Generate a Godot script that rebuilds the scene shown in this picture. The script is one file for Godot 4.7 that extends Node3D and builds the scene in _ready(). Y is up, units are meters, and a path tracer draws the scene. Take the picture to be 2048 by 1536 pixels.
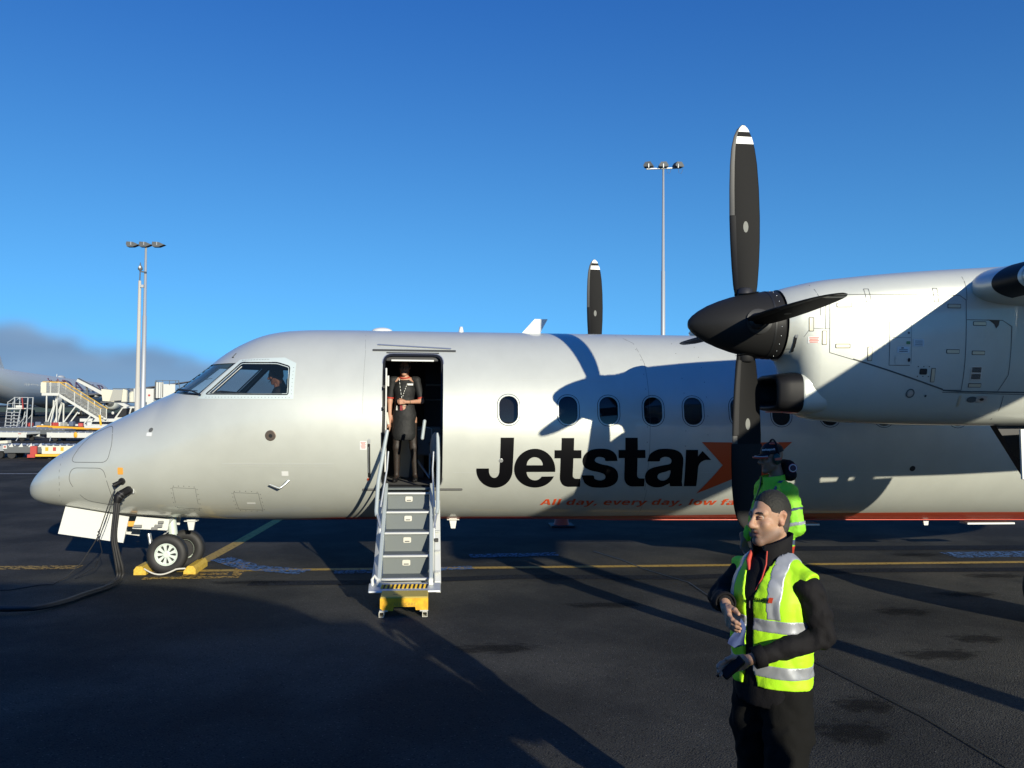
extends Node3D

# ------------------------------------------------------------------ helpers
var used := {}
var M := {}
var rng := RandomNumberGenerator.new()


func lin(r: float, g: float, b: float, a := 1.0) -> Color:
	var c := Color(r, g, b).linear_to_srgb()
	c.a = a
	return c


func mat(r: float, g: float, b: float, rough := 0.6, metal := 0.0) -> StandardMaterial3D:
	var m := StandardMaterial3D.new()
	m.albedo_color = lin(r, g, b)
	m.roughness = rough
	m.metallic = metal
	return m


func noise_tex(size: int, freq: float, octaves: int, lo: Color, hi: Color, seed_ := 1, normal := false, bump := 4.0) -> NoiseTexture2D:
	var n := FastNoiseLite.new()
	n.seed = seed_
	n.noise_type = FastNoiseLite.TYPE_SIMPLEX_SMOOTH
	n.frequency = freq
	n.fractal_octaves = octaves
	n.fractal_gain = 0.6
	var t := NoiseTexture2D.new()
	t.width = size
	t.height = size
	t.seamless = true
	t.noise = n
	t.generate_mipmaps = false
	if normal:
		t.as_normal_map = true
		t.bump_strength = bump
	else:
		var g := Gradient.new()
		g.offsets = PackedFloat32Array([0.25, 0.75])
		g.colors = PackedColorArray([lo, hi])
		t.color_ramp = g
	return t


func numbered(called: String) -> String:
	if not used.has(called):
		used[called] = 0
		return called
	used[called] += 1
	return "%s_%03d" % [called, used[called]]


func thing(called: String, label: String, category: String, at := Vector3.ZERO, turn := 0.0, group := "") -> Node3D:
	var o := Node3D.new()
	o.name = numbered(called)
	add_child(o)
	o.position = at
	o.rotation.y = turn
	tag(o, label, category, group)
	return o


func tag(o: Node3D, label: String, category: String, group := "") -> void:
	o.set_meta("label", label)
	o.set_meta("category", category)
	if group:
		o.set_meta("group", group)


func mesh_of(what: Variant) -> Mesh:
	return what as Mesh if what is Mesh else done(what)


func part(called: String, what: Variant, m: Material, parent: Node3D) -> MeshInstance3D:
	var o := MeshInstance3D.new()
	o.name = called
	o.mesh = mesh_of(what)
	o.material_override = m
	parent.add_child(o, true)
	return o


func node(called: String, parent: Node3D, at := Vector3.ZERO) -> Node3D:
	var o := Node3D.new()
	o.name = called
	o.position = at
	parent.add_child(o, true)
	return o


func solo(called: String, what: Variant, m: Material, label: String, category: String, group := "") -> MeshInstance3D:
	var o := MeshInstance3D.new()
	o.name = numbered(called)
	o.mesh = mesh_of(what)
	o.material_override = m
	add_child(o)
	tag(o, label, category, group)
	return o


func struct(called: String, what: Variant, m: Material, label := "") -> MeshInstance3D:
	var o := MeshInstance3D.new()
	o.name = numbered(called)
	o.mesh = mesh_of(what)
	o.material_override = m
	add_child(o)
	o.set_meta("kind", "structure")
	if label:
		o.set_meta("label", label)
	return o


# A shape collects triangles given counter-clockwise seen from outside. Smooth group 0 is smooth, -1 is flat.
func mb(smooth := true) -> SurfaceTool:
	var st := SurfaceTool.new()
	st.begin(Mesh.PRIMITIVE_TRIANGLES)
	st.set_smooth_group(0 if smooth else -1)
	return st


func done(st: SurfaceTool) -> ArrayMesh:
	st.generate_normals()
	return st.commit()


func tri(st: SurfaceTool, a: Vector3, b: Vector3, c: Vector3) -> void:
	st.add_vertex(a)
	st.add_vertex(c)
	st.add_vertex(b)


func quad(st: SurfaceTool, a: Vector3, b: Vector3, c: Vector3, d: Vector3) -> void:
	tri(st, a, b, c)
	tri(st, a, c, d)


func flat(st: SurfaceTool) -> SurfaceTool:
	st.set_smooth_group(-1)
	return st


# a box with chamfered edges, placed by a transform
func box(st: SurfaceTool, c: Vector3, s: Vector3, t := Transform3D(), bevel := -1.0) -> void:
	var h := s * 0.5
	var b := bevel if bevel >= 0.0 else minf(0.008, 0.12 * minf(h.x, minf(h.y, h.z)) * 2.0)
	st.set_smooth_group(-1)
	if b <= 0.0:
		var p := []
		for i in 8:
			p.append(t * (c + Vector3(h.x if i & 1 else -h.x, h.y if i & 2 else -h.y, h.z if i & 4 else -h.z)))
		quad(st, p[4], p[5], p[7], p[6])
		quad(st, p[1], p[0], p[2], p[3])
		quad(st, p[5], p[1], p[3], p[7])
		quad(st, p[0], p[4], p[6], p[2])
		quad(st, p[6], p[7], p[3], p[2])
		quad(st, p[0], p[1], p[5], p[4])
		return
	for ax in 3:
		var u := (ax + 1) % 3
		var v := (ax + 2) % 3
		for sg in [-1.0, 1.0]:
			var q := []
			for k in 4:
				var o := Vector3.ZERO
				o[ax] = h[ax] * sg
				o[u] = (h[u] - b) * (-1.0 if k == 0 or k == 3 else 1.0)
				o[v] = (h[v] - b) * (-1.0 if k < 2 else 1.0)
				q.append(t * (c + o))
			if sg > 0:
				quad(st, q[0], q[1], q[2], q[3])
			else:
				quad(st, q[3], q[2], q[1], q[0])
	for ax in 3:
		var u := (ax + 1) % 3
		var v := (ax + 2) % 3
		for su in [-1.0, 1.0]:
			for sv in [-1.0, 1.0]:
				var q := []
				for k in 4:
					var o := Vector3.ZERO
					o[ax] = (h[ax] - b) * (-1.0 if k == 0 or k == 3 else 1.0)
					if k < 2:
						o[u] = h[u] * su
						o[v] = (h[v] - b) * sv
					else:
						o[u] = (h[u] - b) * su
						o[v] = h[v] * sv
					q.append(t * (c + o))
				if su * sv > 0:
					quad(st, q[3], q[2], q[1], q[0])
				else:
					quad(st, q[0], q[1], q[2], q[3])
	for i in 8:
		var sg := Vector3(1 if i & 1 else -1, 1 if i & 2 else -1, 1 if i & 4 else -1)
		var a := t * (c + Vector3(h.x, h.y - b, h.z - b) * sg)
		var d := t * (c + Vector3(h.x - b, h.y, h.z - b) * sg)
		var e := t * (c + Vector3(h.x - b, h.y - b, h.z) * sg)
		if sg.x * sg.y * sg.z > 0:
			tri(st, a, d, e)
		else:
			tri(st, a, e, d)


func boxm(s: Vector3, bevel := -1.0) -> SurfaceTool:
	var st := mb(false)
	box(st, Vector3.ZERO, s, Transform3D(), bevel)
	return st


# a beam of rectangular section between two points
func beam(st: SurfaceTool, a: Vector3, b: Vector3, w: float, h: float, bevel := -1.0) -> void:
	var z := (b - a).normalized()
	var x := Vector3.UP.cross(z)
	x = Vector3.RIGHT if x.length() < 0.01 else x.normalized()
	box(st, Vector3.ZERO, Vector3(w, h, a.distance_to(b)), Transform3D(Basis(x, z.cross(x), z), (a + b) * 0.5), bevel)


# a smooth tube along points; r is one radius or a list of them
func tube(st: SurfaceTool, pts: Array, r: Variant, n := 10, caps := true, smooth_group := 0) -> void:
	st.set_smooth_group(smooth_group)
	var up := Vector3.UP
	var rings := []
	for i in pts.size():
		var d: Vector3 = (pts[mini(i + 1, pts.size() - 1)] - pts[maxi(i - 1, 0)]).normalized()
		var x := up.cross(d)
		if x.length() < 0.05:
			x = Vector3.FORWARD.cross(d)
		x = x.normalized()
		var y := d.cross(x).normalized()
		up = y
		var rr: float = r[i] if r is Array else r
		var ring := []
		for k in n:
			var a := TAU * k / n
			ring.append(pts[i] + (x * cos(a) + y * sin(a)) * rr)
		rings.append(ring)
	skin(st, rings, true, caps)


# a skin over rings of equal count; each ring runs counter-clockwise seen from the far end looking back
func skin(st: SurfaceTool, rings: Array, closed := true, caps := true) -> void:
	var n: int = rings[0].size()
	for i in rings.size() - 1:
		for k in (n if closed else n - 1):
			var a: Vector3 = rings[i][k]
			var b: Vector3 = rings[i][(k + 1) % n]
			var c: Vector3 = rings[i + 1][(k + 1) % n]
			var d: Vector3 = rings[i + 1][k]
			if not a.is_equal_approx(b):
				tri(st, a, b, c)
			if not c.is_equal_approx(d):
				tri(st, a, c, d)
	if caps:
		st.set_smooth_group(-1)
		for e in 2:
			var ring: Array = rings[0] if e == 0 else rings[-1]
			var c := Vector3.ZERO
			for p in ring:
				c += p / n
			for k in n:
				if e == 0:
					tri(st, c, ring[(k + 1) % n], ring[k])
				else:
					tri(st, c, ring[k], ring[(k + 1) % n])
		st.set_smooth_group(0)


# turns a profile of (along, radius) round an axis
func lathe(st: SurfaceTool, prof: Array, t := Transform3D(), n := 32, smooth_group := 0) -> void:
	st.set_smooth_group(smooth_group)
	for i in prof.size() - 1:
		for k in n:
			var a := TAU * k / n
			var b := TAU * (k + 1) / n
			var p: Vector2 = prof[i]
			var q: Vector2 = prof[i + 1]
			var v0 := t * Vector3(p.y * cos(a), p.y * sin(a), p.x)
			var v1 := t * Vector3(p.y * cos(b), p.y * sin(b), p.x)
			var v2 := t * Vector3(q.y * cos(b), q.y * sin(b), q.x)
			var v3 := t * Vector3(q.y * cos(a), q.y * sin(a), q.x)
			if p.y > 0.0001:
				tri(st, v0, v1, v2)
			if q.y > 0.0001:
				tri(st, v0, v2, v3)


# a polygon in a plane, given depth along the plane's normal
func prism(st: SurfaceTool, poly: Array, depth: float, t := Transform3D()) -> void:
	var p := PackedVector2Array(poly)
	if not Geometry2D.is_polygon_clockwise(p):
		pass
	else:
		p.reverse()
	# p is now counter-clockwise (y up)
	var ix := Geometry2D.triangulate_polygon(p)
	st.set_smooth_group(-1)
	for i in range(0, ix.size(), 3):
		var a := p[ix[i]]
		var b := p[ix[i + 1]]
		var c := p[ix[i + 2]]
		if (b - a).cross(c - a) < 0:
			var s := b
			b = c
			c = s
		tri(st, t * Vector3(a.x, a.y, depth * 0.5), t * Vector3(b.x, b.y, depth * 0.5), t * Vector3(c.x, c.y, depth * 0.5))
		tri(st, t * Vector3(a.x, a.y, -depth * 0.5), t * Vector3(c.x, c.y, -depth * 0.5), t * Vector3(b.x, b.y, -depth * 0.5))
	for i in p.size():
		var a := p[i]
		var b := p[(i + 1) % p.size()]
		quad(st, t * Vector3(a.x, a.y, -depth * 0.5), t * Vector3(b.x, b.y, -depth * 0.5), t * Vector3(b.x, b.y, depth * 0.5), t * Vector3(a.x, a.y, depth * 0.5))


func rrect(cx: float, cy: float, w: float, h: float, r: float, n := 6) -> PackedVector2Array:
	var out := PackedVector2Array()
	for c in 4:
		var ox := cx + (w * 0.5 - r) * (1.0 if c == 0 or c == 3 else -1.0)
		var oy := cy + (h * 0.5 - r) * (1.0 if c < 2 else -1.0)
		for k in n + 1:
			var a := PI * 0.5 * (c + float(k) / n)
			out.append(Vector2(ox + r * cos(a), oy + r * sin(a)))
	return out


func circle(cx: float, cy: float, r: float, n := 16, ry := -1.0) -> PackedVector2Array:
	var out := PackedVector2Array()
	for k in n:
		out.append(Vector2(cx + r * cos(TAU * k / n), cy + (ry if ry > 0 else r) * sin(TAU * k / n)))
	return out


func lettering(text: String, height: float, depth := 0.004, font := "Droid Sans", weight := 700) -> TextMesh:
	var f := SystemFont.new()
	f.font_names = PackedStringArray([font])
	f.font_weight = weight
	var t := TextMesh.new()
	t.font = f
	t.text = text
	t.font_size = 64
	t.pixel_size = height / 46.0
	t.depth = depth
	t.curve_step = 2.0
	return t


# ------------------------------------------------------------------ the scene
func _ready() -> void:
	rng.seed = 20
	set_camera_and_light()
	make_materials()
	build_ground()
	build_airliner()
	build_airliner_details()
	build_engine_side()
	build_neighbour()
	build_people()
	build_ramp_things()
	build_background()


func set_camera_and_light() -> void:
	var cam := Camera3D.new()
	cam.name = "camera"
	add_child(cam)
	cam.position = Vector3(0, 2.28, 12.2)
	cam.basis = Basis(Vector3.UP, deg_to_rad(-5.5)) * Basis(Vector3.RIGHT, deg_to_rad(1.66)) * Basis(Vector3.BACK, deg_to_rad(0.40))
	cam.fov = rad_to_deg(2.0 * atan(768.0 / 1690.0))
	cam.near = 0.05
	cam.far = 6000.0
	cam.current = true

	var env := Environment.new()
	env.background_mode = Environment.BG_SKY
	var sky := Sky.new()
	var pano := PanoramaSkyMaterial.new()
	pano.panorama = ImageTexture.create_from_image(sky_picture())
	sky.sky_material = pano
	env.sky = sky
	env.background_energy_multiplier = 1.0
	env.ambient_light_source = Environment.AMBIENT_SOURCE_SKY
	env.tonemap_mode = Environment.TONE_MAPPER_LINEAR
	env.tonemap_exposure = 1.15
	env.sdfgi_enabled = true
	env.ssao_enabled = true
	env.ssil_enabled = true
	var we := WorldEnvironment.new()
	we.name = "environment"
	we.environment = env
	add_child(we)

	var sun := DirectionalLight3D.new()
	sun.name = "sun"
	sun.light_color = lin(1.0, 0.93, 0.76)
	sun.light_energy = 1.6
	sun.light_angular_distance = 0.5
	sun.shadow_enabled = true
	add_child(sun)
	sun.look_at_from_position(Vector3.ZERO, Vector3(-0.965, -0.711, -2.63), Vector3.UP)


# clear winter sky: deep blue overhead, pale near the horizon, a low bank of cloud all round
func sky_picture() -> Image:
	var w := 1024
	var h := 512
	var im := Image.create(w, h, false, Image.FORMAT_RGBF)
	var n := FastNoiseLite.new()
	n.seed = 5
	n.frequency = 1.0
	n.fractal_octaves = 5
	var soft := FastNoiseLite.new()
	soft.seed = 9
	soft.frequency = 1.0
	soft.fractal_octaves = 3
	for y in h:
		var el := (0.5 - (y + 0.5) / h) * PI
		for x in w:
			var az := (float(x) + 0.5) / w * TAU
			var e := maxf(sin(el), 0.0)
			var t := pow(1.0 - e, 3.6)
			var c := Vector3(0.009, 0.082, 0.40).lerp(Vector3(0.165, 0.60, 1.10), t)
			# clear air is deepest at a right angle to the sun
			var to_sun := Vector3(sin(az) * cos(el), sin(el), -cos(az) * cos(el)).dot(Vector3(0.334, 0.246, 0.910))
			c *= 0.72 + 0.40 * to_sun * to_sun
			if el < 0.0:
				c = Vector3(0.05, 0.055, 0.06)
			elif el < 0.16:
				var d := Vector3(cos(az) * 3.0, el * 26.0, sin(az) * 3.0)
				# the bank is taller in some directions than in others
				var top := 0.028 + 0.012 * soft.get_noise_3d(d.x * 0.5, 3.0, d.z * 0.5) + 0.010 * n.get_noise_3d(d.x * 1.6, 0.0, d.z * 1.6)
				top += 0.052 * smoothstep(0.75, 0.97, cos(az - 5.5))
				var k := smoothstep(top + 0.012, top - 0.012, el + 0.018 * n.get_noise_3d(d.x * 3.0, d.y, d.z * 3.0))
				var v := 0.5 + 0.5 * n.get_noise_3d(d.x * 0.9, d.y * 0.9, d.z * 0.9)
				var low := smoothstep(0.0, 0.07, el)
				var cc := Vector3(0.19, 0.32, 0.50).lerp(Vector3(0.155, 0.235, 0.37), low * 0.8)
				cc = cc.lerp(Vector3(0.34, 0.44, 0.56), clampf((v - 0.45) * 1.6, 0.0, 0.7))
				c = c.lerp(cc, k * 0.92)
			im.set_pixel(x, y, Color(c.x, c.y, c.z))
	return im


# ------------------------------------------------------------------ materials
func make_materials() -> void:
	# silver paint: metal flake under a clear coat
	var silver := mat(0.60, 0.62, 0.555, 0.44, 0.24)
	silver.clearcoat_enabled = true
	silver.clearcoat = 0.60
	silver.clearcoat_roughness = 0.03
	silver.uv1_triplanar = true
	silver.uv1_world_triplanar = true
	silver.uv1_scale = Vector3(0.31, 0.31, 0.31)
	silver.albedo_texture = noise_tex(512, 0.012, 5, Color(0.975, 0.975, 0.975), Color(1, 1, 1), 3)
	silver.roughness_texture = noise_tex(512, 0.02, 4, Color(0.96, 0.96, 0.96), Color(1, 1, 1), 4)
	silver.roughness_texture_channel = BaseMaterial3D.TEXTURE_CHANNEL_RED
	# the skin is never quite even: shallow dents that ripple the reflections
	silver.normal_enabled = true
	silver.normal_texture = noise_tex(512, 0.006, 2, Color(), Color(), 12, true, 1.0)
	silver.normal_scale = 0.012
	M.silver = silver
	var white := mat(0.64, 0.65, 0.61, 0.42)
	white.clearcoat_enabled = true
	white.clearcoat = 0.3
	M.white = white
	M.frame = mat(0.58, 0.66, 0.63, 0.4, 0.1)
	M.seal = mat(0.012, 0.013, 0.014, 0.5)
	M.seam = mat(0.10, 0.105, 0.10, 0.7)
	M.seam_light = mat(0.62, 0.64, 0.61, 0.5, 0.3)
	M.rivet = mat(0.08, 0.08, 0.08, 0.5, 0.6)
	M.red = mat(0.50, 0.055, 0.02, 0.35)
	M.red.clearcoat_enabled = true
	M.red.clearcoat = 0.5
	M.black_print = mat(0.004, 0.004, 0.005, 0.5)
	M.black_print.metallic_specular = 0.25
	M.orange_print = mat(0.75, 0.09, 0.02, 0.4)
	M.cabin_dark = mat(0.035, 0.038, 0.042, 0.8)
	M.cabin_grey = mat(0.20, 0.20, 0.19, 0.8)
	M.cabin_cream = mat(0.62, 0.60, 0.50, 0.7)
	M.carpet = mat(0.10, 0.10, 0.095, 0.95)
	M.steel = mat(0.55, 0.58, 0.58, 0.38, 0.85)
	M.alu = mat(0.62, 0.64, 0.63, 0.42, 0.75)
	M.tread = mat(0.13, 0.15, 0.145, 0.8, 0.05)
	M.riser = mat(0.15, 0.168, 0.16, 0.75, 0.05)
	M.rail = mat(0.44, 0.49, 0.48, 0.4, 0.15)
	M.rubber = mat(0.018, 0.018, 0.018, 0.62)
	M.rim = mat(0.62, 0.70, 0.63, 0.4, 0.1)
	M.prop = mat(0.011, 0.011, 0.011, 0.6)
	M.prop.metallic_specular = 0.22
	M.prop_edge = mat(0.055, 0.055, 0.053, 0.5, 0.3)
	M.boot = mat(0.010, 0.010, 0.011, 0.5)
	M.boot.metallic_specular = 0.3
	M.spinner = mat(0.018, 0.018, 0.018, 0.48)
	M.spinner.metallic_specular = 0.3
	M.sticker = mat(0.72, 0.73, 0.70, 0.5)
	M.sticker_orange = mat(0.75, 0.36, 0.06, 0.5)
	M.latch = mat(0.62, 0.58, 0.44, 0.4, 0.5)
	M.emblem = mat(0.17, 0.175, 0.155, 0.6)
	M.dark_metal = mat(0.05, 0.05, 0.052, 0.5, 0.6)
	M.yellow = mat(0.75, 0.47, 0.03, 0.55)
	M.blue_grey = mat(0.10, 0.13, 0.19, 0.8)

	var glass := StandardMaterial3D.new()
	glass.albedo_color = Color(0.55, 0.68, 0.66, 0.16)
	glass.transparency = BaseMaterial3D.TRANSPARENCY_ALPHA
	glass.roughness = 0.04
	M.glass = glass
	var tinted := glass.duplicate() as StandardMaterial3D
	tinted.albedo_color = Color(0.05, 0.07, 0.09, 0.55)
	M.tinted = tinted
	var cg := glass.duplicate() as StandardMaterial3D
	cg.albedo_color = Color(0.10, 0.14, 0.14, 0.50)
	M.cockpit_glass = cg

	# asphalt: fine aggregate over broad patches of older and newer surface
	var asphalt := mat(1, 1, 1, 0.92)
	asphalt.metallic_specular = 0.22
	asphalt.uv1_triplanar = true
	asphalt.uv1_world_triplanar = true
	asphalt.uv1_scale = Vector3(0.38, 0.38, 0.38)
	asphalt.albedo_texture = ImageTexture.create_from_image(aggregate_picture())
	asphalt.normal_enabled = true
	asphalt.normal_texture = noise_tex(512, 0.33, 3, Color(), Color(), 21, true, 5.0)
	asphalt.normal_scale = 0.40
	asphalt.detail_enabled = true
	asphalt.detail_blend_mode = BaseMaterial3D.BLEND_MODE_MUL
	asphalt.detail_uv_layer = BaseMaterial3D.DETAIL_UV_2
	asphalt.uv2_triplanar = true
	asphalt.uv2_world_triplanar = true
	asphalt.uv2_scale = Vector3(0.083, 0.083, 0.083)
	asphalt.detail_albedo = noise_tex(512, 0.008, 6, Color(0.74, 0.75, 0.77), Color(1, 1, 1), 31)
	M.asphalt = asphalt
	M.line = worn_paint(lin(0.62, 0.40, 0.05), 0.30, 41)
	M.line_worn = worn_paint(lin(0.55, 0.34, 0.05), 0.47, 42)
	M.line_white = worn_paint(lin(0.62, 0.62, 0.58), 0.35, 43)
	M.stain = blot(lin(0.012, 0.012, 0.012), 0.42, 0.9)
	M.stain.metallic_specular = 0.1
	M.wet_blue = worn_paint(lin(0.085, 0.19, 0.42), 0.47, 45)
	M.patch = worn_paint(lin(0.026, 0.028, 0.033), 0.34, 46)
	M.patch.roughness = 0.9
	M.patch.metallic_specular = 0.2

	var grass := mat(0.075, 0.10, 0.03, 0.95)
	M.grass = grass


func aggregate_picture() -> Image:
	var s := 512
	var im := Image.create(s, s, false, Image.FORMAT_RGB8)
	var r := RandomNumberGenerator.new()
	r.seed = 4
	for y in s:
		for x in s:
			var v := 0.066 + 0.026 * (r.randf() - 0.5)
			im.set_pixel(x, y, lin(v * 1.06, v * 1.02, v * 0.86))
	for i in 9000:
		var x := r.randi() % s
		var y := r.randi() % s
		var v := 0.022 + 0.15 * pow(r.randf(), 3.0)
		var c := lin(v * 1.05, v, v * 0.88)
		for k in 1 + r.randi() % 4:
			im.set_pixel((x + k % 2) % s, (y + k / 2) % s, c)
	for i in 240:
		var v := 0.22 + 0.25 * r.randf()
		im.set_pixel(r.randi() % s, r.randi() % s, lin(v, v, v * 0.93))
	return im


# paint on the ground, worn through to the asphalt in spots
func worn_paint(c: Color, worn: float, seed_: int) -> StandardMaterial3D:
	var n := FastNoiseLite.new()
	n.seed = seed_
	n.frequency = 0.045
	n.fractal_octaves = 5
	n.fractal_gain = 0.75
	var s := 256
	var im := Image.create(s, s, false, Image.FORMAT_RGBA8)
	for y in s:
		for x in s:
			var v := 0.5 + 0.5 * n.get_noise_2d(x, y)
			var a := smoothstep(worn - 0.06, worn + 0.08, v)
			var t := 0.82 + 0.25 * (v - 0.4)
			im.set_pixel(x, y, Color(c.r * t, c.g * t, c.b * t, a))
	var m := StandardMaterial3D.new()
	m.albedo_texture = ImageTexture.create_from_image(im)
	m.transparency = BaseMaterial3D.TRANSPARENCY_ALPHA
	m.roughness = 0.72
	m.uv1_triplanar = true
	m.uv1_world_triplanar = true
	m.uv1_scale = Vector3(0.9, 0.9, 0.9)
	return m


# a soft-edged blot: UVs run 0..1 over it
func blot(c: Color, strength: float, rough: float) -> StandardMaterial3D:
	var n := FastNoiseLite.new()
	n.seed = 77
	n.frequency = 0.03
	n.fractal_octaves = 4
	var s := 128
	var im := Image.create(s, s, false, Image.FORMAT_RGBA8)
	for y in s:
		for x in s:
			var d := Vector2(x - s * 0.5, y - s * 0.5).length() / (s * 0.5)
			var a := smoothstep(1.0, 0.35, d + 0.55 * n.get_noise_2d(x, y)) * strength
			im.set_pixel(x, y, Color(c.r, c.g, c.b, a if d < 0.97 else 0.0))
	var m := StandardMaterial3D.new()
	m.albedo_texture = ImageTexture.create_from_image(im)
	m.transparency = BaseMaterial3D.TRANSPARENCY_ALPHA
	m.roughness = rough
	return m


# ------------------------------------------------------------------ the ground
# the apron is level under the aeroplane and rises a hand's breadth towards the stand in front
func gy(z: float) -> float:
	var t := clampf((z - 0.5) / 4.5, 0.0, 1.0)
	return 0.08 * t * t * (3.0 - 2.0 * t)


func build_ground() -> void:
	var st := mb()
	var xs := [-3000.0, -400.0, -60.0, -12.0, -4.0, 4.0, 12.0, 60.0, 400.0, 3000.0]
	var zs := [-5000.0, -900.0, -200.0, -40.0, -10.0, 0.0, 0.5]
	for i in 18:
		zs.append(0.75 + 0.25 * i)
	zs.append_array([8.0, 14.0, 40.0, 400.0, 2000.0])
	for i in xs.size() - 1:
		for j in zs.size() - 1:
			var p := []
			for c in [[i, j + 1], [i + 1, j + 1], [i + 1, j], [i, j]]:
				p.append(Vector3(xs[c[0]], gy(zs[c[1]]), zs[c[1]]))
			quad(st, p[0], p[1], p[2], p[3])
	struct("ground", st, M.asphalt, "dark asphalt airport apron with fine pale grit")

	# painted lines
	struct("yellow_line", strip([Vector2(-3.9, 0.06), Vector2(45, 0.18)], 0.15, 0.004), M.line, "yellow lead-in line under the silver aeroplane")
	struct("yellow_bar", strip([Vector2(-12.0, -0.33), Vector2(-4.9, -0.31)], 0.27, 0.004), M.line_worn, "short worn yellow bar on the asphalt before the aeroplane's nose wheel")
	struct("yellow_diagonal", strip([Vector2(-3.30, -0.62), Vector2(-3.19, -2.32), Vector2(-3.05, -5.1), Vector2(-2.4, -14.0)], 0.19, 0.004), M.line, "yellow line leading away behind the nose wheel")
	struct("yellow_box", strip([Vector2(-3.75, 0.58), Vector2(-2.58, 0.55), Vector2(-2.66, -0.5), Vector2(-3.0, -0.48)], 0.16, 0.008), M.line_worn, "worn yellow outlined box beside the nose wheel")
	struct("yellow_box", strip([Vector2(-3.3, 0.36), Vector2(-2.72, 0.3)], 0.16, 0.008), M.line_worn, "worn yellow stroke inside the box beside the nose wheel")
	struct("white_line", strip([Vector2(-60, -17.0), Vector2(-9, -17.4)], 0.16, 0.004), M.line_white, "thin white line across the apron behind the aeroplane's nose")
	struct("taxi_line", strip([Vector2(-200, -62.0), Vector2(-15, -60.0)], 0.35, 0.004), M.line_white, "thin pale line across the far apron")
	struct("taxi_line", strip([Vector2(-300, -110.0), Vector2(-15, -104.0)], 0.5, 0.004), M.line_white, "pale line on the far taxiway under the wide aeroplane")
	# faded bluish paint and old patches along the stand
	struct("faded_marking", strip([Vector2(-1.3, 0.30), Vector2(-0.3, 0.22), Vector2(0.62, 0.06)], 0.24, 0.008), M.wet_blue, "faded blue marking beside the aircraft stairs")
	struct("faded_marking", strip([Vector2(0.62, -0.86), Vector2(1.6, -0.92), Vector2(2.0, -0.95)], 0.30, 0.012), M.wet_blue, "faded blue marking behind the yellow line")
	struct("faded_marking", strip([Vector2(-3.1, -0.85), Vector2(-2.5, -0.1), Vector2(-1.7, 0.28)], 0.36, 0.012), M.wet_blue, "faded blue marking beside the wheel chocks")
	struct("faded_marking", strip([Vector2(8.2, -0.55), Vector2(11.0, -0.6)], 0.5, 0.008), M.wet_blue, "faded blue marking right of the two men")
	struct("asphalt_patch", strip([Vector2(-2.3, 0.98), Vector2(-0.9, 1.0), Vector2(1.2, 0.75), Vector2(3.4, 0.95), Vector2(6.0, 0.6), Vector2(14.0, 0.8)], 0.30, 0.004), M.patch, "dark band of newer asphalt along the stand")
	struct("asphalt_patch", strip([Vector2(5.9, -1.3), Vector2(8.4, -1.25), Vector2(12.4, -1.1)], 0.45, 0.004), M.patch, "dark damp band behind the yellow line")
	for b in [[7.7, -0.62, 0.55, 0.2], [5.25, 3.2, 0.42, 0.25], [5.3, 4.4, 0.36, 0.2], [3.25, 6.1, 0.3, 0.2], [7.8, 1.1, 0.6, 0.2], [4.6, 4.9, 0.5, 0.2], [-2.3, 0.9, 0.7, 0.16], [2.9, 6.6, 0.35, 0.25], [6.6, 2.3, 0.5, 0.2], [-0.4, 7.2, 0.5, 0.3], [2.0, 2.6, 0.6, 0.2], [0.6, 4.4, 0.5, 0.2], [3.9, 1.6, 0.7, 0.25]]:
		var q := SurfaceTool.new()
		q.begin(Mesh.PRIMITIVE_TRIANGLES)
		for k in [[0, 0], [1, 1], [1, 0], [0, 0], [0, 1], [1, 1]]:
			q.set_uv(Vector2(k[0], k[1]))
			var z: float = b[1] + b[3] * (k[1] * 2.0 - 1.0)
			q.add_vertex(Vector3(b[0] + b[2] * (k[0] * 2.0 - 1.0), gy(z) + 0.006, z))
		struct("oil_stain", q, M.stain, "dark oil stain on the asphalt")
	# crack in the asphalt
	struct("asphalt_crack", strip([Vector2(2.62, -1.2), Vector2(2.9, -0.4), Vector2(3.05, 0.3), Vector2(3.4, 1.3), Vector2(3.3, 4.6), Vector2(3.55, 6.4), Vector2(3.6, 8.6)], 0.018, 0.010), M.seal, "thin crack in the asphalt right of the foreground man")
	# grass beyond the taxiway
	var gs := mb()
	quad(gs, Vector3(-2500, 0.05, -300), Vector3(1500, 0.05, -250), Vector3(1500, 0.05, -900), Vector3(-2500, 0.05, -900))
	var gr := struct("grass", gs, M.grass, "strip of mown grass beyond the taxiway")
	gr.set_meta("kind", "stuff")


# a strip of even width along points on the ground (x, z), following its slope
func strip(pts: Array, width: float, lift: float) -> SurfaceTool:
	var fine := []
	for i in pts.size() - 1:
		var n := maxi(1, int(minf(pts[i].distance_to(pts[i + 1]), 12.0) / 0.4))
		for k in n:
			fine.append((pts[i] as Vector2).lerp(pts[i + 1], float(k) / n))
	fine.append(pts[-1])
	var st := mb()
	var l := []
	var r := []
	for i in fine.size():
		var d: Vector2 = (fine[mini(i + 1, fine.size() - 1)] - fine[maxi(i - 1, 0)]).normalized()
		var o := Vector2(-d.y, d.x) * width * 0.5
		var a: Vector2 = fine[i] + o
		var b: Vector2 = fine[i] - o
		l.append(Vector3(a.x, gy(a.y) + lift, a.y))
		r.append(Vector3(b.x, gy(b.y) + lift, b.y))
	for i in fine.size() - 1:
		quad(st, l[i], l[i + 1], r[i + 1], r[i])
	return st


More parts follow.
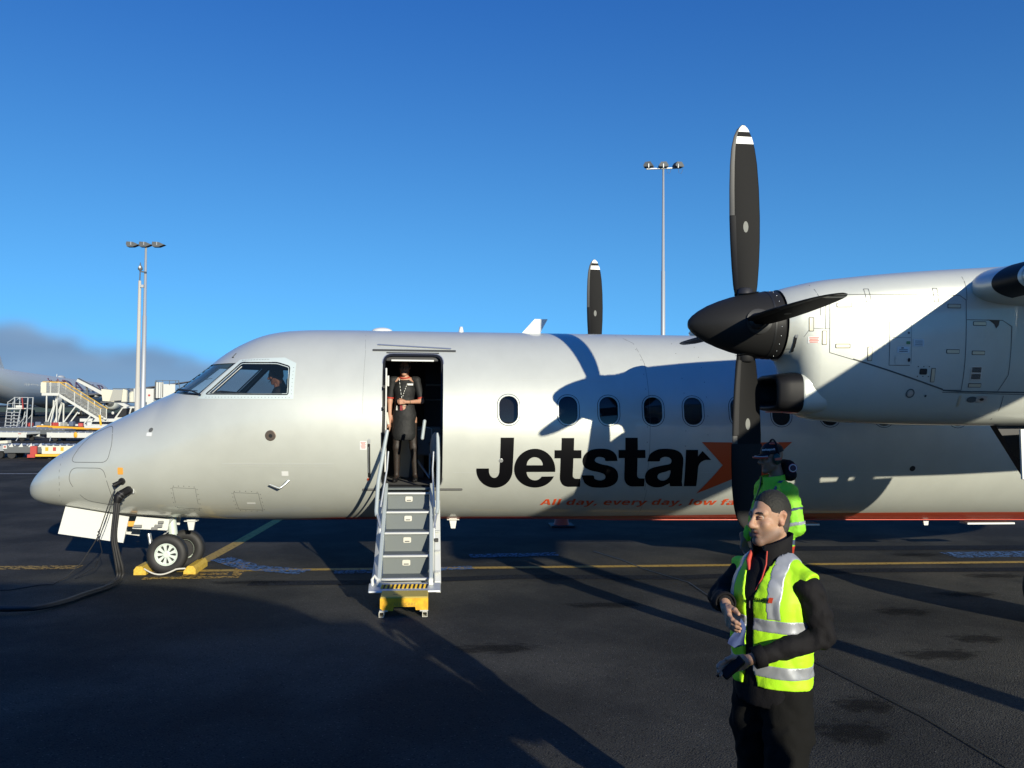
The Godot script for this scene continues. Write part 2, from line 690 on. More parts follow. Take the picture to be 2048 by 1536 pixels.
# ------------------------------------------------------------------ the turboprop's body
# station, top, bottom, half width
const BODY := [[-5.418, 1.135, 1.134, 0.0], [-5.41, 1.205, 1.065, 0.085], [-5.389, 1.264, 1.012, 0.15], [-5.34, 1.335, 0.976, 0.215], [-5.288, 1.393, 0.955, 0.27], [-5.161, 1.515, 0.922, 0.375], [-5.04, 1.61, 0.901, 0.45], [-4.862, 1.725, 0.875, 0.545], [-4.685, 1.85, 0.853, 0.63], [-4.485, 1.98, 0.822, 0.715], [-4.283, 2.091, 0.795, 0.8], [-4.047, 2.209, 0.778, 0.885], [-3.869, 2.307, 0.766, 0.94], [-3.691, 2.395, 0.757, 0.995], [-3.519, 2.472, 0.749, 1.045], [-3.28, 2.658, 0.738, 1.105], [-3.028, 2.855, 0.727, 1.16], [-2.888, 2.975, 0.722, 1.19], [-2.727, 3.089, 0.718, 1.22], [-2.545, 3.189, 0.714, 1.25], [-2.335, 3.277, 0.711, 1.28], [-2.069, 3.337, 0.708, 1.308], [-1.801, 3.362, 0.706, 1.325], [-1.142, 3.375, 0.705, 1.335], [0.3, 3.375, 0.705, 1.335], [3.2, 3.375, 0.68, 1.335], [8.6, 3.375, 0.64, 1.335], [10.0, 3.375, 0.72, 1.335], [12.0, 3.375, 0.95, 1.28], [15.0, 3.36, 1.75, 0.95], [18.0, 3.30, 2.50, 0.50], [20.0, 3.2, 2.9, 0.15]]


# [top, bottom, half width, height of the widest point]
func section(x: float) -> Array:
	var n := BODY.size()
	var i := 0
	while i < n - 2 and x > BODY[i + 1][0]:
		i += 1
	var x0: float = BODY[i][0]
	var x1: float = BODY[i + 1][0]
	var t := clampf((x - x0) / (x1 - x0), 0.0, 1.0)
	var out := []
	for k in [1, 2, 3]:
		var p0: float = BODY[i][k]
		var p1: float = BODY[i + 1][k]
		var s := (p1 - p0) / (x1 - x0)
		var m0 := s
		var m1 := s
		if i > 0 and i > 3:
			m0 = ((p0 - BODY[i - 1][k]) / (x0 - BODY[i - 1][0]) + s) * 0.5
		if i < n - 2 and i > 2:
			m1 = ((BODY[i + 2][k] - p1) / (BODY[i + 2][0] - x1) + s) * 0.5
		if (x0 < -3.4 and x0 > -3.6) or absf(m0) > 3.0 * absf(s):
			m0 = s
		if (x1 < -3.4 and x1 > -3.6) or absf(m1) > 3.0 * absf(s):
			m1 = s
		var h := x1 - x0
		var t2 := t * t
		var t3 := t2 * t
		out.append((2 * t3 - 3 * t2 + 1) * p0 + (t3 - 2 * t2 + t) * h * m0 + (-2 * t3 + 3 * t2) * p1 + (t3 - t2) * h * m1)
	out.append(2.04 if x > -1.142 else (out[0] + out[1]) * 0.5)
	return out


# point of the skin at a station and angle (-90 bottom .. 90 top) on one side
func skin_at(x: float, th: float, side := 1.0) -> Vector3:
	var s := section(x)
	var r: float = s[0] - s[3] if th > 0 else s[3] - s[1]
	return Vector3(x, s[3] + r * sin(th), s[2] * cos(th) * side)


func skin_normal(x: float, th: float, side := 1.0) -> Vector3:
	var a := skin_at(x, clampf(th - 0.02, -1.57, 1.57), 1.0)
	var b := skin_at(x, clampf(th + 0.02, -1.57, 1.57), 1.0)
	var e := 0.03 if x > -5.3 else 0.006
	var c := skin_at(maxf(x - e, -5.417), th, 1.0)
	var d := skin_at(x + e, th, 1.0)
	var n := (d - c).cross(b - a)
	n = n.normalized() if n.length() > 1e-9 else Vector3.LEFT
	n.z *= side
	return n


# the angle of the skin at a height
func angle_at(x: float, y: float) -> float:
	var s := section(x)
	var r: float = s[0] - s[3] if y > s[3] else s[3] - s[1]
	return asin(clampf((y - s[3]) / maxf(r, 0.0001), -1.0, 1.0))


func on_skin(x: float, y: float, off := 0.0, side := 1.0) -> Vector3:
	var th := angle_at(x, y)
	return skin_at(x, th, side) + skin_normal(x, th, side) * off


# a mesh with given normals, built from corner lists
class Sheet:
	var v := PackedVector3Array()
	var n := PackedVector3Array()

	func corner(p: Vector3, q: Vector3) -> void:
		v.append(p)
		n.append(q)

	func mesh() -> ArrayMesh:
		var a := []
		a.resize(Mesh.ARRAY_MAX)
		# keep front faces clockwise
		for i in range(0, v.size(), 3):
			var g := (v[i + 1] - v[i]).cross(v[i + 2] - v[i])
			if g.dot(n[i] + n[i + 1] + n[i + 2]) > 0:
				var t := v[i + 1]
				v[i + 1] = v[i + 2]
				v[i + 2] = t
				t = n[i + 1]
				n[i + 1] = n[i + 2]
				n[i + 2] = t
		a[Mesh.ARRAY_VERTEX] = v
		a[Mesh.ARRAY_NORMAL] = n
		var m := ArrayMesh.new()
		if v.size():
			m.add_surface_from_arrays(Mesh.PRIMITIVE_TRIANGLES, a)
		return m


func put_skin(s: Sheet, x: float, y: float, off: float, side: float) -> void:
	var th := angle_at(x, y)
	var n := skin_normal(x, th, side)
	s.corner(skin_at(x, th, side) + n * off, n)


func stations() -> Array:
	var xs := [-5.418, -5.416, -5.41, -5.40, -5.389, -5.37, -5.34, -5.315, -5.288, -5.25, -5.2, -5.16, -5.1, -5.04]
	var x := -4.95
	while x < -1.0:
		xs.append(x)
		x += 0.09
	while x < 8.9:
		xs.append(x)
		x += 0.22
	while x < 20.0:
		xs.append(x)
		x += 0.6
	xs.append(20.0)
	return xs


# the skin of one side with holes (polygons in x, y)
func body_side(side: float, holes: Array) -> Sheet:
	var s := Sheet.new()
	var xs := stations()
	var nt := 44
	var boxes := []
	for h in holes:
		var r := Rect2(h[0], Vector2.ZERO)
		for p in h:
			r = r.expand(p)
		boxes.append(r)
	var prev_p := []
	var prev_n := []
	for i in xs.size():
		var cp := []
		var cn := []
		for j in nt + 1:
			var th := -PI * 0.5 + PI * j / nt
			cp.append(skin_at(xs[i], th, side))
			cn.append(skin_normal(xs[i], th, side))
		if i > 0:
			for j in nt:
				var q := [prev_p[j], cp[j], cp[j + 1], prev_p[j + 1]]
				var qn := [prev_n[j], cn[j], cn[j + 1], prev_n[j + 1]]
				var r := Rect2(q[0].x, q[0].y, 0, 0)
				for p in q:
					r = r.expand(Vector2(p.x, p.y))
				var cut := []
				for k in holes.size():
					if boxes[k].intersects(r, true):
						cut.append(k)
				if cut.is_empty():
					for k in [0, 1, 2, 0, 2, 3]:
						s.corner(q[k], qn[k])
					continue
				var polys := [PackedVector2Array([Vector2(q[0].x, q[0].y), Vector2(q[1].x, q[1].y), Vector2(q[2].x, q[2].y), Vector2(q[3].x, q[3].y)])]
				for k in cut:
					var next := []
					for p in polys:
						for c in Geometry2D.clip_polygons(p, holes[k]):
							if not Geometry2D.is_polygon_clockwise(c):
								next.append(c)
					polys = next
				for p in polys:
					var ix := Geometry2D.triangulate_polygon(p)
					for k in ix:
						put_skin(s, p[k].x, p[k].y, 0.0, side)
		prev_p = cp
		prev_n = cn
	return s


# a flat polygon (x, y) laid onto the skin, cut into pieces small enough to follow its curve
func decal(polys: Array, off: float, side := 1.0, dx := 0.3, dy := 0.07, s: Sheet = null) -> Sheet:
	if s == null:
		s = Sheet.new()
	for poly in polys:
		var r := Rect2(poly[0], Vector2.ZERO)
		for p in poly:
			r = r.expand(p)
		var x := r.position.x
		while x < r.end.x:
			var y := r.position.y
			while y < r.end.y:
				var cell := PackedVector2Array([Vector2(x, y), Vector2(x + dx, y), Vector2(x + dx, y + dy), Vector2(x, y + dy)])
				for c in Geometry2D.intersect_polygons(poly, cell):
					for k in Geometry2D.triangulate_polygon(c):
						put_skin(s, c[k].x, c[k].y, off, side)
				y += dy
			x += dx
	return s


# a ring between two outlines of equal count, laid on the skin
func ring_decal(outer: PackedVector2Array, inner: PackedVector2Array, off_o: float, off_i: float, side := 1.0) -> Sheet:
	var s := Sheet.new()
	for i in outer.size():
		var j := (i + 1) % outer.size()
		for c in [[outer[i], off_o], [outer[j], off_o], [inner[j], off_i], [outer[i], off_o], [inner[j], off_i], [inner[i], off_i]]:
			put_skin(s, c[0].x, c[0].y, c[1], side)
	return s


# the wall of a hole: from the skin inwards (along z)
func reveal(outline: PackedVector2Array, depth: float, side := 1.0) -> SurfaceTool:
	var st := mb(false)
	for i in outline.size():
		var j := (i + 1) % outline.size()
		var a := on_skin(outline[i].x, outline[i].y, 0.001, side)
		var b := on_skin(outline[j].x, outline[j].y, 0.001, side)
		var d := Vector3(0, 0, -depth * side)
		quad(st, a, a + d, b + d, b)
	return st


# a thin line on the skin
func seam(pts: Array, width: float, off := 0.003, side := 1.0, s: Sheet = null) -> Sheet:
	if s == null:
		s = Sheet.new()
	for i in pts.size() - 1:
		var a: Vector2 = pts[i]
		var b: Vector2 = pts[i + 1]
		var n := maxi(1, int(a.distance_to(b) / 0.08))
		var o := (b - a).normalized().orthogonal() * width * 0.5
		for k in n:
			var p := a.lerp(b, float(k) / n)
			var q := a.lerp(b, float(k + 1) / n)
			for c in [p + o, q + o, q - o, p + o, q - o, p - o]:
				put_skin(s, c.x, c.y, off, side)
	return s


func grow(poly: PackedVector2Array, by: float) -> PackedVector2Array:
	var c := Vector2.ZERO
	for p in poly:
		c += p / poly.size()
	# move every edge out and meet them again
	var out := PackedVector2Array()
	var n := poly.size()
	var sign_ := -1.0 if Geometry2D.is_polygon_clockwise(poly) else 1.0
	for i in n:
		var a := (poly[i] - poly[(i + n - 1) % n]).normalized()
		var b := (poly[(i + 1) % n] - poly[i]).normalized()
		var na := Vector2(a.y, -a.x) * sign_
		var nb := Vector2(b.y, -b.x) * sign_
		var m := (na + nb).normalized()
		out.append(poly[i] + m * by / maxf(0.4, m.dot(na)))
	return out


func ccw(poly: Array) -> PackedVector2Array:
	var p := PackedVector2Array(poly)
	if Geometry2D.is_polygon_clockwise(p):
		p.reverse()
	return p


# rounds the corners of an outline
func rounded(poly: PackedVector2Array, r: float, n := 5) -> PackedVector2Array:
	var out := PackedVector2Array()
	var c := poly.size()
	for i in c:
		var p := poly[i]
		var a := (poly[(i + c - 1) % c] - p)
		var b := (poly[(i + 1) % c] - p)
		var la := minf(r, a.length() * 0.45)
		var lb := minf(r, b.length() * 0.45)
		var p0 := p + a.normalized() * la
		var p1 := p + b.normalized() * lb
		for k in n + 1:
			var t := float(k) / n
			out.append(p0.lerp(p, t).lerp(p.lerp(p1, t), t))
	return out


const WINDOW_X := [1.007, 1.785, 2.322, 2.915, 3.454, 4.087, 4.657, 5.331, 6.089, 7.138, 7.9, 8.6]
var plane: Node3D
var door_hole: PackedVector2Array
var side_glass: PackedVector2Array
var front_glass: PackedVector2Array


func build_airliner() -> void:
	plane = thing("turboprop_airliner", "silver twin turboprop airliner with black lettering, red star and open front door", "airplane")
	door_hole = rounded(ccw([Vector2(-0.625, 2.99), Vector2(-0.625, 1.24), Vector2(0.162, 1.24), Vector2(0.162, 2.99)]), 0.13)
	side_glass = rounded(ccw([Vector2(-2.884, 2.428), Vector2(-2.457, 2.86), Vector2(-1.975, 2.858), Vector2(-1.803, 2.805), Vector2(-1.790, 2.428)]), 0.035, 3)
	front_glass = ccw([Vector2(-3.515, 2.464), Vector2(-3.27, 2.651), Vector2(-3.03, 2.842), Vector2(-2.540, 2.850), Vector2(-2.985, 2.418), Vector2(-3.20, 2.432)])
	var near := [door_hole, side_glass, front_glass]
	for x in WINDOW_X:
		near.append(rrect(x, 2.262, 0.248, 0.362, 0.115, 5))
	part("fuselage", body_side(1.0, near).mesh(), M.silver, plane)
	part("fuselage", body_side(-1.0, [side_glass, front_glass]).mesh(), M.silver, plane)

	# red belly
	var belly := Sheet.new()
	for side in [1.0, -1.0]:
		var x := -2.3
		while x < 11.5:
			var e0 := 0.716 + 0.064 * smoothstep(-2.2, -1.2, x) + 0.055 * smoothstep(1.5, 7.0, x)
			var e1 := 0.716 + 0.064 * smoothstep(-2.2, -1.2, x + 0.2) + 0.055 * smoothstep(1.5, 7.0, x + 0.2)
			for j in 6:
				for c in [[0, j], [1, j], [1, j + 1], [0, j], [1, j + 1], [0, j + 1]]:
					var cx: float = x + 0.2 * c[0]
					var th: float = lerpf(-PI * 0.5, angle_at(cx, e1 if c[0] else e0), c[1] / 6.0)
					var n := skin_normal(cx, th, side)
					belly.corner(skin_at(cx, th, side) + n * 0.003, n)
			x += 0.2
	part("red_belly", belly.mesh(), M.red, plane)
	var keel := mb()
	tube(keel, [Vector3(1.9, 0.735, 0.38), Vector3(2.6, 0.722, 0.42), Vector3(8.8, 0.69, 0.42), Vector3(9.6, 0.72, 0.38)], [0.002, 0.009, 0.009, 0.002], 8)
	part("belly_strake", keel, M.red, plane)

	# cabin windows
	for i in WINDOW_X.size():
		var x: float = WINDOW_X[i]
		var w := node("cabin_window", plane)
		part("frame", ring_decal(rrect(x, 2.262, 0.285, 0.398, 0.135, 6), rrect(x, 2.262, 0.248, 0.362, 0.115, 6), 0.004, -0.012).mesh(), M.frame, w)
		part("seal", ring_decal(rrect(x, 2.262, 0.303, 0.413, 0.144, 6), rrect(x, 2.262, 0.285, 0.395, 0.135, 6), 0.002, 0.003).mesh(), M.seal, w)
		part("pane", decal([rrect(x, 2.262, 0.248, 0.362, 0.115, 6)], -0.016).mesh(), M.tinted, w)
	# lining that closes the cabin behind the windows
	var lin_st := mb()
	var rings := []
	for x in [0.45, 9.0]:
		var ring := []
		for k in 25:
			var a := TAU * k / 25
			ring.append(Vector3(x, 2.04 + 1.22 * sin(a), 1.22 * cos(a)))
		rings.append(ring)
	skin(lin_st, rings, true, true)
	# the lining stops short of the door
	part("cabin_lining", lin_st, M.cabin_dark, plane)

	# windscreen and side window of the cockpit
	for side in [1.0, -1.0]:
		var w := node("cockpit_side_window", plane)
		var plate := ccw([Vector2(-2.985, 2.374), Vector2(-2.486, 2.893), Vector2(-2.313, 2.905), Vector2(-1.89, 2.921), Vector2(-1.733, 2.845), Vector2(-1.728, 2.378)])
		var outer := decal(Geometry2D.clip_polygons(plate, side_glass), 0.004, side, 0.12, 0.07)
		if Geometry2D.clip_polygons(plate, side_glass).size() > 1:
			# cut the plate in two so that it has no hole in it
			outer = Sheet.new()
			for half in [PackedVector2Array([Vector2(-4, 1), Vector2(-2.2, 1), Vector2(-2.2, 4), Vector2(-4, 4)]), PackedVector2Array([Vector2(-2.2, 1), Vector2(0, 1), Vector2(0, 4), Vector2(-2.2, 4)])]:
				for h in Geometry2D.intersect_polygons(plate, half):
					outer = decal(Geometry2D.clip_polygons(h, side_glass), 0.004, side, 0.12, 0.07, outer)
		part("frame", outer.mesh(), M.frame, w)
		part("seal", ring_decal(side_glass, grow(side_glass, -0.016), 0.007, 0.0, side).mesh(), M.seal, w)
		part("trim", ring_decal(grow(side_glass, -0.016), grow(side_glass, -0.023), 0.002, 0.0, side).mesh(), M.frame, w)
		part("pane", decal([grow(side_glass, -0.02)], -0.006, side, 0.15, 0.1).mesh(), M.cockpit_glass, w)
		var rv := mb()
		for i in 26:
			for e in [0, 1]:
				var t := (i + 0.5) / 26.0
				var p := Vector2(-2.88, 2.396).lerp(Vector2(-1.76, 2.398), t) if e == 0 else Vector2(-2.46, 2.882).lerp(Vector2(-1.92, 2.90), t)
				if e == 1 and i > 17:
					p = Vector2(-1.757, 2.42).lerp(Vector2(-1.76, 2.81), (i - 17.5) / 8.0)
				var c := on_skin(p.x, p.y, 0.005, side)
				lathe(rv, [Vector2(0, 0.005), Vector2(0.0015, 0.004), Vector2(0.002, 0)], Transform3D(Basis(Vector3.RIGHT, -0.7 * side if side > 0 else 2.4), c), 6, -1)
		part("rivet_row", rv, M.rivet, w)
		var f := node("windscreen", plane)
		part("pane", decal([front_glass], -0.006, side, 0.12, 0.05).mesh(), M.glass, f)
		part("seal", ring_decal(front_glass, grow(front_glass, -0.02), 0.004, 0.0, side).mesh(), M.seal, f)
	var wiper := mb()
	tube(wiper, [on_skin(-2.92, 2.412, 0.03), on_skin(-3.05, 2.45, 0.05), on_skin(-3.30, 2.47, 0.05)], 0.010, 6)
	tube(wiper, [on_skin(-2.98, 2.46, 0.035), on_skin(-3.36, 2.47, 0.03)], 0.007, 6)
	part("wiper", wiper, M.seal, plane)

	# cockpit inside: floor, coaming, seats, bulkhead
	var ck := node("cockpit", plane)
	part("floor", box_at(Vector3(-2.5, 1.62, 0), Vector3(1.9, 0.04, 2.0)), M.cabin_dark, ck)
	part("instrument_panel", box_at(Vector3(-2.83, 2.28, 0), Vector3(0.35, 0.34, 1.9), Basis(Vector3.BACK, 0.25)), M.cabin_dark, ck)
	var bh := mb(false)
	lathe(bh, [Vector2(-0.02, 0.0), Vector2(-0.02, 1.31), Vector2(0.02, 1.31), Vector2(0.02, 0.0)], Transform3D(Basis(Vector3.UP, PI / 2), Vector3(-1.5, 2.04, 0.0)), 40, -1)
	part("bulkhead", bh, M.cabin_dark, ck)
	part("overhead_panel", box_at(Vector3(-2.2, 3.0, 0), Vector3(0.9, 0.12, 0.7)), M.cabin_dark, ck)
	for z in [0.5, -0.5]:
		var st := mb()
		box(st, Vector3(-1.86, 2.32, z), Vector3(0.12, 0.75, 0.44), Transform3D(), 0.05)
		box(st, Vector3(-1.86, 2.72, z), Vector3(0.09, 0.17, 0.24), Transform3D(), 0.03)
		box(st, Vector3(-2.05, 1.98, z), Vector3(0.46, 0.14, 0.46), Transform3D(), 0.05)
		part("seat", st, M.cabin_dark, ck)
	var cloth := mb()
	box(cloth, Vector3(-3.02, 2.48, 0.28), Vector3(0.16, 0.05, 0.22), Transform3D(), 0.02)
	part("folded_sunshade", cloth, M.cabin_cream, ck)
	var shade := mb()
	tube(shade, [on_skin(-2.84, 2.44, -0.04), on_skin(-2.47, 2.83, -0.04)], 0.018, 8)
	part("window_post_foil", shade, M.steel, ck)


func box_at(c: Vector3, s: Vector3, b := Basis.IDENTITY, bevel := -1.0) -> SurfaceTool:
	var st := mb(false)
	box(st, Vector3.ZERO, s, Transform3D(b, c), bevel)
	return st


# ------------------------------------------------------------------ lettering, panels, aerials, nose gear, stairs
# the lettering was measured in a grid of its own; this puts a grid point on the side of the body (x, y)
func lt(u: float, v: float) -> Vector2:
	return Vector2(0.528862 + 0.000930117 * u - 0.000104584 * v + 4.58655e-8 * u * v + 8.29148e-9 * u * u + 1.23001e-7 * v * v, 1.99552 + 4.3791e-6 * u - 0.000894351 * v - 7.96479e-9 * u * v - 9.34949e-8 * v * v)


func arc(cx: float, cy: float, rx: float, ry: float, a0: float, a1: float, n := 14) -> Array:
	var out := []
	for k in n + 1:
		var a := deg_to_rad(lerpf(a0, a1, float(k) / n))
		out.append([cx + rx * cos(a), cy - ry * sin(a)])
	return out


# a closed curve through points, smoothed where a point is marked with a third number
func letter(pts: Array, du := 0.0, dv := 0.0) -> PackedVector2Array:
	var out := PackedVector2Array()
	var n := pts.size()
	for i in n:
		var p: Array = pts[i]
		var q: Array = pts[(i + 1) % n]
		out.append(lt(p[0] + du, p[1] + dv))
		if p.size() > 2 and q.size() > 2:
			var o: Array = pts[(i + n - 1) % n]
			var r: Array = pts[(i + 2) % n]
			for k in [1, 2, 3]:
				var c := Vector2(p[0], p[1]).cubic_interpolate(Vector2(q[0], q[1]), Vector2(o[0], o[1]), Vector2(r[0], r[1]), k / 4.0)
				out.append(lt(c.x + du, c.y + dv))
	if Geometry2D.is_polygon_clockwise(out):
		out.reverse()
	return out


# cuts a polygon that has a hole into two without
func with_hole(outer: PackedVector2Array, hole: PackedVector2Array) -> Array:
	var r := Rect2(hole[0], Vector2.ZERO)
	for p in hole:
		r = r.expand(p)
	var y := r.get_center().y
	var out := []
	for half in [PackedVector2Array([Vector2(-99, -99), Vector2(99, -99), Vector2(99, y), Vector2(-99, y)]), PackedVector2Array([Vector2(-99, y), Vector2(99, y), Vector2(99, 99), Vector2(-99, 99)])]:
		for a in Geometry2D.intersect_polygons(outer, half):
			out.append_array(Geometry2D.clip_polygons(a, hole))
	return out


func build_airliner_details() -> void:
	var word := node("lettering", plane)
	var j := [[595, 103]] + arc(342, 545, 246, 238, 0, -180, 24) + [[98, 524], [268, 524]] + arc(339, 560, 71, 90, 180, 360, 14) + [[412, 103]]
	part("letter_j", decal([letter(j)], 0.004).mesh(), M.black_print, word)
	var e := [[1167, 570]] + arc(889, 540, 279, 283, 0, 180, 28) + arc(889, 540, 279, 240, 180, 338, 24) + [[995, 632]] + arc(889, 572, 111, 111, -33, -180, 12)
	part("letter_e", decal(with_hole(letter(e), letter([[1000, 481], [780, 481]] + arc(890, 481, 110, 109, 180, 0, 14))), 0.004).mesh(), M.black_print, word)
	var t := [[1250, 108], [1420, 108], [1420, 277], [1523, 277], [1523, 388], [1414, 388], [1404, 600, 1], [1410, 640, 1], [1440, 661, 1], [1505, 662], [1498, 768], [1340, 770, 1], [1270, 745, 1], [1236, 690, 1], [1230, 620, 1], [1240, 388], [1157, 388], [1157, 277], [1250, 277]]
	part("letter_t", decal([letter(t)], 0.004).mesh(), M.black_print, word)
	part("letter_t", decal([letter(t, 871, -4)], 0.004).mesh(), M.black_print, word)
	var s := [[2012, 422], [1858, 424, 1], [1840, 390, 1], [1790, 370, 1], [1735, 373, 1], [1706, 405, 1], [1722, 440, 1], [1800, 468, 1], [1920, 495, 1], [1990, 540, 1], [2018, 615, 1], [2005, 690, 1], [1950, 745, 1], [1860, 776, 1], [1750, 782, 1], [1640, 768, 1], [1560, 715, 1], [1520, 617], [1676, 616, 1], [1698, 662, 1], [1760, 683, 1], [1822, 675, 1], [1847, 640, 1], [1830, 602, 1], [1760, 575, 1], [1640, 548, 1], [1565, 505, 1], [1538, 430, 1], [1560, 350, 1], [1620, 290, 1], [1700, 262, 1], [1800, 255, 1], [1900, 268, 1], [1970, 310, 1], [2005, 370, 1]]
	part("letter_s", decal([letter(s)], 0.004).mesh(), M.black_print, word)
	var a := [[642, 430], [800, 430, 1], [820, 392, 1], [870, 369, 1], [930, 373, 1], [968, 405, 1], [968, 440, 1], [940, 465, 1], [830, 487, 1], [700, 520, 1], [630, 570, 1], [607, 640, 1], [625, 715, 1], [680, 760, 1], [760, 778, 1], [850, 765, 1], [940, 720], [945, 762], [1112, 762], [1105, 700], [1118, 560, 1], [1132, 420, 1], [1125, 360, 1], [1090, 305, 1], [1010, 268, 1], [900, 257, 1], [800, 265, 1], [720, 300, 1], [670, 350, 1]]
	var ah := [[952, 550, 1], [945, 610, 1], [920, 655, 1], [870, 683, 1], [820, 683, 1], [780, 655, 1], [780, 615, 1], [810, 588, 1], [880, 570, 1]]
	part("letter_a", decal(with_hole(letter(a, 1775), letter(ah, 1775)), 0.004).mesh(), M.black_print, word)
	var r := [[1173, 272], [1338, 272], [1333, 365], [1360, 330, 1], [1398, 288], [1512, 410], [1440, 408, 1], [1370, 440, 1], [1334, 495, 1], [1325, 560, 1], [1300, 762], [1132, 762], [1155, 500]]
	part("letter_r", decal([letter(r, 1775)], 0.004).mesh(), M.black_print, word)
	var star := [[1393, 165], [1875, 171], [2010, -20], [2130, 171], [2628, 164], [2250, 480], [2330, 850], [1862, 637], [1305, 860], [1664, 480]]
	part("red_star", decal([letter(star, 1775)], 0.0045).mesh(), M.orange_print, word)
	tagline("All day, every day, low fares", word)

	# panel lines, doublers and plates of the nose
	var pa := rounded(ccw([Vector2(-4.70, 1.535), Vector2(-4.62, 1.74), Vector2(-4.50, 1.90), Vector2(-4.20, 2.03), Vector2(-4.10, 1.80), Vector2(-4.13, 1.55)]), 0.09)
	var pb := rounded(ccw([Vector2(-4.70, 1.30), Vector2(-4.66, 1.465), Vector2(-4.18, 1.475), Vector2(-4.12, 1.20), Vector2(-4.10, 0.965), Vector2(-4.50, 1.03)]), 0.09)
	for p in [pa, pb]:
		var l := Array(p)
		l.append(p[0])
		part("panel_seam", seam(l, 0.007, 0.0015).mesh(), M.seam, plane)
	part("panel_seam", seam([Vector2(-4.90, 1.68), Vector2(-4.86, 1.5), Vector2(-4.84, 1.25), Vector2(-4.88, 1.0)], 0.005, 0.0015).mesh(), M.seam, plane)
	for p in [[-3.281, 1.237, -2.991, 1.225, -3.011, 0.927, -3.294, 0.949], [-2.518, 1.172, -2.202, 1.159, -2.196, 0.912, -2.504, 0.928]]:
		part("panel_seam", seam([Vector2(p[0], p[1]), Vector2(p[2], p[3]), Vector2(p[4], p[5]), Vector2(p[6], p[7]), Vector2(p[0], p[1])], 0.004, 0.0015).mesh(), M.seam, plane)
	part("panel_seam", seam([Vector2(2.62, 3.33), Vector2(2.80, 3.2), Vector2(2.87, 2.9), Vector2(2.87, 2.4), Vector2(2.87, 1.2)], 0.004, 0.0015).mesh(), M.seam, plane)
	part("panel_seam", seam([Vector2(-0.9, 3.36), Vector2(-0.86, 3.0), Vector2(-0.86, 2.2)], 0.002, 0.0015).mesh(), M.seam, plane)
	part("panel_seam", seam([Vector2(2.9, 1.2), Vector2(2.9, 0.8)], 0.003, 0.0015).mesh(), M.seam, plane)
	part("lap_joint", seam([Vector2(-2.62, 1.555), Vector2(-1.22, 1.56)], 0.010, 0.004).mesh(), M.seam_light, plane)
	part("lap_joint", seam([Vector2(-2.62, 1.525), Vector2(-1.22, 1.53)], 0.004, 0.004).mesh(), M.seam_light, plane)
	part("lap_joint", seam([Vector2(-1.73, 2.43), Vector2(-1.2, 2.435)], 0.004, 0.003).mesh(), M.seam_light, plane)
	part("lap_joint", seam([Vector2(0.3, 1.445), Vector2(9, 1.445)], 0.005, 0.003).mesh(), M.seam_light, plane)
	part("lap_joint", seam([Vector2(0.62, 2.66), Vector2(2.3, 2.66)], 0.004, 0.003).mesh(), M.seam_light, plane)
	var gutter := Sheet.new()
	seam([Vector2(-0.71, 3.115), Vector2(0.27, 3.068)], 0.016, 0.012, 1.0, gutter)
	part("rain_gutter", gutter.mesh(), M.alu, plane)

	# fasteners round the access panels
	var fast := mb()
	var spots := []
	for p in [[-3.281, 1.237, -2.991, 1.225, -3.011, 0.927, -3.294, 0.949], [-2.518, 1.172, -2.202, 1.159, -2.196, 0.912, -2.504, 0.928]]:
		for k in 4:
			var p0 := Vector2(p[k * 2], p[k * 2 + 1])
			var p1 := Vector2(p[(k * 2 + 2) % 8], p[(k * 2 + 3) % 8])
			for i in 5:
				var c := Vector2((p[0] + p[4]) * 0.5, (p[1] + p[5]) * 0.5)
				var q := p0.lerp(p1, (i + 0.5) / 5.0)
				spots.append(q + (q - c).normalized() * 0.025)
	for y in [3.25, 3.1, 2.95, 2.75, 2.55, 2.3, 2.05, 1.85]:
		spots.append(Vector2(2.835 - 0.12 * smoothstep(3.0, 3.3, y), y))
		spots.append(Vector2(3.35, y - 0.05))
		spots.append(Vector2(3.65, y - 0.1))
	for q in spots:
		lathe(fast, [Vector2(0.003, 0.0), Vector2(0.003, 0.004), Vector2(0.0, 0.006)], skin_frame(q.x, q.y), 6, -1)
	part("fastener", fast, M.rivet, plane)

	# static port, probes, plates and placards along the nose
	part("static_port", disc_on(-2.0, 1.919, 0.068, 0.006), mat(0.20, 0.16, 0.13, 0.4, 0.7), plane)
	part("port_hole", disc_on(-1.998, 1.915, 0.024, 0.010), M.seal, plane)
	part("round_vent", disc_on(-3.575, 1.971, 0.032, 0.004), M.seam, plane)
	part("placard", decal([rrect(-3.587, 1.915, 0.075, 0.045, 0.004, 1)], 0.003).mesh(), M.sticker, plane)
	part("orange_placard", decal([rrect(-3.947, 1.444, 0.075, 0.09, 0.012, 3)], 0.003).mesh(), M.sticker_orange, plane)
	part("placard", decal([rrect(-1.836, 1.432, 0.085, 0.06, 0.003, 1)], 0.003).mesh(), M.sticker, plane)
	part("placard", decal([rrect(-0.845, 1.797, 0.085, 0.11, 0.003, 1)], 0.003).mesh(), M.sticker, plane)
	var red_lines := Sheet.new()
	for k in 6:
		seam([Vector2(-0.878 + 0.006 * (k % 3), 1.835 - 0.014 * k), Vector2(-0.812 - 0.008 * (k % 2), 1.835 - 0.014 * k)], 0.006, 0.0045, 1.0, red_lines)
	part("placard_print", red_lines.mesh(), M.red, plane)
	part("placard", decal([rrect(-2.32, 1.02, 0.11, 0.022, 0.003, 1)], 0.003).mesh(), M.sticker, plane)
	part("small_port", disc_on(1.332, 2.36, 0.032, 0.006), M.alu, plane)
	part("small_port", disc_on(0.917, 1.605, 0.028, 0.006), M.alu, plane)
	part("black_dot", disc_on(6.55, 1.50, 0.04, 0.004), M.seal, plane)
	var pitot := mb()
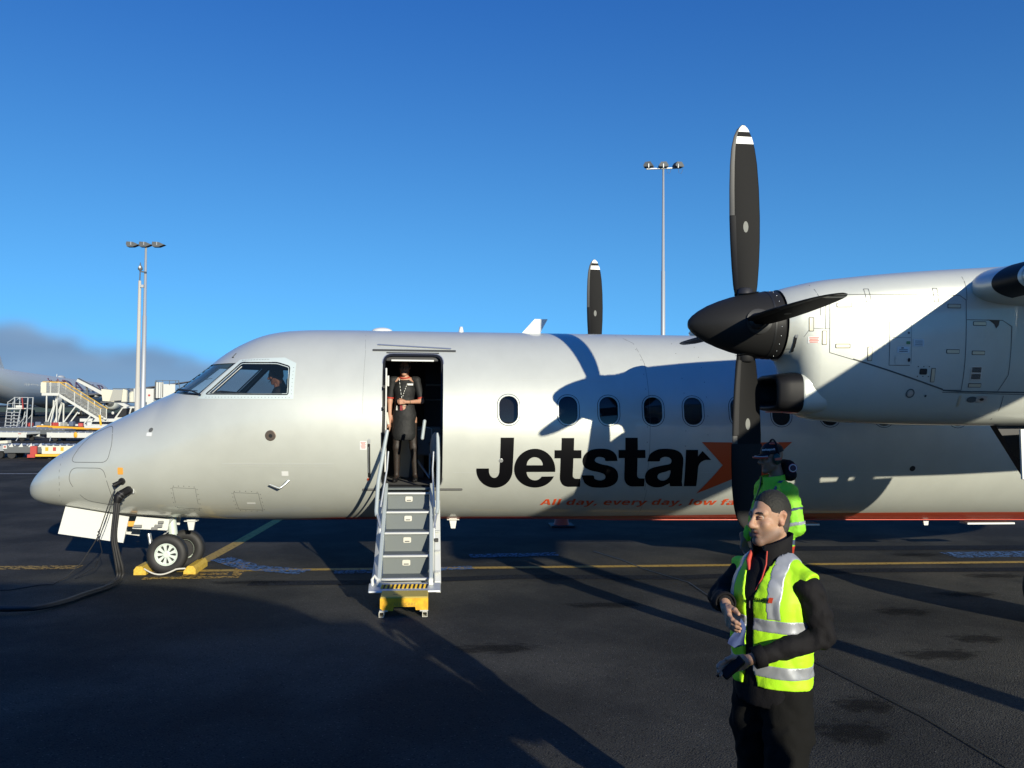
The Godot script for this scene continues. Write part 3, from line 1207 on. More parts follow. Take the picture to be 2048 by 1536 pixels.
	tube(pitot, [on_skin(-1.80, 1.335, -0.01), on_skin(-1.86, 1.305, 0.06), on_skin(-1.90, 1.29, 0.085), Vector3(-2.03, 1.29, on_skin(-1.9, 1.29, 0.085).z)], [0.022, 0.014, 0.012, 0.009], 8)
	part("pitot_probe", pitot, M.steel, plane)
	# door handle slot with its pull
	part("handle_slot", decal([rrect(-0.775, 1.60, 0.034, 0.44, 0.01, 2)], 0.004).mesh(), M.seal, plane)
	part("handle_plate", decal([rrect(-0.772, 1.85, 0.036, 0.06, 0.014, 3)], 0.006).mesh(), M.alu, plane)
	var pull := mb()
	tube(pull, [on_skin(-0.780, 1.78, 0.012), on_skin(-0.780, 1.45, 0.014)], 0.007, 6)
	part("door_pull", pull, M.steel, plane)
	part("pull_tab", decal([rrect(-0.785, 1.36, 0.034, 0.03, 0.006, 2)], 0.012).mesh(), M.red, plane)
	var tick := Sheet.new()
	seam([Vector2(-2.62, 2.925), Vector2(-2.58, 2.99)], 0.008, 0.004, 1.0, tick)
	seam([Vector2(-2.62, 2.925), Vector2(-2.59, 2.928)], 0.008, 0.004, 1.0, tick)
	part("letter_l", tick.mesh(), M.black_print, plane)

	# aerials along the roof and under the belly
	var fin := mb(false)
	prism(fin, [Vector2(1.28, 3.34), Vector2(1.50, 3.585), Vector2(1.69, 3.585), Vector2(1.60, 3.42), Vector2(1.57, 3.33)], 0.03)
	part("blade_aerial", fin, M.white, plane)
	var dome := mb()
	skin_dome(dome, Vector3(-0.70, 3.37, 0.0), Vector3(0.15, 0.055, 0.10))
	part("roof_aerial", dome, M.white, plane)
	var stub := mb()
	lathe(stub, [Vector2(-0.02, 0.045), Vector2(0.05, 0.03), Vector2(0.085, 0.022), Vector2(0.085, 0.0)], Transform3D(Basis(Vector3.RIGHT, -PI / 2), Vector3(0.43, 3.37, 0.0)), 12)
	part("roof_beacon", stub, M.white, plane)
	for x in [-3.22, 0.33, 7.3]:
		var st := mb(false)
		prism(st, [Vector2(x - 0.055, 0.74), Vector2(x + 0.055, 0.74), Vector2(x + 0.032, 0.60), Vector2(x - 0.028, 0.60)], 0.03, Transform3D(Basis.IDENTITY, Vector3(0, 0, 0.30)))
		box(st, Vector3(x, 0.725, 0.30), Vector3(0.17, 0.012, 0.10))
		part("belly_aerial", st, M.white, plane)
	for x in [5.35, 8.3, 9.6]:
		part("belly_plate", box_at(Vector3(x, 0.625, 0.25), Vector3(0.75 if x > 6 else 0.6, 0.03, 0.2)), M.alu, plane)

	build_doorway()
	build_stairs()
	build_nose_gear()


func skin_dome(st: SurfaceTool, c: Vector3, r: Vector3) -> void:
	var rings := []
	for i in 7:
		var t := PI * 0.5 * i / 6.0
		var ring := []
		for k in 20:
			var a := -TAU * k / 20
			ring.append(c + Vector3(r.x * cos(a) * cos(t), r.y * sin(t), r.z * sin(a) * cos(t)))
		rings.append(ring)
	skin(st, rings, true, false)


# axes on the skin: z outwards
func skin_frame(x: float, y: float, side := 1.0) -> Transform3D:
	var p := on_skin(x, y, 0.0, side)
	var n := skin_normal(x, angle_at(x, y), side)
	var u := Vector3.UP.cross(n).normalized()
	return Transform3D(Basis(u, n.cross(u), n), p)


func disc_on(x: float, y: float, r: float, h: float) -> SurfaceTool:
	var st := mb()
	lathe(st, [Vector2(0, r), Vector2(h * 0.7, r), Vector2(h, r * 0.9), Vector2(h, 0)], skin_frame(x, y), 20, -1)
	return st


func tagline(text: String, parent: Node3D) -> void:
	var full := lettering(text, 1.0, 0.0)
	var cut := lettering("All day, every day, low far", 1.0, 0.0)
	var wide := cut.get_aabb()
	var arr := full.surface_get_arrays(0)
	var v: PackedVector3Array = arr[Mesh.ARRAY_VERTEX]
	var ix: PackedInt32Array = arr[Mesh.ARRAY_INDEX]
	var x0: float = full.get_aabb().position.x
	# heights: the capital A stands on the baseline
	var cap := lettering("A", 1.0, 0.0).get_aabb()
	var base := 1e9
	var probe := lettering("All low", 1.0, 0.0).get_aabb()
	base = full.get_aabb().end.y - probe.size.y
	var s := Sheet.new()
	for k in ix:
		var t := (v[k].x - x0) / wide.size.x
		var h := (v[k].y - base) / cap.size.y
		var u := 948.0 + t * (3715.0 - 948.0) + h * 34.0
		var q := lt(u, 1020.0 - h * 80.0)
		put_skin(s, q.x, q.y, 0.004, 1.0)
	part("tagline", s.mesh(), M.orange_print, parent)


func build_doorway() -> void:
	var d := node("doorway", plane)
	part("seal", ring_decal(door_hole, grow(door_hole, -0.028), 0.006, -0.004).mesh(), M.seal, d)
	part("trim", ring_decal(grow(door_hole, 0.012), door_hole, 0.0015, 0.005).mesh(), M.alu, d)
	part("jamb", reveal(grow(door_hole, -0.026), 0.16), M.seal, d)
	# the entry: floor, ceiling and lining, closed to the cockpit and to the cabin
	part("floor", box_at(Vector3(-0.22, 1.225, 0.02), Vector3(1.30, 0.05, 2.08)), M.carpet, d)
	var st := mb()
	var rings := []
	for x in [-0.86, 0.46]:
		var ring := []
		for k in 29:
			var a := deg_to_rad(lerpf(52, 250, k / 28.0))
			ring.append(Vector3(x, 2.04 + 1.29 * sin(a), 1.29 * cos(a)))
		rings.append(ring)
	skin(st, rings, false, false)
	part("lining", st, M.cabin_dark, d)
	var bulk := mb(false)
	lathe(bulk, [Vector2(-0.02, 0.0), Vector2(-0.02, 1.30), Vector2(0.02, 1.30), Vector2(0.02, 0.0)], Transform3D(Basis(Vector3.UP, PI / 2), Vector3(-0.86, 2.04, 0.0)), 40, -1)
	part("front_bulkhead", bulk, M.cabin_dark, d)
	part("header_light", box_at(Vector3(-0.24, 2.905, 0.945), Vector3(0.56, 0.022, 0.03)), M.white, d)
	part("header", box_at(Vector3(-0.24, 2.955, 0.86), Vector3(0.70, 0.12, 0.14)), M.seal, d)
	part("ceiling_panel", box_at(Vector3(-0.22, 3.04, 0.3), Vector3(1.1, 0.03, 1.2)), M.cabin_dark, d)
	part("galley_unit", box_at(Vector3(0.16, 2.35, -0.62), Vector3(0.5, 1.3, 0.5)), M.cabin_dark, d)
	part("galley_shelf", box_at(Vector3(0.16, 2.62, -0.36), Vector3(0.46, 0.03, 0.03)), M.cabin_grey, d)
	part("galley_shelf", box_at(Vector3(0.16, 2.40, -0.36), Vector3(0.46, 0.02, 0.03)), M.cabin_grey, d)
	# folding seat of the crew
	var seat := mb()
	box(seat, Vector3(-0.02, 1.80, -0.10), Vector3(0.36, 0.42, 0.05), Transform3D(), 0.02)
	part("jump_seat", seat, M.cabin_grey, d)
	var pad := mb()
	skin_ball(pad, Vector3(0.085, 1.74, 0.35), Vector3(0.09, 0.21, 0.06))
	part("seat_cushion", pad, M.cabin_cream, d)
	var fr := mb()
	tube(fr, [Vector3(-0.18, 1.96, -0.06), Vector3(-0.05, 2.0, -0.06), Vector3(0.02, 1.98, -0.06), Vector3(0.03, 1.70, -0.06)], 0.008, 8)
	tube(fr, [Vector3(0.0, 1.62, -0.08), Vector3(0.0, 1.26, 0.0)], 0.018, 8)
	tube(fr, [Vector3(-0.2, 1.55, -0.08), Vector3(0.0, 1.28, 0.05)], 0.018, 8)
	part("seat_frame", fr, M.steel, d)
	var belt := mb()
	tube(belt, [Vector3(0.0, 1.78, 0.30), Vector3(0.03, 1.76, 0.34), Vector3(0.05, 1.66, 0.33), Vector3(0.04, 1.55, 0.28)], [0.03, 0.035, 0.035, 0.02], 8)
	part("harness", belt, M.seal, d)
	part("side_panel", box_at(Vector3(-0.36, 1.56, -0.45), Vector3(0.16, 0.62, 0.05), Basis(Vector3.BACK, -0.1)), M.cabin_cream, d)
	part("panel", box_at(Vector3(-0.2, 1.56, -0.5), Vector3(0.22, 0.62, 0.04)), M.cabin_grey, d)
	# the hinge side carries a white strip with stays
	var stay := mb()
	box(stay, Vector3(-0.575, 2.12, 1.13), Vector3(0.022, 1.35, 0.03), Transform3D(), 0.006)
	part("door_stay", stay, M.white, d)
	for y in [2.55, 2.28, 1.95, 1.7]:
		part("stay_bracket", box_at(Vector3(-0.60, y, 1.17), Vector3(0.03, 0.04, 0.05)), M.dark_metal, d)
	part("stay_cover", box_at(Vector3(-0.555, 2.63, 1.0), Vector3(0.025, 0.14, 0.05)), M.white, d)
	part("stay_cover", box_at(Vector3(-0.555, 2.14, 1.05), Vector3(0.03, 0.16, 0.05), Basis(Vector3.BACK, 0.15)), M.cabin_cream, d)


func skin_ball(st: SurfaceTool, c: Vector3, r: Vector3, n := 18) -> void:
	var rings := []
	for i in n / 2 + 1:
		var t := PI * i / (n / 2) - PI * 0.5
		var ring := []
		for k in n:
			var a := -TAU * k / n
			ring.append(c + Vector3(r.x * cos(a) * cos(t), r.y * sin(t), r.z * sin(a) * cos(t)))
		rings.append(ring)
	skin(st, rings, true, false)


func build_stairs() -> void:
	var s := node("air_stairs", plane)
	var tr := [Vector2(1.195, 1.25), Vector2(0.997, 1.60), Vector2(0.79, 1.95), Vector2(0.567, 2.24), Vector2(0.355, 2.52)]
	for i in 5:
		var y: float = tr[i].x
		var z: float = tr[i].y
		var depth := 0.30 if i else 0.2
		part("tread", box_at(Vector3(-0.265, y - 0.015, z - depth * 0.5), Vector3(0.53, 0.025, depth)), M.tread, s)
		part("nosing", box_at(Vector3(-0.265, y - 0.012, z + 0.006), Vector3(0.535, 0.032, 0.022), Basis.IDENTITY, 0.006), M.alu, s)
		if i < 4:
			var y1: float = tr[i + 1].x
			var z1: float = tr[i + 1].y - 0.30
			# the riser slopes back under the nosing
			var st := mb(false)
			prism(st, [Vector2(z - 0.012, y - 0.03), Vector2(z - 0.030, y - 0.03), Vector2(z1 + 0.0, y1 - 0.01), Vector2(z1 + 0.018, y1 - 0.005)], 0.53, Transform3D(Basis(Vector3(0, 0, 1), Vector3(0, 1, 0), Vector3(-1, 0, 0)), Vector3(-0.265, 0, 0)))
			part("riser", st, M.riser, s)
			var hy := lerpf(y, y1, 0.42)
			var hz := lerpf(z, z1, 0.42) + 0.004
			var lean := atan2(z - z1, y - y1)
			var plate := mb()
			prism(plate, Array(rrect(0, 0, 0.092, 0.066, 0.014, 4)), 0.008, Transform3D(Basis(Vector3.RIGHT, lean), Vector3(-0.262, hy, hz)))
			part("step_light", plate, M.cabin_cream, s)
			var slot := mb()
			prism(slot, Array(rrect(0, -0.016, 0.056, 0.012, 0.003, 2)), 0.008, Transform3D(Basis(Vector3.RIGHT, lean), Vector3(-0.262, hy, hz + 0.004)))
			part("light_slot", slot, M.seam, s)
	part("threshold", box_at(Vector3(-0.25, 1.238, 1.10), Vector3(0.62, 0.025, 0.28)), M.tread, s)
	# cheeks beside the treads
	for x in [-0.555, 0.025]:
		var st := mb(false)
		for k in 1:
			beam(st, Vector3(x, 1.27, 1.16), Vector3(x, 0.33, 2.60), 0.045, 0.10, 0.008)
		part("cheek", st, M.rail, s)
		part("cheek_foot", box_at(Vector3(x, 0.335, 2.61), Vector3(0.05, 0.075, 0.07)), M.white, s)
	# the door's outer skin under the treads, seen at its right edge
	var skin_st := mb()
	var rings := []
	for i in 9:
		var t := i / 8.0
		var y := lerpf(1.06, 0.225, t) - 0.15 * sin(t * PI)
		var z := lerpf(1.16, 2.60, t) - 0.12 * sin(t * PI)
		rings.append([Vector3(-0.655, y - 0.02, z), Vector3(0.135, y - 0.02, z), Vector3(0.135, y + 0.02, z), Vector3(-0.655, y + 0.02, z)])
	skin(skin_st, rings, true, true)
	part("door_skin", skin_st, M.white, s)
	var edge := mb(false)
	beam(edge, Vector3(0.095, 1.08, 1.3), Vector3(0.100, 0.30, 2.58), 0.075, 0.05, 0.01)
	part("door_edge", edge, M.white, s)
	for k in 3:
		var t := 0.45 + 0.24 * k
		part("edge_fitting", box_at(Vector3(0.10, lerpf(1.10, 0.33, t) + 0.035, lerpf(1.3, 2.58, t)), Vector3(0.06, 0.012, 0.05)), M.alu, s)
	part("door_latch", box_at(Vector3(0.085, 0.70, 2.0), Vector3(0.05, 0.04, 0.05)), M.dark_metal, s)
	# bottom lip with hazard stripes
	part("bottom_lip", box_at(Vector3(-0.265, 0.275, 2.655), Vector3(0.80, 0.025, 0.17), Basis(Vector3.RIGHT, 0.42), 0.01), M.alu, s)
	for k in 22:
		part("hazard_stripe", hazard(k), M.yellow if k % 2 == 0 else M.seal, s)
	var hook := mb()
	tube(hook, [Vector3(-0.62, 0.28, 2.62), Vector3(-0.63, 0.36, 2.6), Vector3(-0.60, 0.40, 2.6), Vector3(-0.57, 0.36, 2.62)], 0.018, 8)
	part("stay_hook", hook, M.white, s)
	# hand rails
	var l := mb()
	tube(l, [Vector3(-0.545, 1.99, 1.30), Vector3(-0.565, 1.86, 1.34), Vector3(-0.635, 1.36, 1.58), Vector3(-0.645, 1.02, 1.76), Vector3(-0.635, 0.97, 1.80)], 0.024, 10)
	part("hand_rail", l, M.rail, s)
	var r := mb()
	tube(r, [Vector3(0.09, 1.96, 1.30), Vector3(0.097, 1.9, 1.31), Vector3(0.105, 1.62, 1.44), Vector3(0.10, 1.05, 1.74), Vector3(0.09, 0.99, 1.80)], [0.012, 0.022, 0.024, 0.024, 0.022], 10)
	part("hand_rail", r, M.rail, s)
	for q in [[-0.635, -0.588, -0.58], [0.09, 0.057, 0.062]]:
		var st := mb(false)
		beam(st, Vector3(q[0], 0.99, 1.80), Vector3(q[1], 0.83, 1.92), 0.014, 0.028)
		beam(st, Vector3(q[1], 0.83, 1.92), Vector3(q[2], 0.69, 1.98), 0.014, 0.028)
		beam(st, Vector3(q[0] + (0.022 if q[0] < 0 else -0.022), 0.97, 1.82), Vector3(q[1] + 0.018, 0.83, 1.94), 0.008, 0.02)
		part("rail_link", st, M.alu, s)
	for q in [[-0.53, -0.60], [0.045, 0.06]]:
		var st := mb()
		tube(st, [Vector3(q[0], 1.72, 1.30), Vector3(q[0] - 0.01, 1.5, 1.38), Vector3(q[1], 1.05, 1.62)], 0.013, 8)
		part("rail_stay", st, M.alu, s)
	var bl := mb(false)
	box(bl, Vector3(-0.535, 1.88, 1.27), Vector3(0.04, 0.26, 0.06), Transform3D(Basis(Vector3.BACK, -0.12), Vector3(0.22, 0.07, 0)), 0.012)
	part("rail_sleeve", bl, M.rail, s)


func hazard(k: int) -> SurfaceTool:
	var st := mb(false)
	var x := -0.52 + 0.0235 * k
	prism(st, [Vector2(x, -0.045), Vector2(x + 0.0225, -0.045), Vector2(x + 0.0105, 0.030), Vector2(x - 0.012, 0.030)], 0.003, Transform3D(Basis(Vector3.RIGHT, 0.42) * Basis(Vector3(1, 0, 0), Vector3(0, 0, 1), Vector3(0, -1, 0)), Vector3(0, 0.275, 2.655) + Basis(Vector3.RIGHT, 0.42) * Vector3(0, 0.0145, 0)))
	return st


func wheel(called: String, parent: Node3D, at: Vector3, r: float, w: float, face := 1.0, holes := 9) -> void:
	# tyre, rim with lightening holes; the axle runs along z
	var t := Transform3D(Basis.IDENTITY, at)
	var o := node(called, parent)
	var st := mb()
	lathe(st, [Vector2(-w * 0.42, r * 0.55), Vector2(-w * 0.5, r * 0.66), Vector2(-w * 0.5, r * 0.80), Vector2(-w * 0.42, r * 0.93), Vector2(-w * 0.28, r * 0.985), Vector2(-w * 0.12, r), Vector2(-w * 0.10, r * 0.985), Vector2(-w * 0.07, r * 0.985), Vector2(-w * 0.05, r), Vector2(w * 0.05, r), Vector2(w * 0.07, r * 0.985), Vector2(w * 0.10, r * 0.985), Vector2(w * 0.12, r), Vector2(w * 0.28, r * 0.985), Vector2(w * 0.42, r * 0.93), Vector2(w * 0.5, r * 0.80), Vector2(w * 0.5, r * 0.66), Vector2(w * 0.42, r * 0.55)], t, 48)
	part("tyre", st, M.rubber, o)
	var rm := mb()
	var f := face
	var prof := [Vector2(w * 0.40 * f, r * 0.575), Vector2(w * 0.47 * f, r * 0.56), Vector2(w * 0.47 * f, r * 0.52), Vector2(w * 0.34 * f, r * 0.50), Vector2(w * 0.30 * f, r * 0.46)]
	if f < 0:
		prof.reverse()
	lathe(rm, prof, t, 36, -1)
	lathe(rm, [Vector2(-w * 0.3, r * 0.48), Vector2(w * 0.3, r * 0.48)] if f > 0 else [Vector2(-w * 0.3, r * 0.48), Vector2(w * 0.3, r * 0.48)], t, 30)
	part("rim", rm, M.rim, o)
	var back := mb()
	lathe(back, [Vector2(w * 0.10 * f, r * 0.48), Vector2(w * 0.10 * f, 0)] if f > 0 else [Vector2(w * 0.10 * f, 0), Vector2(w * 0.10 * f, r * 0.48)], t, 30, -1)
	part("brake_disc", back, M.dark_metal, o)
	for k in holes:
		var a := TAU * (k + 0.5) / holes
		var sp := mb(false)
		prism(sp, [Vector2(r * 0.14, -r * 0.045), Vector2(r * 0.40, -r * 0.075), Vector2(r * 0.49, -r * 0.13), Vector2(r * 0.49, r * 0.13), Vector2(r * 0.40, r * 0.075), Vector2(r * 0.14, r * 0.045)], 0.02, t * Transform3D(Basis(Vector3.BACK, a), Vector3(0, 0, w * 0.30 * f)))
		part("spoke", sp, M.rim, o)
	var hub := mb()
	lathe(hub, [Vector2(w * 0.28, r * 0.19), Vector2(w * 0.36, r * 0.18), Vector2(w * 0.39, r * 0.14), Vector2(w * 0.39, 0)], t if f > 0 else t * Transform3D(Basis(Vector3.UP, PI), Vector3.ZERO), 20, -1)
	part("hub_cap", hub, M.rim, o)


func build_nose_gear() -> void:
	wheel("nose_wheel", plane, Vector3(-3.545, 0.268, 0.23), 0.268, 0.165)
	wheel("nose_wheel", plane, Vector3(-3.44, 0.268, -0.23), 0.268, 0.165, -1.0)
	var g := node("nose_gear", plane)
	var st := mb()
	tube(st, [Vector3(-3.49, 0.268, 0.0), Vector3(-3.56, 0.62, 0.0)], 0.04, 12)
	tube(st, [Vector3(-3.54, 0.50, 0.0), Vector3(-3.60, 0.95, 0.0)], 0.06, 12)
	tube(st, [Vector3(-3.55, 0.268, 0.20), Vector3(-3.44, 0.268, -0.20)], 0.045, 10)
	part("strut", st, M.rim, g)
	var link := mb(false)
	beam(link, Vector3(-3.60, 0.55, 0.0), Vector3(-3.78, 0.40, 0.0), 0.06, 0.02)
	beam(link, Vector3(-3.78, 0.40, 0.0), Vector3(-3.62, 0.27, 0.0), 0.06, 0.02)
	beam(link, Vector3(-3.86, 0.52, 0.02), Vector3(-3.79, 0.20, 0.05), 0.05, 0.03)
	beam(link, Vector3(-3.62, 0.62, 0.06), Vector3(-3.40, 0.92, 0.06), 0.04, 0.04)
	part("torque_link", link, M.alu, g)
	var jack := mb()
	tube(jack, [Vector3(-4.02, 0.64, 0.1), Vector3(-3.62, 0.58, 0.05)], 0.03, 8)
	part("steering_jack", jack, M.cabin_cream, g)
	part("gear_bay", box_at(Vector3(-3.95, 0.83, 0.0), Vector3(1.1, 0.10, 0.5)), M.seal, g)
	# doors hang open beside the leg
	for side in [1.0, -1.0]:
		var d := mb(false)
		prism(d, [Vector2(-4.869, 0.925), Vector2(-4.04, 0.785), Vector2(-4.098, 0.438), Vector2(-4.943, 0.565)], 0.02, Transform3D(Basis(Vector3.RIGHT, -0.10 * side), Vector3(0, 0.0, 0.36 * side)))
		part("forward_gear_door", d, M.white, g)
		var r := mb(false)
		prism(r, [Vector2(-3.947, 0.785), Vector2(-3.513, 0.745), Vector2(-3.535, 0.596), Vector2(-3.994, 0.622)], 0.02, Transform3D(Basis(Vector3.RIGHT, -0.10 * side), Vector3(0, 0.0, 0.34 * side)))
		part("rear_gear_door", r, M.white, g)
	for q in [[-3.90, 0.665, 0.11], [-3.63, 0.665, 0.10], [-3.60, 0.715, 0.07], [-3.68, 0.632, 0.08]]:
		var p := mb(false)
		box(p, Vector3(q[0], q[1], 0.36 - 0.10 * (q[1] - 0.7)), Vector3(q[2], 0.035, 0.012))
		part("door_bracket", p, M.cabin_grey, g)
	var orange := mb(false)
	box(orange, Vector3(-4.02, 0.68, 0.24), Vector3(0.09, 0.07, 0.03))
	part("warning_plate", orange, M.sticker_orange, g)


# ------------------------------------------------------------------ engine, propellers, wing, main gear
const ENGINE_Z := 3.94
# station, top, bottom, half width, roundness
const POD := [[3.47, 3.49, 2.79, 0.35, 2.0], [3.50, 3.505, 2.765, 0.37, 2.0], [3.56, 3.52, 2.70, 0.385, 2.05], [3.61, 3.535, 2.52, 0.40, 2.15], [3.66, 3.545, 2.31, 0.41, 2.3], [3.72, 3.56, 2.225, 0.425, 2.45], [3.90, 3.595, 2.185, 0.46, 2.6], [4.10, 3.62, 2.165, 0.50, 2.6], [4.40, 3.655, 2.152, 0.535, 2.6], [4.80, 3.695, 2.14, 0.555, 2.55], [5.40, 3.742, 2.135, 0.56, 2.6], [6.20, 3.79, 2.14, 0.56, 2.6], [7.5, 3.75, 2.155, 0.54, 2.5], [8.6, 3.62, 2.19, 0.50, 2.4], [9.5, 3.46, 2.255, 0.43, 2.3], [9.68, 3.42, 2.35, 0.40, 2.2], [9.78, 3.35, 2.62, 0.30, 2.0], [9.80, 3.0, 2.98, 0.02, 2.0]]


func pod_section(x: float) -> Array:
	var i := 0
	while i < POD.size() - 2 and x > POD[i + 1][0]:
		i += 1
	var t := clampf((x - POD[i][0]) / (POD[i + 1][0] - POD[i][0]), 0.0, 1.0)
	var out := []
	for k in [1, 2, 3, 4]:
		var p := Vector2(POD[i][0], POD[i][k])
		var q := Vector2(POD[i + 1][0], POD[i + 1][k])
		var m0: float = (q.y - POD[maxi(i - 1, 0)][k]) / (q.x - POD[maxi(i - 1, 0)][0])
		var m1: float = (POD[mini(i + 2, POD.size() - 1)][k] - p.y) / (POD[mini(i + 2, POD.size() - 1)][0] - p.x)
		var h := q.x - p.x
		var t2 := t * t
		var t3 := t2 * t
		out.append((2 * t3 - 3 * t2 + 1) * p.y + (t3 - 2 * t2 + t) * h * m0 + (-2 * t3 + 3 * t2) * q.y + (t3 - t2) * h * m1)
	return out


# point at a station and angle; the side that faces outboard has z above the engine's axis
func pod_at(x: float, a: float) -> Vector3:
	var s := pod_section(x)
	var c := cos(a)
	var n := sin(a)
	var e: float = 2.0 / (s[3] + (0.5 * smoothstep(3.6, 3.75, x) * (1.0 - smoothstep(4.2, 5.4, x)) if n < 0.0 else 0.0))
	var cy: float = s[0] - minf(0.35 + 0.0 * x, (s[0] - s[1]) * 0.5)
	var r: float = s[0] - cy if n > 0 else cy - s[1]
	return Vector3(x, cy + r * signf(n) * pow(absf(n), e), s[2] * signf(c) * pow(absf(c), e))


func pod_on(x: float, y: float, off: float) -> Array:
	# search the angle on the outboard side
	var lo := -PI * 0.5
	var hi := PI * 0.5
	for i in 24:
		var m := (lo + hi) * 0.5
		if pod_at(x, m).y < y:
			lo = m
		else:
			hi = m
	var a := (lo + hi) * 0.5
	var p := pod_at(x, a)
	var n := (pod_at(x + 0.02, a) - pod_at(x - 0.02, a)).cross(pod_at(x, a + 0.03) - pod_at(x, a - 0.03)).normalized()
	if n.z < 0:
		n = -n
	return [p + n * off, n]


func pod_seam(pts: Array, width: float, off := 0.002, s: Sheet = null) -> Sheet:
	if s == null:
		s = Sheet.new()
	for i in pts.size() - 1:
		var a: Vector2 = pts[i]
		var b: Vector2 = pts[i + 1]
		var n := maxi(1, int(a.distance_to(b) / 0.06))
		var o := (b - a).normalized().orthogonal() * width * 0.5
		for k in n:
			var p := a.lerp(b, float(k) / n)
			var q := a.lerp(b, float(k + 1) / n)
			for c in [p + o, q + o, q - o, p + o, q - o, p - o]:
				var h := pod_on(c.x, c.y, off)
				s.corner(h[0], h[1])
	return s


func pod_decal(poly: PackedVector2Array, off: float, s: Sheet = null) -> Sheet:
	if s == null:
		s = Sheet.new()
	var r := Rect2(poly[0], Vector2.ZERO)
	for p in poly:
		r = r.expand(p)
	var x := r.position.x
	while x < r.end.x:
		var y := r.position.y
		while y < r.end.y:
			for c in Geometry2D.intersect_polygons(poly, PackedVector2Array([Vector2(x, y), Vector2(x + 0.1, y), Vector2(x + 0.1, y + 0.06), Vector2(x, y + 0.06)])):
				for k in Geometry2D.triangulate_polygon(c):
					var h := pod_on(c[k].x, c[k].y, off)
					s.corner(h[0], h[1])
			y += 0.06
		x += 0.1
	return s


func build_engine_side() -> void:
	for side in [1.0, -1.0]:
		engine(side)
	wing()
	main_gear()


func engine(side: float) -> void:
	var o := node("engine_nacelle", plane, Vector3(0, 0, ENGINE_Z * side))
	var s := Sheet.new()
	var xs := []
	var x := 3.47
	while x < 9.79:
		xs.append(x)
		x += 0.06 if x < 5.0 or x > 9.3 else 0.2
	xs.append(9.80)
	var na := 56
	var grid := []
	for i in xs.size():
		var ring := []
		for k in na + 1:
			ring.append(pod_at(xs[i], TAU * k / na - PI))
		grid.append(ring)
	var nrm := []
	for i in xs.size():
		var ring := []
		for k in na + 1:
			var u: Vector3 = grid[mini(i + 1, xs.size() - 1)][k] - grid[maxi(i - 1, 0)][k]
			var v: Vector3 = grid[i][(k + 1) % na] - grid[i][(k + na - 1) % na]
			var n := u.cross(v).normalized()
			var c := Vector3(xs[i], 2.95, 0)
			ring.append(n if n.dot(grid[i][k] - c) > 0 else -n)
		nrm.append(ring)
	for i in xs.size() - 1:
		for k in na:
			for c in [[i, k], [i + 1, k], [i + 1, k + 1], [i, k], [i + 1, k + 1], [i, k + 1]]:
				s.corner(grid[c[0]][c[1]], nrm[c[0]][c[1]])
	part("cowling", s.mesh(), M.silver, o)
	var face := mb(false)
	lathe(face, [Vector2(3.47, 0.36), Vector2(3.47, 0.0)], Transform3D(Basis(Vector3(0, 0, 1), Vector3(0, 1, 0), Vector3(1, 0, 0)), Vector3(0, 3.14, 0)), 32, -1)
	part("front_face", face, M.seal, o)
	# chin intake with its black lip
	var rings := []
	for q in [[4.10, 2.46, 0.20, 0.10, 0.7], [3.98, 2.46, 0.30, 0.17, 0.6], [3.84, 2.458, 0.352, 0.208, 0.55], [3.72, 2.458, 0.358, 0.216, 0.52], [3.66, 2.458, 0.354, 0.212, 0.5], [3.64, 2.458, 0.351, 0.209, 0.5], [3.63, 2.458, 0.350, 0.208, 0.5], [3.62, 2.46, 0.345, 0.205, 0.5], [3.50, 2.455, 0.335, 0.195, 0.5], [3.40, 2.455, 0.32, 0.18, 0.5], [3.365, 2.455, 0.295, 0.155, 0.5], [3.40, 2.455, 0.265, 0.13, 0.5], [3.75, 2.455, 0.24, 0.11, 0.5]]:
		var ring := []
		for k in 36:
			var a := TAU * k / 36
			ring.append(Vector3(q[0], q[1] + q[3] * signf(sin(a)) * pow(absf(sin(a)), q[4]), q[2] * signf(cos(a)) * pow(absf(cos(a)), q[4])))
		rings.append(ring)
	var chin := mb()
	skin(chin, rings.slice(0, 8), true, false)
	part("intake_fairing", chin, M.silver, o)
	var lip := mb()
	skin(lip, rings.slice(7), true, false)
	part("intake_lip", lip, M.boot, o)
	part("intake_duct", box_at(Vector3(3.76, 2.455, 0), Vector3(0.02, 0.24, 0.5)), M.seal, o)
	var red := mb(false)
	box(red, Vector3(3.62, 2.262, 0.0), Vector3(0.34, 0.012, 0.4))
	part("red_intake_plate", red, M.red, o)
	if side > 0:
		nacelle_details(o)
	propeller(o)


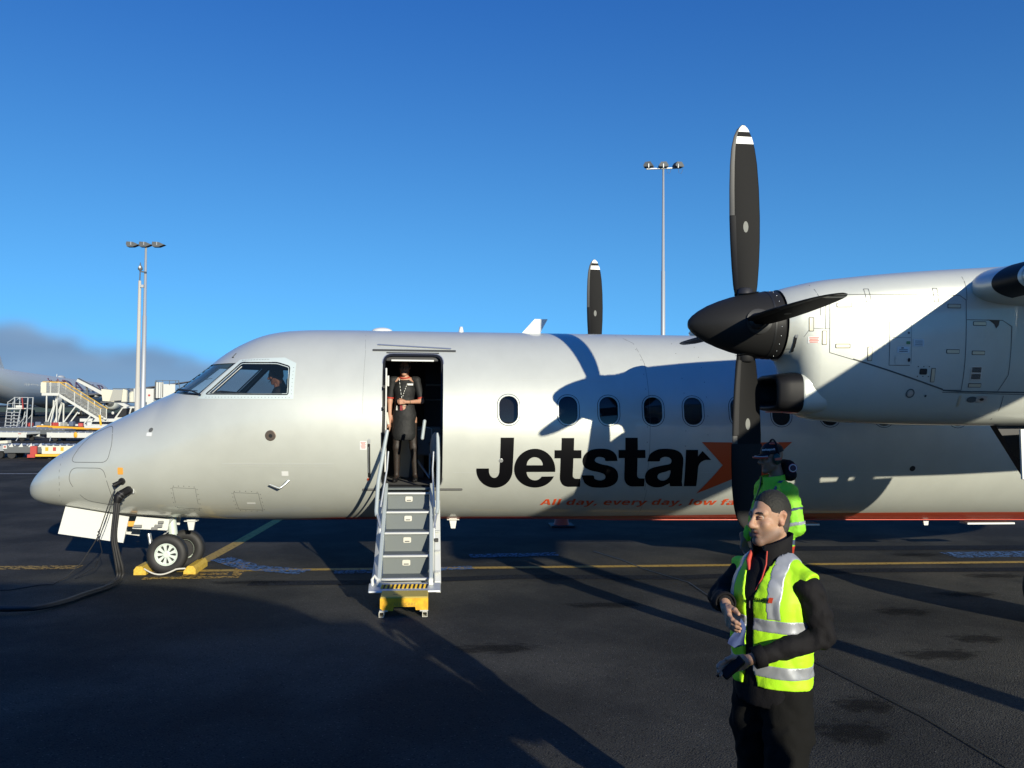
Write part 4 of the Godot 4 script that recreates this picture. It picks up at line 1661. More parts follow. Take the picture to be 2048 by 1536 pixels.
func nacelle_details(o: Node3D) -> void:
	var big := [Vector2(3.835, 3.25), Vector2(3.84, 3.405), Vector2(5.09, 3.405), Vector2(5.155, 3.36), Vector2(5.163, 2.49), Vector2(4.969, 2.49), Vector2(3.833, 2.842), Vector2(3.835, 3.25)]
	part("cowl_seam", pod_seam(big, 0.006, 0.002).mesh(), M.seam, o)
	part("cowl_seam", pod_seam([Vector2(4.969, 2.489), Vector2(5.149, 2.478), Vector2(6.1, 2.472)], 0.014, 0.003).mesh(), M.seam, o)
	part("cowl_seam", pod_seam([Vector2(4.969, 2.468), Vector2(6.1, 2.448)], 0.006, 0.003).mesh(), M.seam, o)
	part("cowl_seam", pod_seam([Vector2(4.05, 2.78), Vector2(4.969, 2.496)], 0.012, 0.003).mesh(), M.seam, o)
	part("cowl_seam", pod_seam([Vector2(5.163, 3.17), Vector2(5.53, 3.17), Vector2(5.627, 3.11), Vector2(5.627, 2.64), Vector2(5.547, 2.484)], 0.006, 0.002).mesh(), M.seam, o)
	part("cowl_seam", pod_seam([Vector2(5.163, 3.36), Vector2(5.163, 3.6)], 0.005, 0.002).mesh(), M.seam, o)
	part("cowl_seam", pod_seam([Vector2(3.80, 3.355), Vector2(3.795, 3.07), Vector2(3.712, 3.075)], 0.004, 0.002).mesh(), M.seam, o)
	part("cowl_seam", pod_seam([Vector2(3.79, 3.072), Vector2(3.835, 3.072)], 0.004, 0.002).mesh(), M.seam, o)
	part("cowl_seam", pod_seam([Vector2(3.712, 3.075), Vector2(3.655, 3.075), Vector2(3.53, 2.885), Vector2(3.48, 2.885)], 0.004, 0.002).mesh(), M.seam, o)
	part("cowl_seam", pod_seam([Vector2(4.393, 3.145), Vector2(4.393, 2.722), Vector2(4.60, 2.722)], 0.005, 0.002).mesh(), M.seam, o)
	part("cowl_seam", pod_seam([Vector2(5.62, 2.44), Vector2(5.63, 2.3), Vector2(5.61, 2.2)], 0.006, 0.002).mesh(), M.seam, o)
	part("cowl_seam", pod_seam([Vector2(3.72, 3.52), Vector2(3.745, 3.4), Vector2(3.75, 3.2)], 0.004, 0.002).mesh(), M.seam, o)
	part("door_seam", pod_seam([Vector2(4.393, 3.145), Vector2(4.6, 3.145), Vector2(4.61, 2.74)], 0.003, 0.002).mesh(), M.seam, o)
	part("door_seam", pod_seam([Vector2(4.393, 2.99), Vector2(4.6, 2.99)], 0.003, 0.002).mesh(), M.seam, o)
	# latches
	for q in [[3.665, 3.115, 1], [3.784, 2.985, 1], [3.954, 2.905, 0], [4.205, 2.83, 1], [5.029, 2.862, 0], [5.292, 2.852, 0], [4.843, 2.632, 1], [5.294, 3.135, 0], [5.033, 3.30, 0], [5.294, 2.538, 0], [3.965, 3.30, 0]]:
		var w := 0.034 if q[2] else 0.125
		var h := 0.125 if q[2] else 0.030
		part("latch_frame", pod_decal(rrect(q[0], q[1], w + 0.012, h + 0.012, 0.006, 2), 0.002).mesh(), M.seam, o)
		part("latch", pod_decal(rrect(q[0], q[1], w, h, 0.005, 2), 0.006).mesh(), M.latch, o)
	for q in [[4.185, 3.39], [4.845, 3.40]]:
		var h := Sheet.new()
		pod_seam([Vector2(q[0] - 0.022, q[1] + 0.07), Vector2(q[0] + 0.022, q[1] + 0.07), Vector2(q[0] + 0.03, q[1] - 0.06), Vector2(q[0] - 0.012, q[1] - 0.06), Vector2(q[0] - 0.022, q[1] + 0.07)], 0.004, 0.004, h)
		part("hinge_strap", h.mesh(), M.seam, o)
	# vents and fittings
	part("vent_plate", pod_decal(rrect(5.29, 2.655, 0.115, 0.135, 0.02, 3), 0.003).mesh(), M.alu, o)
	for k in 10:
		for j in 2:
			part("vent_slot", pod_decal(rrect(5.247 + 0.0096 * k, 2.688 - 0.064 * j, 0.0055, 0.052, 0.002, 1), 0.005).mesh(), M.seal, o)
	part("grille", pod_decal(rrect(4.741, 2.665, 0.078, 0.058, 0.012, 3), 0.003).mesh(), M.seal, o)
	for k in 6:
		var a := Vector2(4.741 + 0.056 * (k % 3 - 1), 2.665 + (0.048 if k < 3 else -0.046))
		part("screw", pod_decal(circle(a.x, a.y, 0.006, 8), 0.004).mesh(), M.rivet, o)
	part("drain_ring", ring_on_pod(4.637, 2.455, 0.044, 0.034), M.seam, o)
	part("drain_boss", pod_decal(circle(4.637, 2.455, 0.026, 14), 0.008).mesh(), M.alu, o)
	part("drain_boss", pod_decal(circle(4.80, 2.432, 0.012, 10), 0.006).mesh(), M.seam, o)
	part("filler_recess", pod_decal(circle(5.30, 2.40, 0.055, 16, 0.03), 0.003).mesh(), M.seam, o)
	part("filler_cap", pod_decal(rrect(5.40, 2.405, 0.12, 0.065, 0.03, 4), 0.006).mesh(), M.alu, o)
	part("filler_latch", pod_decal(circle(5.40, 2.405, 0.022, 10, 0.014), 0.010).mesh(), M.seal, o)
	part("drain_strip", pod_decal(rrect(5.17, 2.385, 0.028, 0.11, 0.006, 2), 0.004).mesh(), M.latch, o)
	part("cooling_slot", pod_decal(rrect(3.535, 2.93, 0.026, 0.15, 0.006, 2), 0.005).mesh(), M.seal, o)
	part("slot_top", pod_decal(rrect(3.542, 3.005, 0.026, 0.03, 0.006, 2), 0.006).mesh(), M.alu, o)
	part("placard", pod_decal(rrect(3.69, 2.965, 0.11, 0.065, 0.004, 1), 0.003).mesh(), M.sticker, o)
	for k in 4:
		part("placard_line", pod_decal(rrect(3.69, 2.985 - 0.014 * k, 0.085 - 0.012 * (k % 2), 0.006, 0.001, 1), 0.005).mesh(), M.orange_print, o)
	part("placard", pod_decal(rrect(4.678, 2.94, 0.105, 0.068, 0.003, 1), 0.003).mesh(), M.sticker, o)
	for k in 3:
		part("placard_line", pod_decal(rrect(4.678, 2.957 - 0.018 * k, 0.075, 0.005, 0.001, 1), 0.005).mesh(), M.seam, o)
	part("placard", pod_decal(rrect(4.528, 2.872, 0.12, 0.06, 0.003, 1), 0.003).mesh(), M.sticker, o)
	for k in 2:
		part("placard_line", pod_decal(rrect(4.528, 2.872 - 0.016 * k, 0.085, 0.006, 0.001, 1), 0.005).mesh(), M.seam, o)
	part("placard_line", pod_decal(rrect(4.518, 2.889, 0.025, 0.01, 0.001, 1), 0.005).mesh(), M.black_print, o)
	part("oil_hatch", pod_decal(rrect(4.525, 2.775, 0.15, 0.09, 0.02, 3), 0.004).mesh(), M.silver, o)
	part("oil_latch", pod_decal(circle(4.585, 2.775, 0.014, 10, 0.02), 0.008).mesh(), M.seal, o)
	part("small_mark", pod_decal(circle(4.578, 3.035, 0.012, 6), 0.003).mesh(), M.seam, o)
	part("green_mark", pod_decal(rrect(4.575, 2.94, 0.04, 0.028, 0.004, 1), 0.003).mesh(), mat(0.12, 0.30, 0.12, 0.5), o)
	part("paint_chip", pod_decal(ccw([Vector2(5.37, 3.175), Vector2(5.50, 3.17), Vector2(5.49, 3.12), Vector2(5.465, 3.09), Vector2(5.445, 3.13), Vector2(5.40, 3.162)]), 0.003).mesh(), mat(0.14, 0.10, 0.08, 0.7), o)


func ring_on_pod(x: float, y: float, r0: float, r1: float) -> ArrayMesh:
	var s := Sheet.new()
	for k in 20:
		var a := Vector2.from_angle(TAU * k / 20)
		var b := Vector2.from_angle(TAU * (k + 1) / 20)
		var c := Vector2(x, y)
		for p in [c + a * r0, c + b * r0, c + b * r1, c + a * r0, c + b * r1, c + a * r1]:
			var h := pod_on(p.x, p.y, 0.005)
			s.corner(h[0], h[1])
	return s.mesh()


# radius, front edge, rear edge (along the shaft, from the blade's axis), thickness, twist
const BLADE := [[0.30, -0.10, 0.11, 0.070, 0.20], [0.40, -0.115, 0.125, 0.055, 0.17], [0.60, -0.130, 0.142, 0.045, 0.13], [0.85, -0.143, 0.155, 0.038, 0.08], [1.10, -0.150, 0.160, 0.032, 0.04], [1.40, -0.150, 0.155, 0.026, 0.0], [1.65, -0.143, 0.140, 0.022, -0.03], [1.82, -0.128, 0.118, 0.018, -0.05], [1.94, -0.100, 0.085, 0.014, -0.06], [2.02, -0.062, 0.048, 0.010, -0.06], [2.06, -0.015, 0.008, 0.006, -0.06]]


func blade_at(r: float, u: float, sgn: float) -> Vector3:
	# u 0 front edge .. 1 rear edge; sgn picks the face
	var i := 0
	while i < BLADE.size() - 2 and r > BLADE[i + 1][0]:
		i += 1
	var t := clampf((r - BLADE[i][0]) / (BLADE[i + 1][0] - BLADE[i][0]), 0.0, 1.0)
	var q := []
	for k in [1, 2, 3, 4]:
		q.append(lerpf(BLADE[i][k], BLADE[i + 1][k], t))
	var x := lerpf(q[0], q[1], u)
	var h: float = q[2] * 0.5 * 2.6 * (sqrt(clampf(u, 0.0, 1.0)) * 0.77 - 0.4 * u - 0.37 * u * u) * 1.25
	var tw: float = q[3] + 0.06
	var z := h * sgn
	return Vector3(x * cos(tw) - z * sin(tw), r, x * sin(tw) + z * cos(tw))


func blade_patch(r0: float, r1: float, u0: float, u1: float, lift := 0.0, faces := [1.0, -1.0]) -> SurfaceTool:
	var st := mb()
	var nr := maxi(2, int((r1 - r0) / 0.05))
	var nu := 10
	for sgn in faces:
		for i in nr:
			for k in nu:
				var p := []
				for c in [[i, k], [i + 1, k], [i + 1, k + 1], [i, k + 1]]:
					var t: float = float(c[1]) / nu
					var u := lerpf(u0, u1, t * t * (3.0 - 2.0 * t) if u1 - u0 > 0.6 else t)
					var v := blade_at(lerpf(r0, r1, float(c[0]) / nr), u, sgn)
					v.z += lift * sgn
					p.append(v)
				if sgn > 0:
					quad(st, p[0], p[3], p[2], p[1])
				else:
					quad(st, p[0], p[1], p[2], p[3])
	return st


func propeller(engine_node: Node3D) -> void:
	var p := node("propeller", engine_node, Vector3(0, 0, 0))
	var at := Vector3(3.16, 3.14, 0)
	var spin := mb()
	var prof := []
	for q in [[2.562, 0.0], [2.575, 0.045], [2.61, 0.085], [2.67, 0.132], [2.76, 0.185], [2.88, 0.236], [3.00, 0.276], [3.12, 0.307], [3.24, 0.328], [3.36, 0.342], [3.44, 0.347], [3.455, 0.343], [3.455, 0.0]]:
		prof.append(Vector2(q[0], q[1]))
	lathe(spin, prof, Transform3D(Basis(Vector3(0, 0, 1), Vector3(0, 1, 0), Vector3(1, 0, 0)), Vector3(0, 3.14, 0)), 48)
	part("spinner", spin, M.spinner, p)
	var band := mb()
	lathe(band, [Vector2(3.335, 0.342), Vector2(3.345, 0.345), Vector2(3.355, 0.344)], Transform3D(Basis(Vector3(0, 0, 1), Vector3(0, 1, 0), Vector3(1, 0, 0)), Vector3(0, 3.14, 0)), 48)
	part("spinner_seam", band, M.seal, p)
	var screws := mb()
	for k in 24:
		var a := TAU * (k + 0.5) / 24
		var c := Vector3(3.40, 3.14 + 0.346 * sin(a), 0.346 * cos(a))
		skin_ball(screws, c, Vector3(0.006, 0.006, 0.006), 6)
	part("spinner_screw", screws, M.steel, p)
	var body := blade_patch(0.30, 2.058, 0.0, 1.0)
	var edge := blade_patch(1.12, 2.04, 0.0, 0.16, 0.0015)
	var heater := blade_patch(0.36, 1.115, 0.0, 0.20, 0.0035)
	var tip1 := blade_patch(1.86, 1.935, 0.162, 1.0, 0.0016)
	var tip2 := blade_patch(1.985, 2.052, 0.162, 1.0, 0.0016)
	var ms := [body.commit() if false else done(body), done(edge), done(heater), done(tip1), done(tip2)]
	var oval := mb()
	for sgn in [1.0, -1.0]:
		var c := blade_at(1.0, 0.52, sgn)
		var ring := []
		for k in 20:
			var a := TAU * k / 20
			ring.append(blade_at(1.0 + 0.058 * sin(a), 0.52 + 0.085 * cos(a), sgn) + Vector3(0, 0, 0.003 * sgn))
		for k in 20:
			if sgn > 0:
				tri(oval, c + Vector3(0, 0, 0.003), ring[k], ring[(k + 1) % 20])
			else:
				tri(oval, c - Vector3(0, 0, 0.003), ring[(k + 1) % 20], ring[k])
	var oval_mesh := done(oval)
	var cuff := mb()
	lathe(cuff, [Vector2(0.28, 0.085), Vector2(0.36, 0.08), Vector2(0.375, 0.06)], Transform3D(Basis(Vector3.RIGHT, -PI / 2), Vector3.ZERO), 20)
	var cuff_mesh := done(cuff)
	var hole := mb(false)
	for k in 4:
		var b := Transform3D(Basis(Vector3.RIGHT, PI * 0.5 * k - 0.022), at)
		for q in [["blade", ms[0], M.prop], ["blade_edge", ms[1], M.prop_edge], ["blade_heater", ms[2], M.boot], ["tip_band", ms[3], M.white], ["tip_band", ms[4], M.white], ["blade_emblem", oval_mesh, M.emblem], ["blade_cuff", cuff_mesh, M.dark_metal]]:
			var n := part(q[0], q[1], q[2], p)
			n.transform = b
		# opening in the spinner round the root
		var rim := mb()
		var ring_o := []
		var ring_i := []
		for i in 24:
			var a := TAU * i / 24
			var u := Vector2(cos(a), sin(a))
			for e in 2:
				var rr := 0.125 if e == 0 else 0.105
				var x := 0.02 + rr * u.x
				var z := rr * u.y
				var rad := 0.337 if x > 0.1 else (0.324 + (x - 0.0) * 0.14)
				var y := sqrt(maxf(rad * rad - z * z, 0.01)) + 0.003
				(ring_o if e == 0 else ring_i).append(Vector3(x, y, z))
		for i in 24:
			quad(rim, ring_o[i], ring_i[i], ring_i[(i + 1) % 24], ring_o[(i + 1) % 24])
			tri(rim, ring_i[i], Vector3(0.02, 0.335, 0), ring_i[(i + 1) % 24])
		part("root_opening", rim, M.seal, p).transform = b


func wing() -> void:
	var w := node("wing", plane)
	var st := mb()
	var boot := mb()
	var white_bands := mb()
	# span position, leading edge, chord, height of the chord line, thickness
	var spans := [[0.0, 5.10, 2.55, 3.50, 0.19], [2.0, 5.15, 2.5, 3.50, 0.19], [3.9, 5.20, 2.46, 3.49, 0.18], [4.5, 5.215, 2.43, 3.475, 0.175], [5.0, 5.23, 2.38, 3.49, 0.172], [7.0, 5.30, 2.30, 3.575, 0.165], [10.0, 5.42, 2.05, 3.70, 0.15], [13.2, 5.55, 1.75, 3.84, 0.13], [13.7, 5.68, 1.50, 3.86, 0.08]]
	var air := func(q: Array, u: float, top: float, side: float) -> Vector3:
		var h: float = 5.0 * q[4] * (0.2969 * sqrt(u) - 0.126 * u - 0.3516 * u * u + 0.2843 * u * u * u - 0.1036 * u * u * u * u)
		var camber := 0.03 * (1.0 - (2.0 * u - 1.0) * (2.0 * u - 1.0))
		return Vector3(q[1] + q[2] * u, q[3] + q[2] * (camber + h * top), q[0] * side)
	for side in [1.0, -1.0]:
		var rings := []
		for q in spans:
			var ring := []
			for k in 40:
				var t := float(k) / 40
				var top := 1.0 if t < 0.5 else -1.0
				var v := t * 2.0 if t < 0.5 else (1.0 - t) * 2.0
				ring.append((air as Callable).call(q, v * v, top, side))
			if side > 0:
				ring.reverse()
			rings.append(ring)
		skin(st, rings, true, true)
		# rubber de-icing boots along the leading edge, white bands between them
		for seg in [[4.78, 5.12, boot], [5.12, 5.17, white_bands], [5.20, 5.25, white_bands], [5.25, 7.0, boot], [7.1, 10.0, boot], [10.1, 13.2, boot]]:
			var rr := []
			for e in 9:
				var s := lerpf(seg[0], seg[1], e / 8.0)
				var i := 0
				while i < spans.size() - 2 and s > spans[i + 1][0]:
					i += 1
				var f: float = (s - spans[i][0]) / (spans[i + 1][0] - spans[i][0])
				var q := []
				for k in 5:
					q.append(lerpf(spans[i][k], spans[i + 1][k], f))
				var ring := []
				for k in 21:
					var v := (k - 10) / 10.0
					var p: Vector3 = (air as Callable).call(q, v * v * 0.085, 1.0 if v > 0 else -1.0, side)
					var lead: Vector3 = (air as Callable).call(q, 0.09, 0.0, side)
					ring.append(p + (p - lead).normalized() * 0.004)
				rr.append(ring)
			var target: SurfaceTool = seg[2]
			for e in 8:
				for k in 20:
					if side > 0:
						quad(target, rr[e][k], rr[e + 1][k], rr[e + 1][k + 1], rr[e][k + 1])
					else:
						quad(target, rr[e][k + 1], rr[e + 1][k + 1], rr[e + 1][k], rr[e][k])
	part("wing_skin", st, M.silver, w)
	part("deicing_boot", boot, M.boot, w)
	part("leading_edge_band", white_bands, M.frame, w)
	# fairing where the wing sits on the cabin roof
	var fair := mb()
	skin_ball(fair, Vector3(6.4, 3.42, 0), Vector3(2.6, 0.36, 0.95), 28)
	part("wing_fairing", fair, M.silver, w)


func main_gear() -> void:
	for side in [1.0, -1.0]:
		var g := node("main_gear", plane)
		var z: float = ENGINE_Z * side
		for dz in [0.24, -0.24]:
			wheel("wheel", g, Vector3(6.75, 0.40, z + dz), 0.40, 0.26, 1.0 if dz > 0 else -1.0, 8)
		var st := mb()
		tube(st, [Vector3(6.75, 0.40, z), Vector3(6.60, 2.35, z)], 0.075, 12)
		tube(st, [Vector3(6.75, 0.40, z - 0.25), Vector3(6.75, 0.40, z + 0.25)], 0.06, 10)
		part("strut", st, M.alu, g)
		var drag := mb(false)
		prism(drag, [Vector2(5.84, 2.2), Vector2(6.16, 2.2), Vector2(6.66, 1.35), Vector2(6.60, 1.05)], 0.10, Transform3D(Basis.IDENTITY, Vector3(0, 0, z - 0.1 * side)))
		part("drag_brace", drag, M.dark_metal, g)
		for e in [0.30 * side]:
			var d := mb(false)
			prism(d, [Vector2(5.93, 2.12), Vector2(7.4, 2.2), Vector2(7.4, 1.45), Vector2(5.90, 1.62)], 0.025, Transform3D(Basis(Vector3.RIGHT, -0.12 * signf(e)), Vector3(0, 0.0, z + e + 0.20 * signf(e))))
			part("gear_door", d, M.white, g)


# ------------------------------------------------------------------ the aeroplane the picture is taken from
func build_neighbour() -> void:
	# parked facing the other way; only its shadow reaches the picture
	var o := thing("parked_airliner", "silver airliner parked alongside, casting the broad shadow over the apron", "airplane", Vector3(0.0, 0.07, 13.62))
	var key := [[-20.0, -22.0], [1.0, -1.4], [2.2, 1.0], [2.85, 2.3], [3.3, 2.71], [4.8, 2.97], [5.418, 3.05]]
	for side in [1.0, -1.0]:
		var sh := body_side(side, [])
		for i in sh.v.size():
			var x := -sh.v[i].x
			var k := 0
			while k < key.size() - 2 and x > key[k + 1][0]:
				k += 1
			sh.v[i].x = remap(x, key[k][0], key[k + 1][0], key[k][1], key[k + 1][1])
			sh.n[i].x = -sh.n[i].x
		part("fuselage", sh.mesh(), M.silver, o)
	var hatch := mb(false)
	prism(hatch, [Vector2(-0.19, 0.75), Vector2(0.19, 0.75), Vector2(0.19, -0.6), Vector2(0.14, -0.72), Vector2(0.0, -0.78), Vector2(-0.14, -0.72), Vector2(-0.19, -0.6)], 0.05, Transform3D(Basis(Vector3.RIGHT, 0.73), Vector3(2.60, 1.98, -1.39)))
	part("open_hatch", hatch, M.silver, o)
	var post := mb()
	lathe(post, [Vector2(0, 0.14), Vector2(4.2, 0.14), Vector2(4.2, 0.0)], Transform3D(Basis(Vector3.RIGHT, -PI / 2), Vector3.ZERO), 16)
	var m := done(post)
	for q in [[6.3, 11.2, "grey steel post beyond the foreground man, thrower of the nearer long shadow"], [8.4, 8.0, "grey steel post thrower of the farther long shadow band"]]:
		var p := solo("steel_post", m, M.alu, q[2], "post")
		p.position = Vector3(q[0], 0.08, q[1])


# ------------------------------------------------------------------ people
# A body is a field of tapered capsules and ellipsoids joined by a smooth minimum and meshed as surface nets.
class Field:
	var kind := PackedInt32Array()      # 0 capsule, 1 ellipsoid, 2 carved ellipsoid
	var a := PackedVector3Array()
	var b := PackedVector3Array()
	var r := PackedVector2Array()
	var inv := []                       # axes of ellipsoids
	var k := 0.02
	var flat_z := 1.0                   # depth of capsules against their width (in the frame "turn")
	var turn := Basis.IDENTITY
	var noise: FastNoiseLite
	var amp := 0.0
	var shape: Callable                 # trims the field: (point, distance) -> distance
	var tint: Callable                  # colour of a point

	func cap(p: Vector3, q: Vector3, r0: float, r1: float) -> void:
		kind.append(0)
		a.append(p)
		b.append(q)
		r.append(Vector2(r0, r1))
		inv.append(null)

	func chain(pts: Array, rs: Array) -> void:
		for i in pts.size() - 1:
			cap(pts[i], pts[i + 1], rs[i], rs[i + 1])

	func ball(c: Vector3, rad: Vector3, axes := Basis.IDENTITY, carve := false) -> void:
		kind.append(2 if carve else 1)
		a.append(c)
		b.append(rad)
		r.append(Vector2(minf(rad.x, minf(rad.y, rad.z)), maxf(rad.x, maxf(rad.y, rad.z))))
		inv.append(axes.transposed())

	func one(i: int, p: Vector3) -> float:
		if kind[i] == 0:
			var pa := p - a[i]
			var ba := b[i] - a[i]
			var h := clampf(pa.dot(ba) / maxf(ba.length_squared(), 1e-9), 0.0, 1.0)
			return (pa - ba * h).length() - lerpf(r[i].x, r[i].y, h)
		var q: Vector3 = (inv[i] as Basis) * (p - a[i])
		var s := q / b[i]
		var l := s.length()
		var m := (s / b[i]).length()
		return -r[i].x if m < 1e-6 else l * (l - 1.0) / m

	func at(p: Vector3, ids: PackedInt32Array) -> float:
		var d := 1e3
		var carve := 1e3
		var w := p
		if flat_z != 1.0:
			w = turn * p
			w.z /= flat_z
		for i in ids:
			if kind[i] == 2:
				carve = minf(carve, one(i, p))
				continue
			var e := one(i, w)
			var h := clampf(0.5 + 0.5 * (d - e) / k, 0.0, 1.0)
			d = lerpf(d, e, h) - k * h * (1.0 - h)
		if carve < 900.0:
			var h := clampf(0.5 - 0.5 * (d + carve) / 0.012, 0.0, 1.0)
			d = lerpf(d, -carve, h) + 0.012 * h * (1.0 - h)
		if amp > 0.0:
			d += amp * noise.get_noise_3dv(p)
		if shape.is_valid():
			d = (shape as Callable).call(p, d)
		return d

	func mesh(cell: float) -> ArrayMesh:
		var lo := Vector3(1e3, 1e3, 1e3)
		var hi := -lo
		for i in kind.size():
			if kind[i] == 2:
				continue
			var m := maxf(r[i].x, r[i].y) + 0.03
			for p in ([a[i], b[i]] if kind[i] == 0 else [a[i]]):
				var c: Vector3 = p
				if flat_z != 1.0 and kind[i] == 0:
					c = turn.transposed() * Vector3(c.x, c.y, c.z * flat_z)
				elif flat_z != 1.0:
					c = turn.transposed() * Vector3(c.x, c.y, c.z * flat_z)
				lo = lo.min(c - Vector3(m, m, m))
				hi = hi.max(c + Vector3(m, m, m))
		var nb := 6
		var bs := cell * nb
		var n := Vector3i(((hi - lo) / bs).ceil())
		var half := bs * 0.5
		var reach := half * 1.75
		var all := PackedInt32Array(range(kind.size()))
		var cells := {}
		var vs := PackedVector3Array()
		var edges := []
		var st1 := nb + 1
		var val := PackedFloat32Array()
		val.resize(st1 * st1 * st1)
		for bz in n.z:
			for by in n.y:
				for bx in n.x:
					var o := lo + Vector3(bx, by, bz) * bs
					var c := o + Vector3(half, half, half)
					var w := c
					if flat_z != 1.0:
						w = turn * c
						w.z /= flat_z
					var ids := PackedInt32Array()
					var best := 1e3
					var stretch := 1.0 / minf(flat_z, 1.0)
					for i in all:
						var e := one(i, c if kind[i] == 2 else w)
						if e < (reach * stretch + k * 1.5 + 0.02):
							ids.append(i)
						if kind[i] != 2:
							best = minf(best, e)
					if ids.is_empty() or best > reach * stretch + 0.02 or best < -(reach * 1.6 + 0.06) * stretch:
						continue
					var any_in := false
					var any_out := false
					var t := 0
					for z in st1:
						for y in st1:
							for x in st1:
								var d := at(o + Vector3(x, y, z) * cell, ids)
								val[t] = d
								t += 1
								if d < 0.0:
									any_in = true
								else:
									any_out = true
					if not (any_in and any_out):
						continue
					for z in nb:
						for y in nb:
							for x in nb:
								var i0 := (z * st1 + y) * st1 + x
								var mask := 0
								var cnt := 0
								var acc := Vector3.ZERO
								var c8 := [val[i0], val[i0 + 1], val[i0 + st1], val[i0 + st1 + 1], val[i0 + st1 * st1], val[i0 + st1 * st1 + 1], val[i0 + st1 * st1 + st1], val[i0 + st1 * st1 + st1 + 1]]
								for q in 8:
									if c8[q] < 0.0:
										mask |= 1 << q
								if mask == 0 or mask == 255:
									continue
								for ax in 3:
									var bit := 1 << ax
									for q in 8:
										if q & bit:
											continue
										var u: float = c8[q]
										var v: float = c8[q | bit]
										if (u < 0.0) != (v < 0.0):
											var f := u / (u - v)
											var p := Vector3(q & 1, (q >> 1) & 1, (q >> 2) & 1)
											p[ax] += f
											acc += p
											cnt += 1
								var g := Vector3i(bx * nb + x, by * nb + y, bz * nb + z)
								cells[g] = vs.size()
								vs.append(o + (Vector3(x, y, z) + acc / cnt) * cell)
								for ax in 3:
									if (c8[0] < 0.0) != (c8[1 << ax] < 0.0):
										edges.append([g, ax, c8[0] < 0.0])
		var ix := PackedInt32Array()
		var nr := PackedVector3Array()
		nr.resize(vs.size())
		var step := [Vector3i(1, 0, 0), Vector3i(0, 1, 0), Vector3i(0, 0, 1)]
		for e in edges:
			var g: Vector3i = e[0]
			var u: Vector3i = step[(e[1] + 1) % 3]
			var v: Vector3i = step[(e[1] + 2) % 3]
			var q := [cells.get(g, -1), cells.get(g - u, -1), cells.get(g - u - v, -1), cells.get(g - v, -1)]
			if q.min() < 0:
				continue
			# clockwise seen from outside
			var order := [0, 2, 1, 0, 3, 2] if e[2] else [0, 1, 2, 0, 2, 3]
			for t in [0, 3]:
				var i0: int = q[order[t]]
				var i1: int = q[order[t + 1]]
				var i2: int = q[order[t + 2]]
				var f := (vs[i2] - vs[i0]).cross(vs[i1] - vs[i0])
				ix.append(i0)
				ix.append(i1)
				ix.append(i2)
				nr[i0] += f
				nr[i1] += f
				nr[i2] += f
		for i in nr.size():
			nr[i] = nr[i].normalized() if nr[i].length() > 1e-12 else Vector3.UP
		var arr := []
		arr.resize(Mesh.ARRAY_MAX)
		arr[Mesh.ARRAY_VERTEX] = vs
		arr[Mesh.ARRAY_NORMAL] = nr
		arr[Mesh.ARRAY_INDEX] = ix
		if tint.is_valid():
			var col := PackedColorArray()
			for p in vs:
				col.append((tint as Callable).call(p))
			arr[Mesh.ARRAY_COLOR] = col
		var m := ArrayMesh.new()
		if ix.size():
			m.add_surface_from_arrays(Mesh.PRIMITIVE_TRIANGLES, arr)
		return m


func field(k := 0.02) -> Field:
	var f := Field.new()
	f.k = k
	return f


func wrinkled(f: Field, amp: float, freq: float, seed_: int) -> Field:
	f.noise = FastNoiseLite.new()
	f.noise.seed = seed_
	f.noise.frequency = freq
	f.noise.fractal_type = FastNoiseLite.FRACTAL_RIDGED
	f.noise.fractal_octaves = 2
	f.noise.fractal_gain = 0.4
	f.amp = amp
	return f


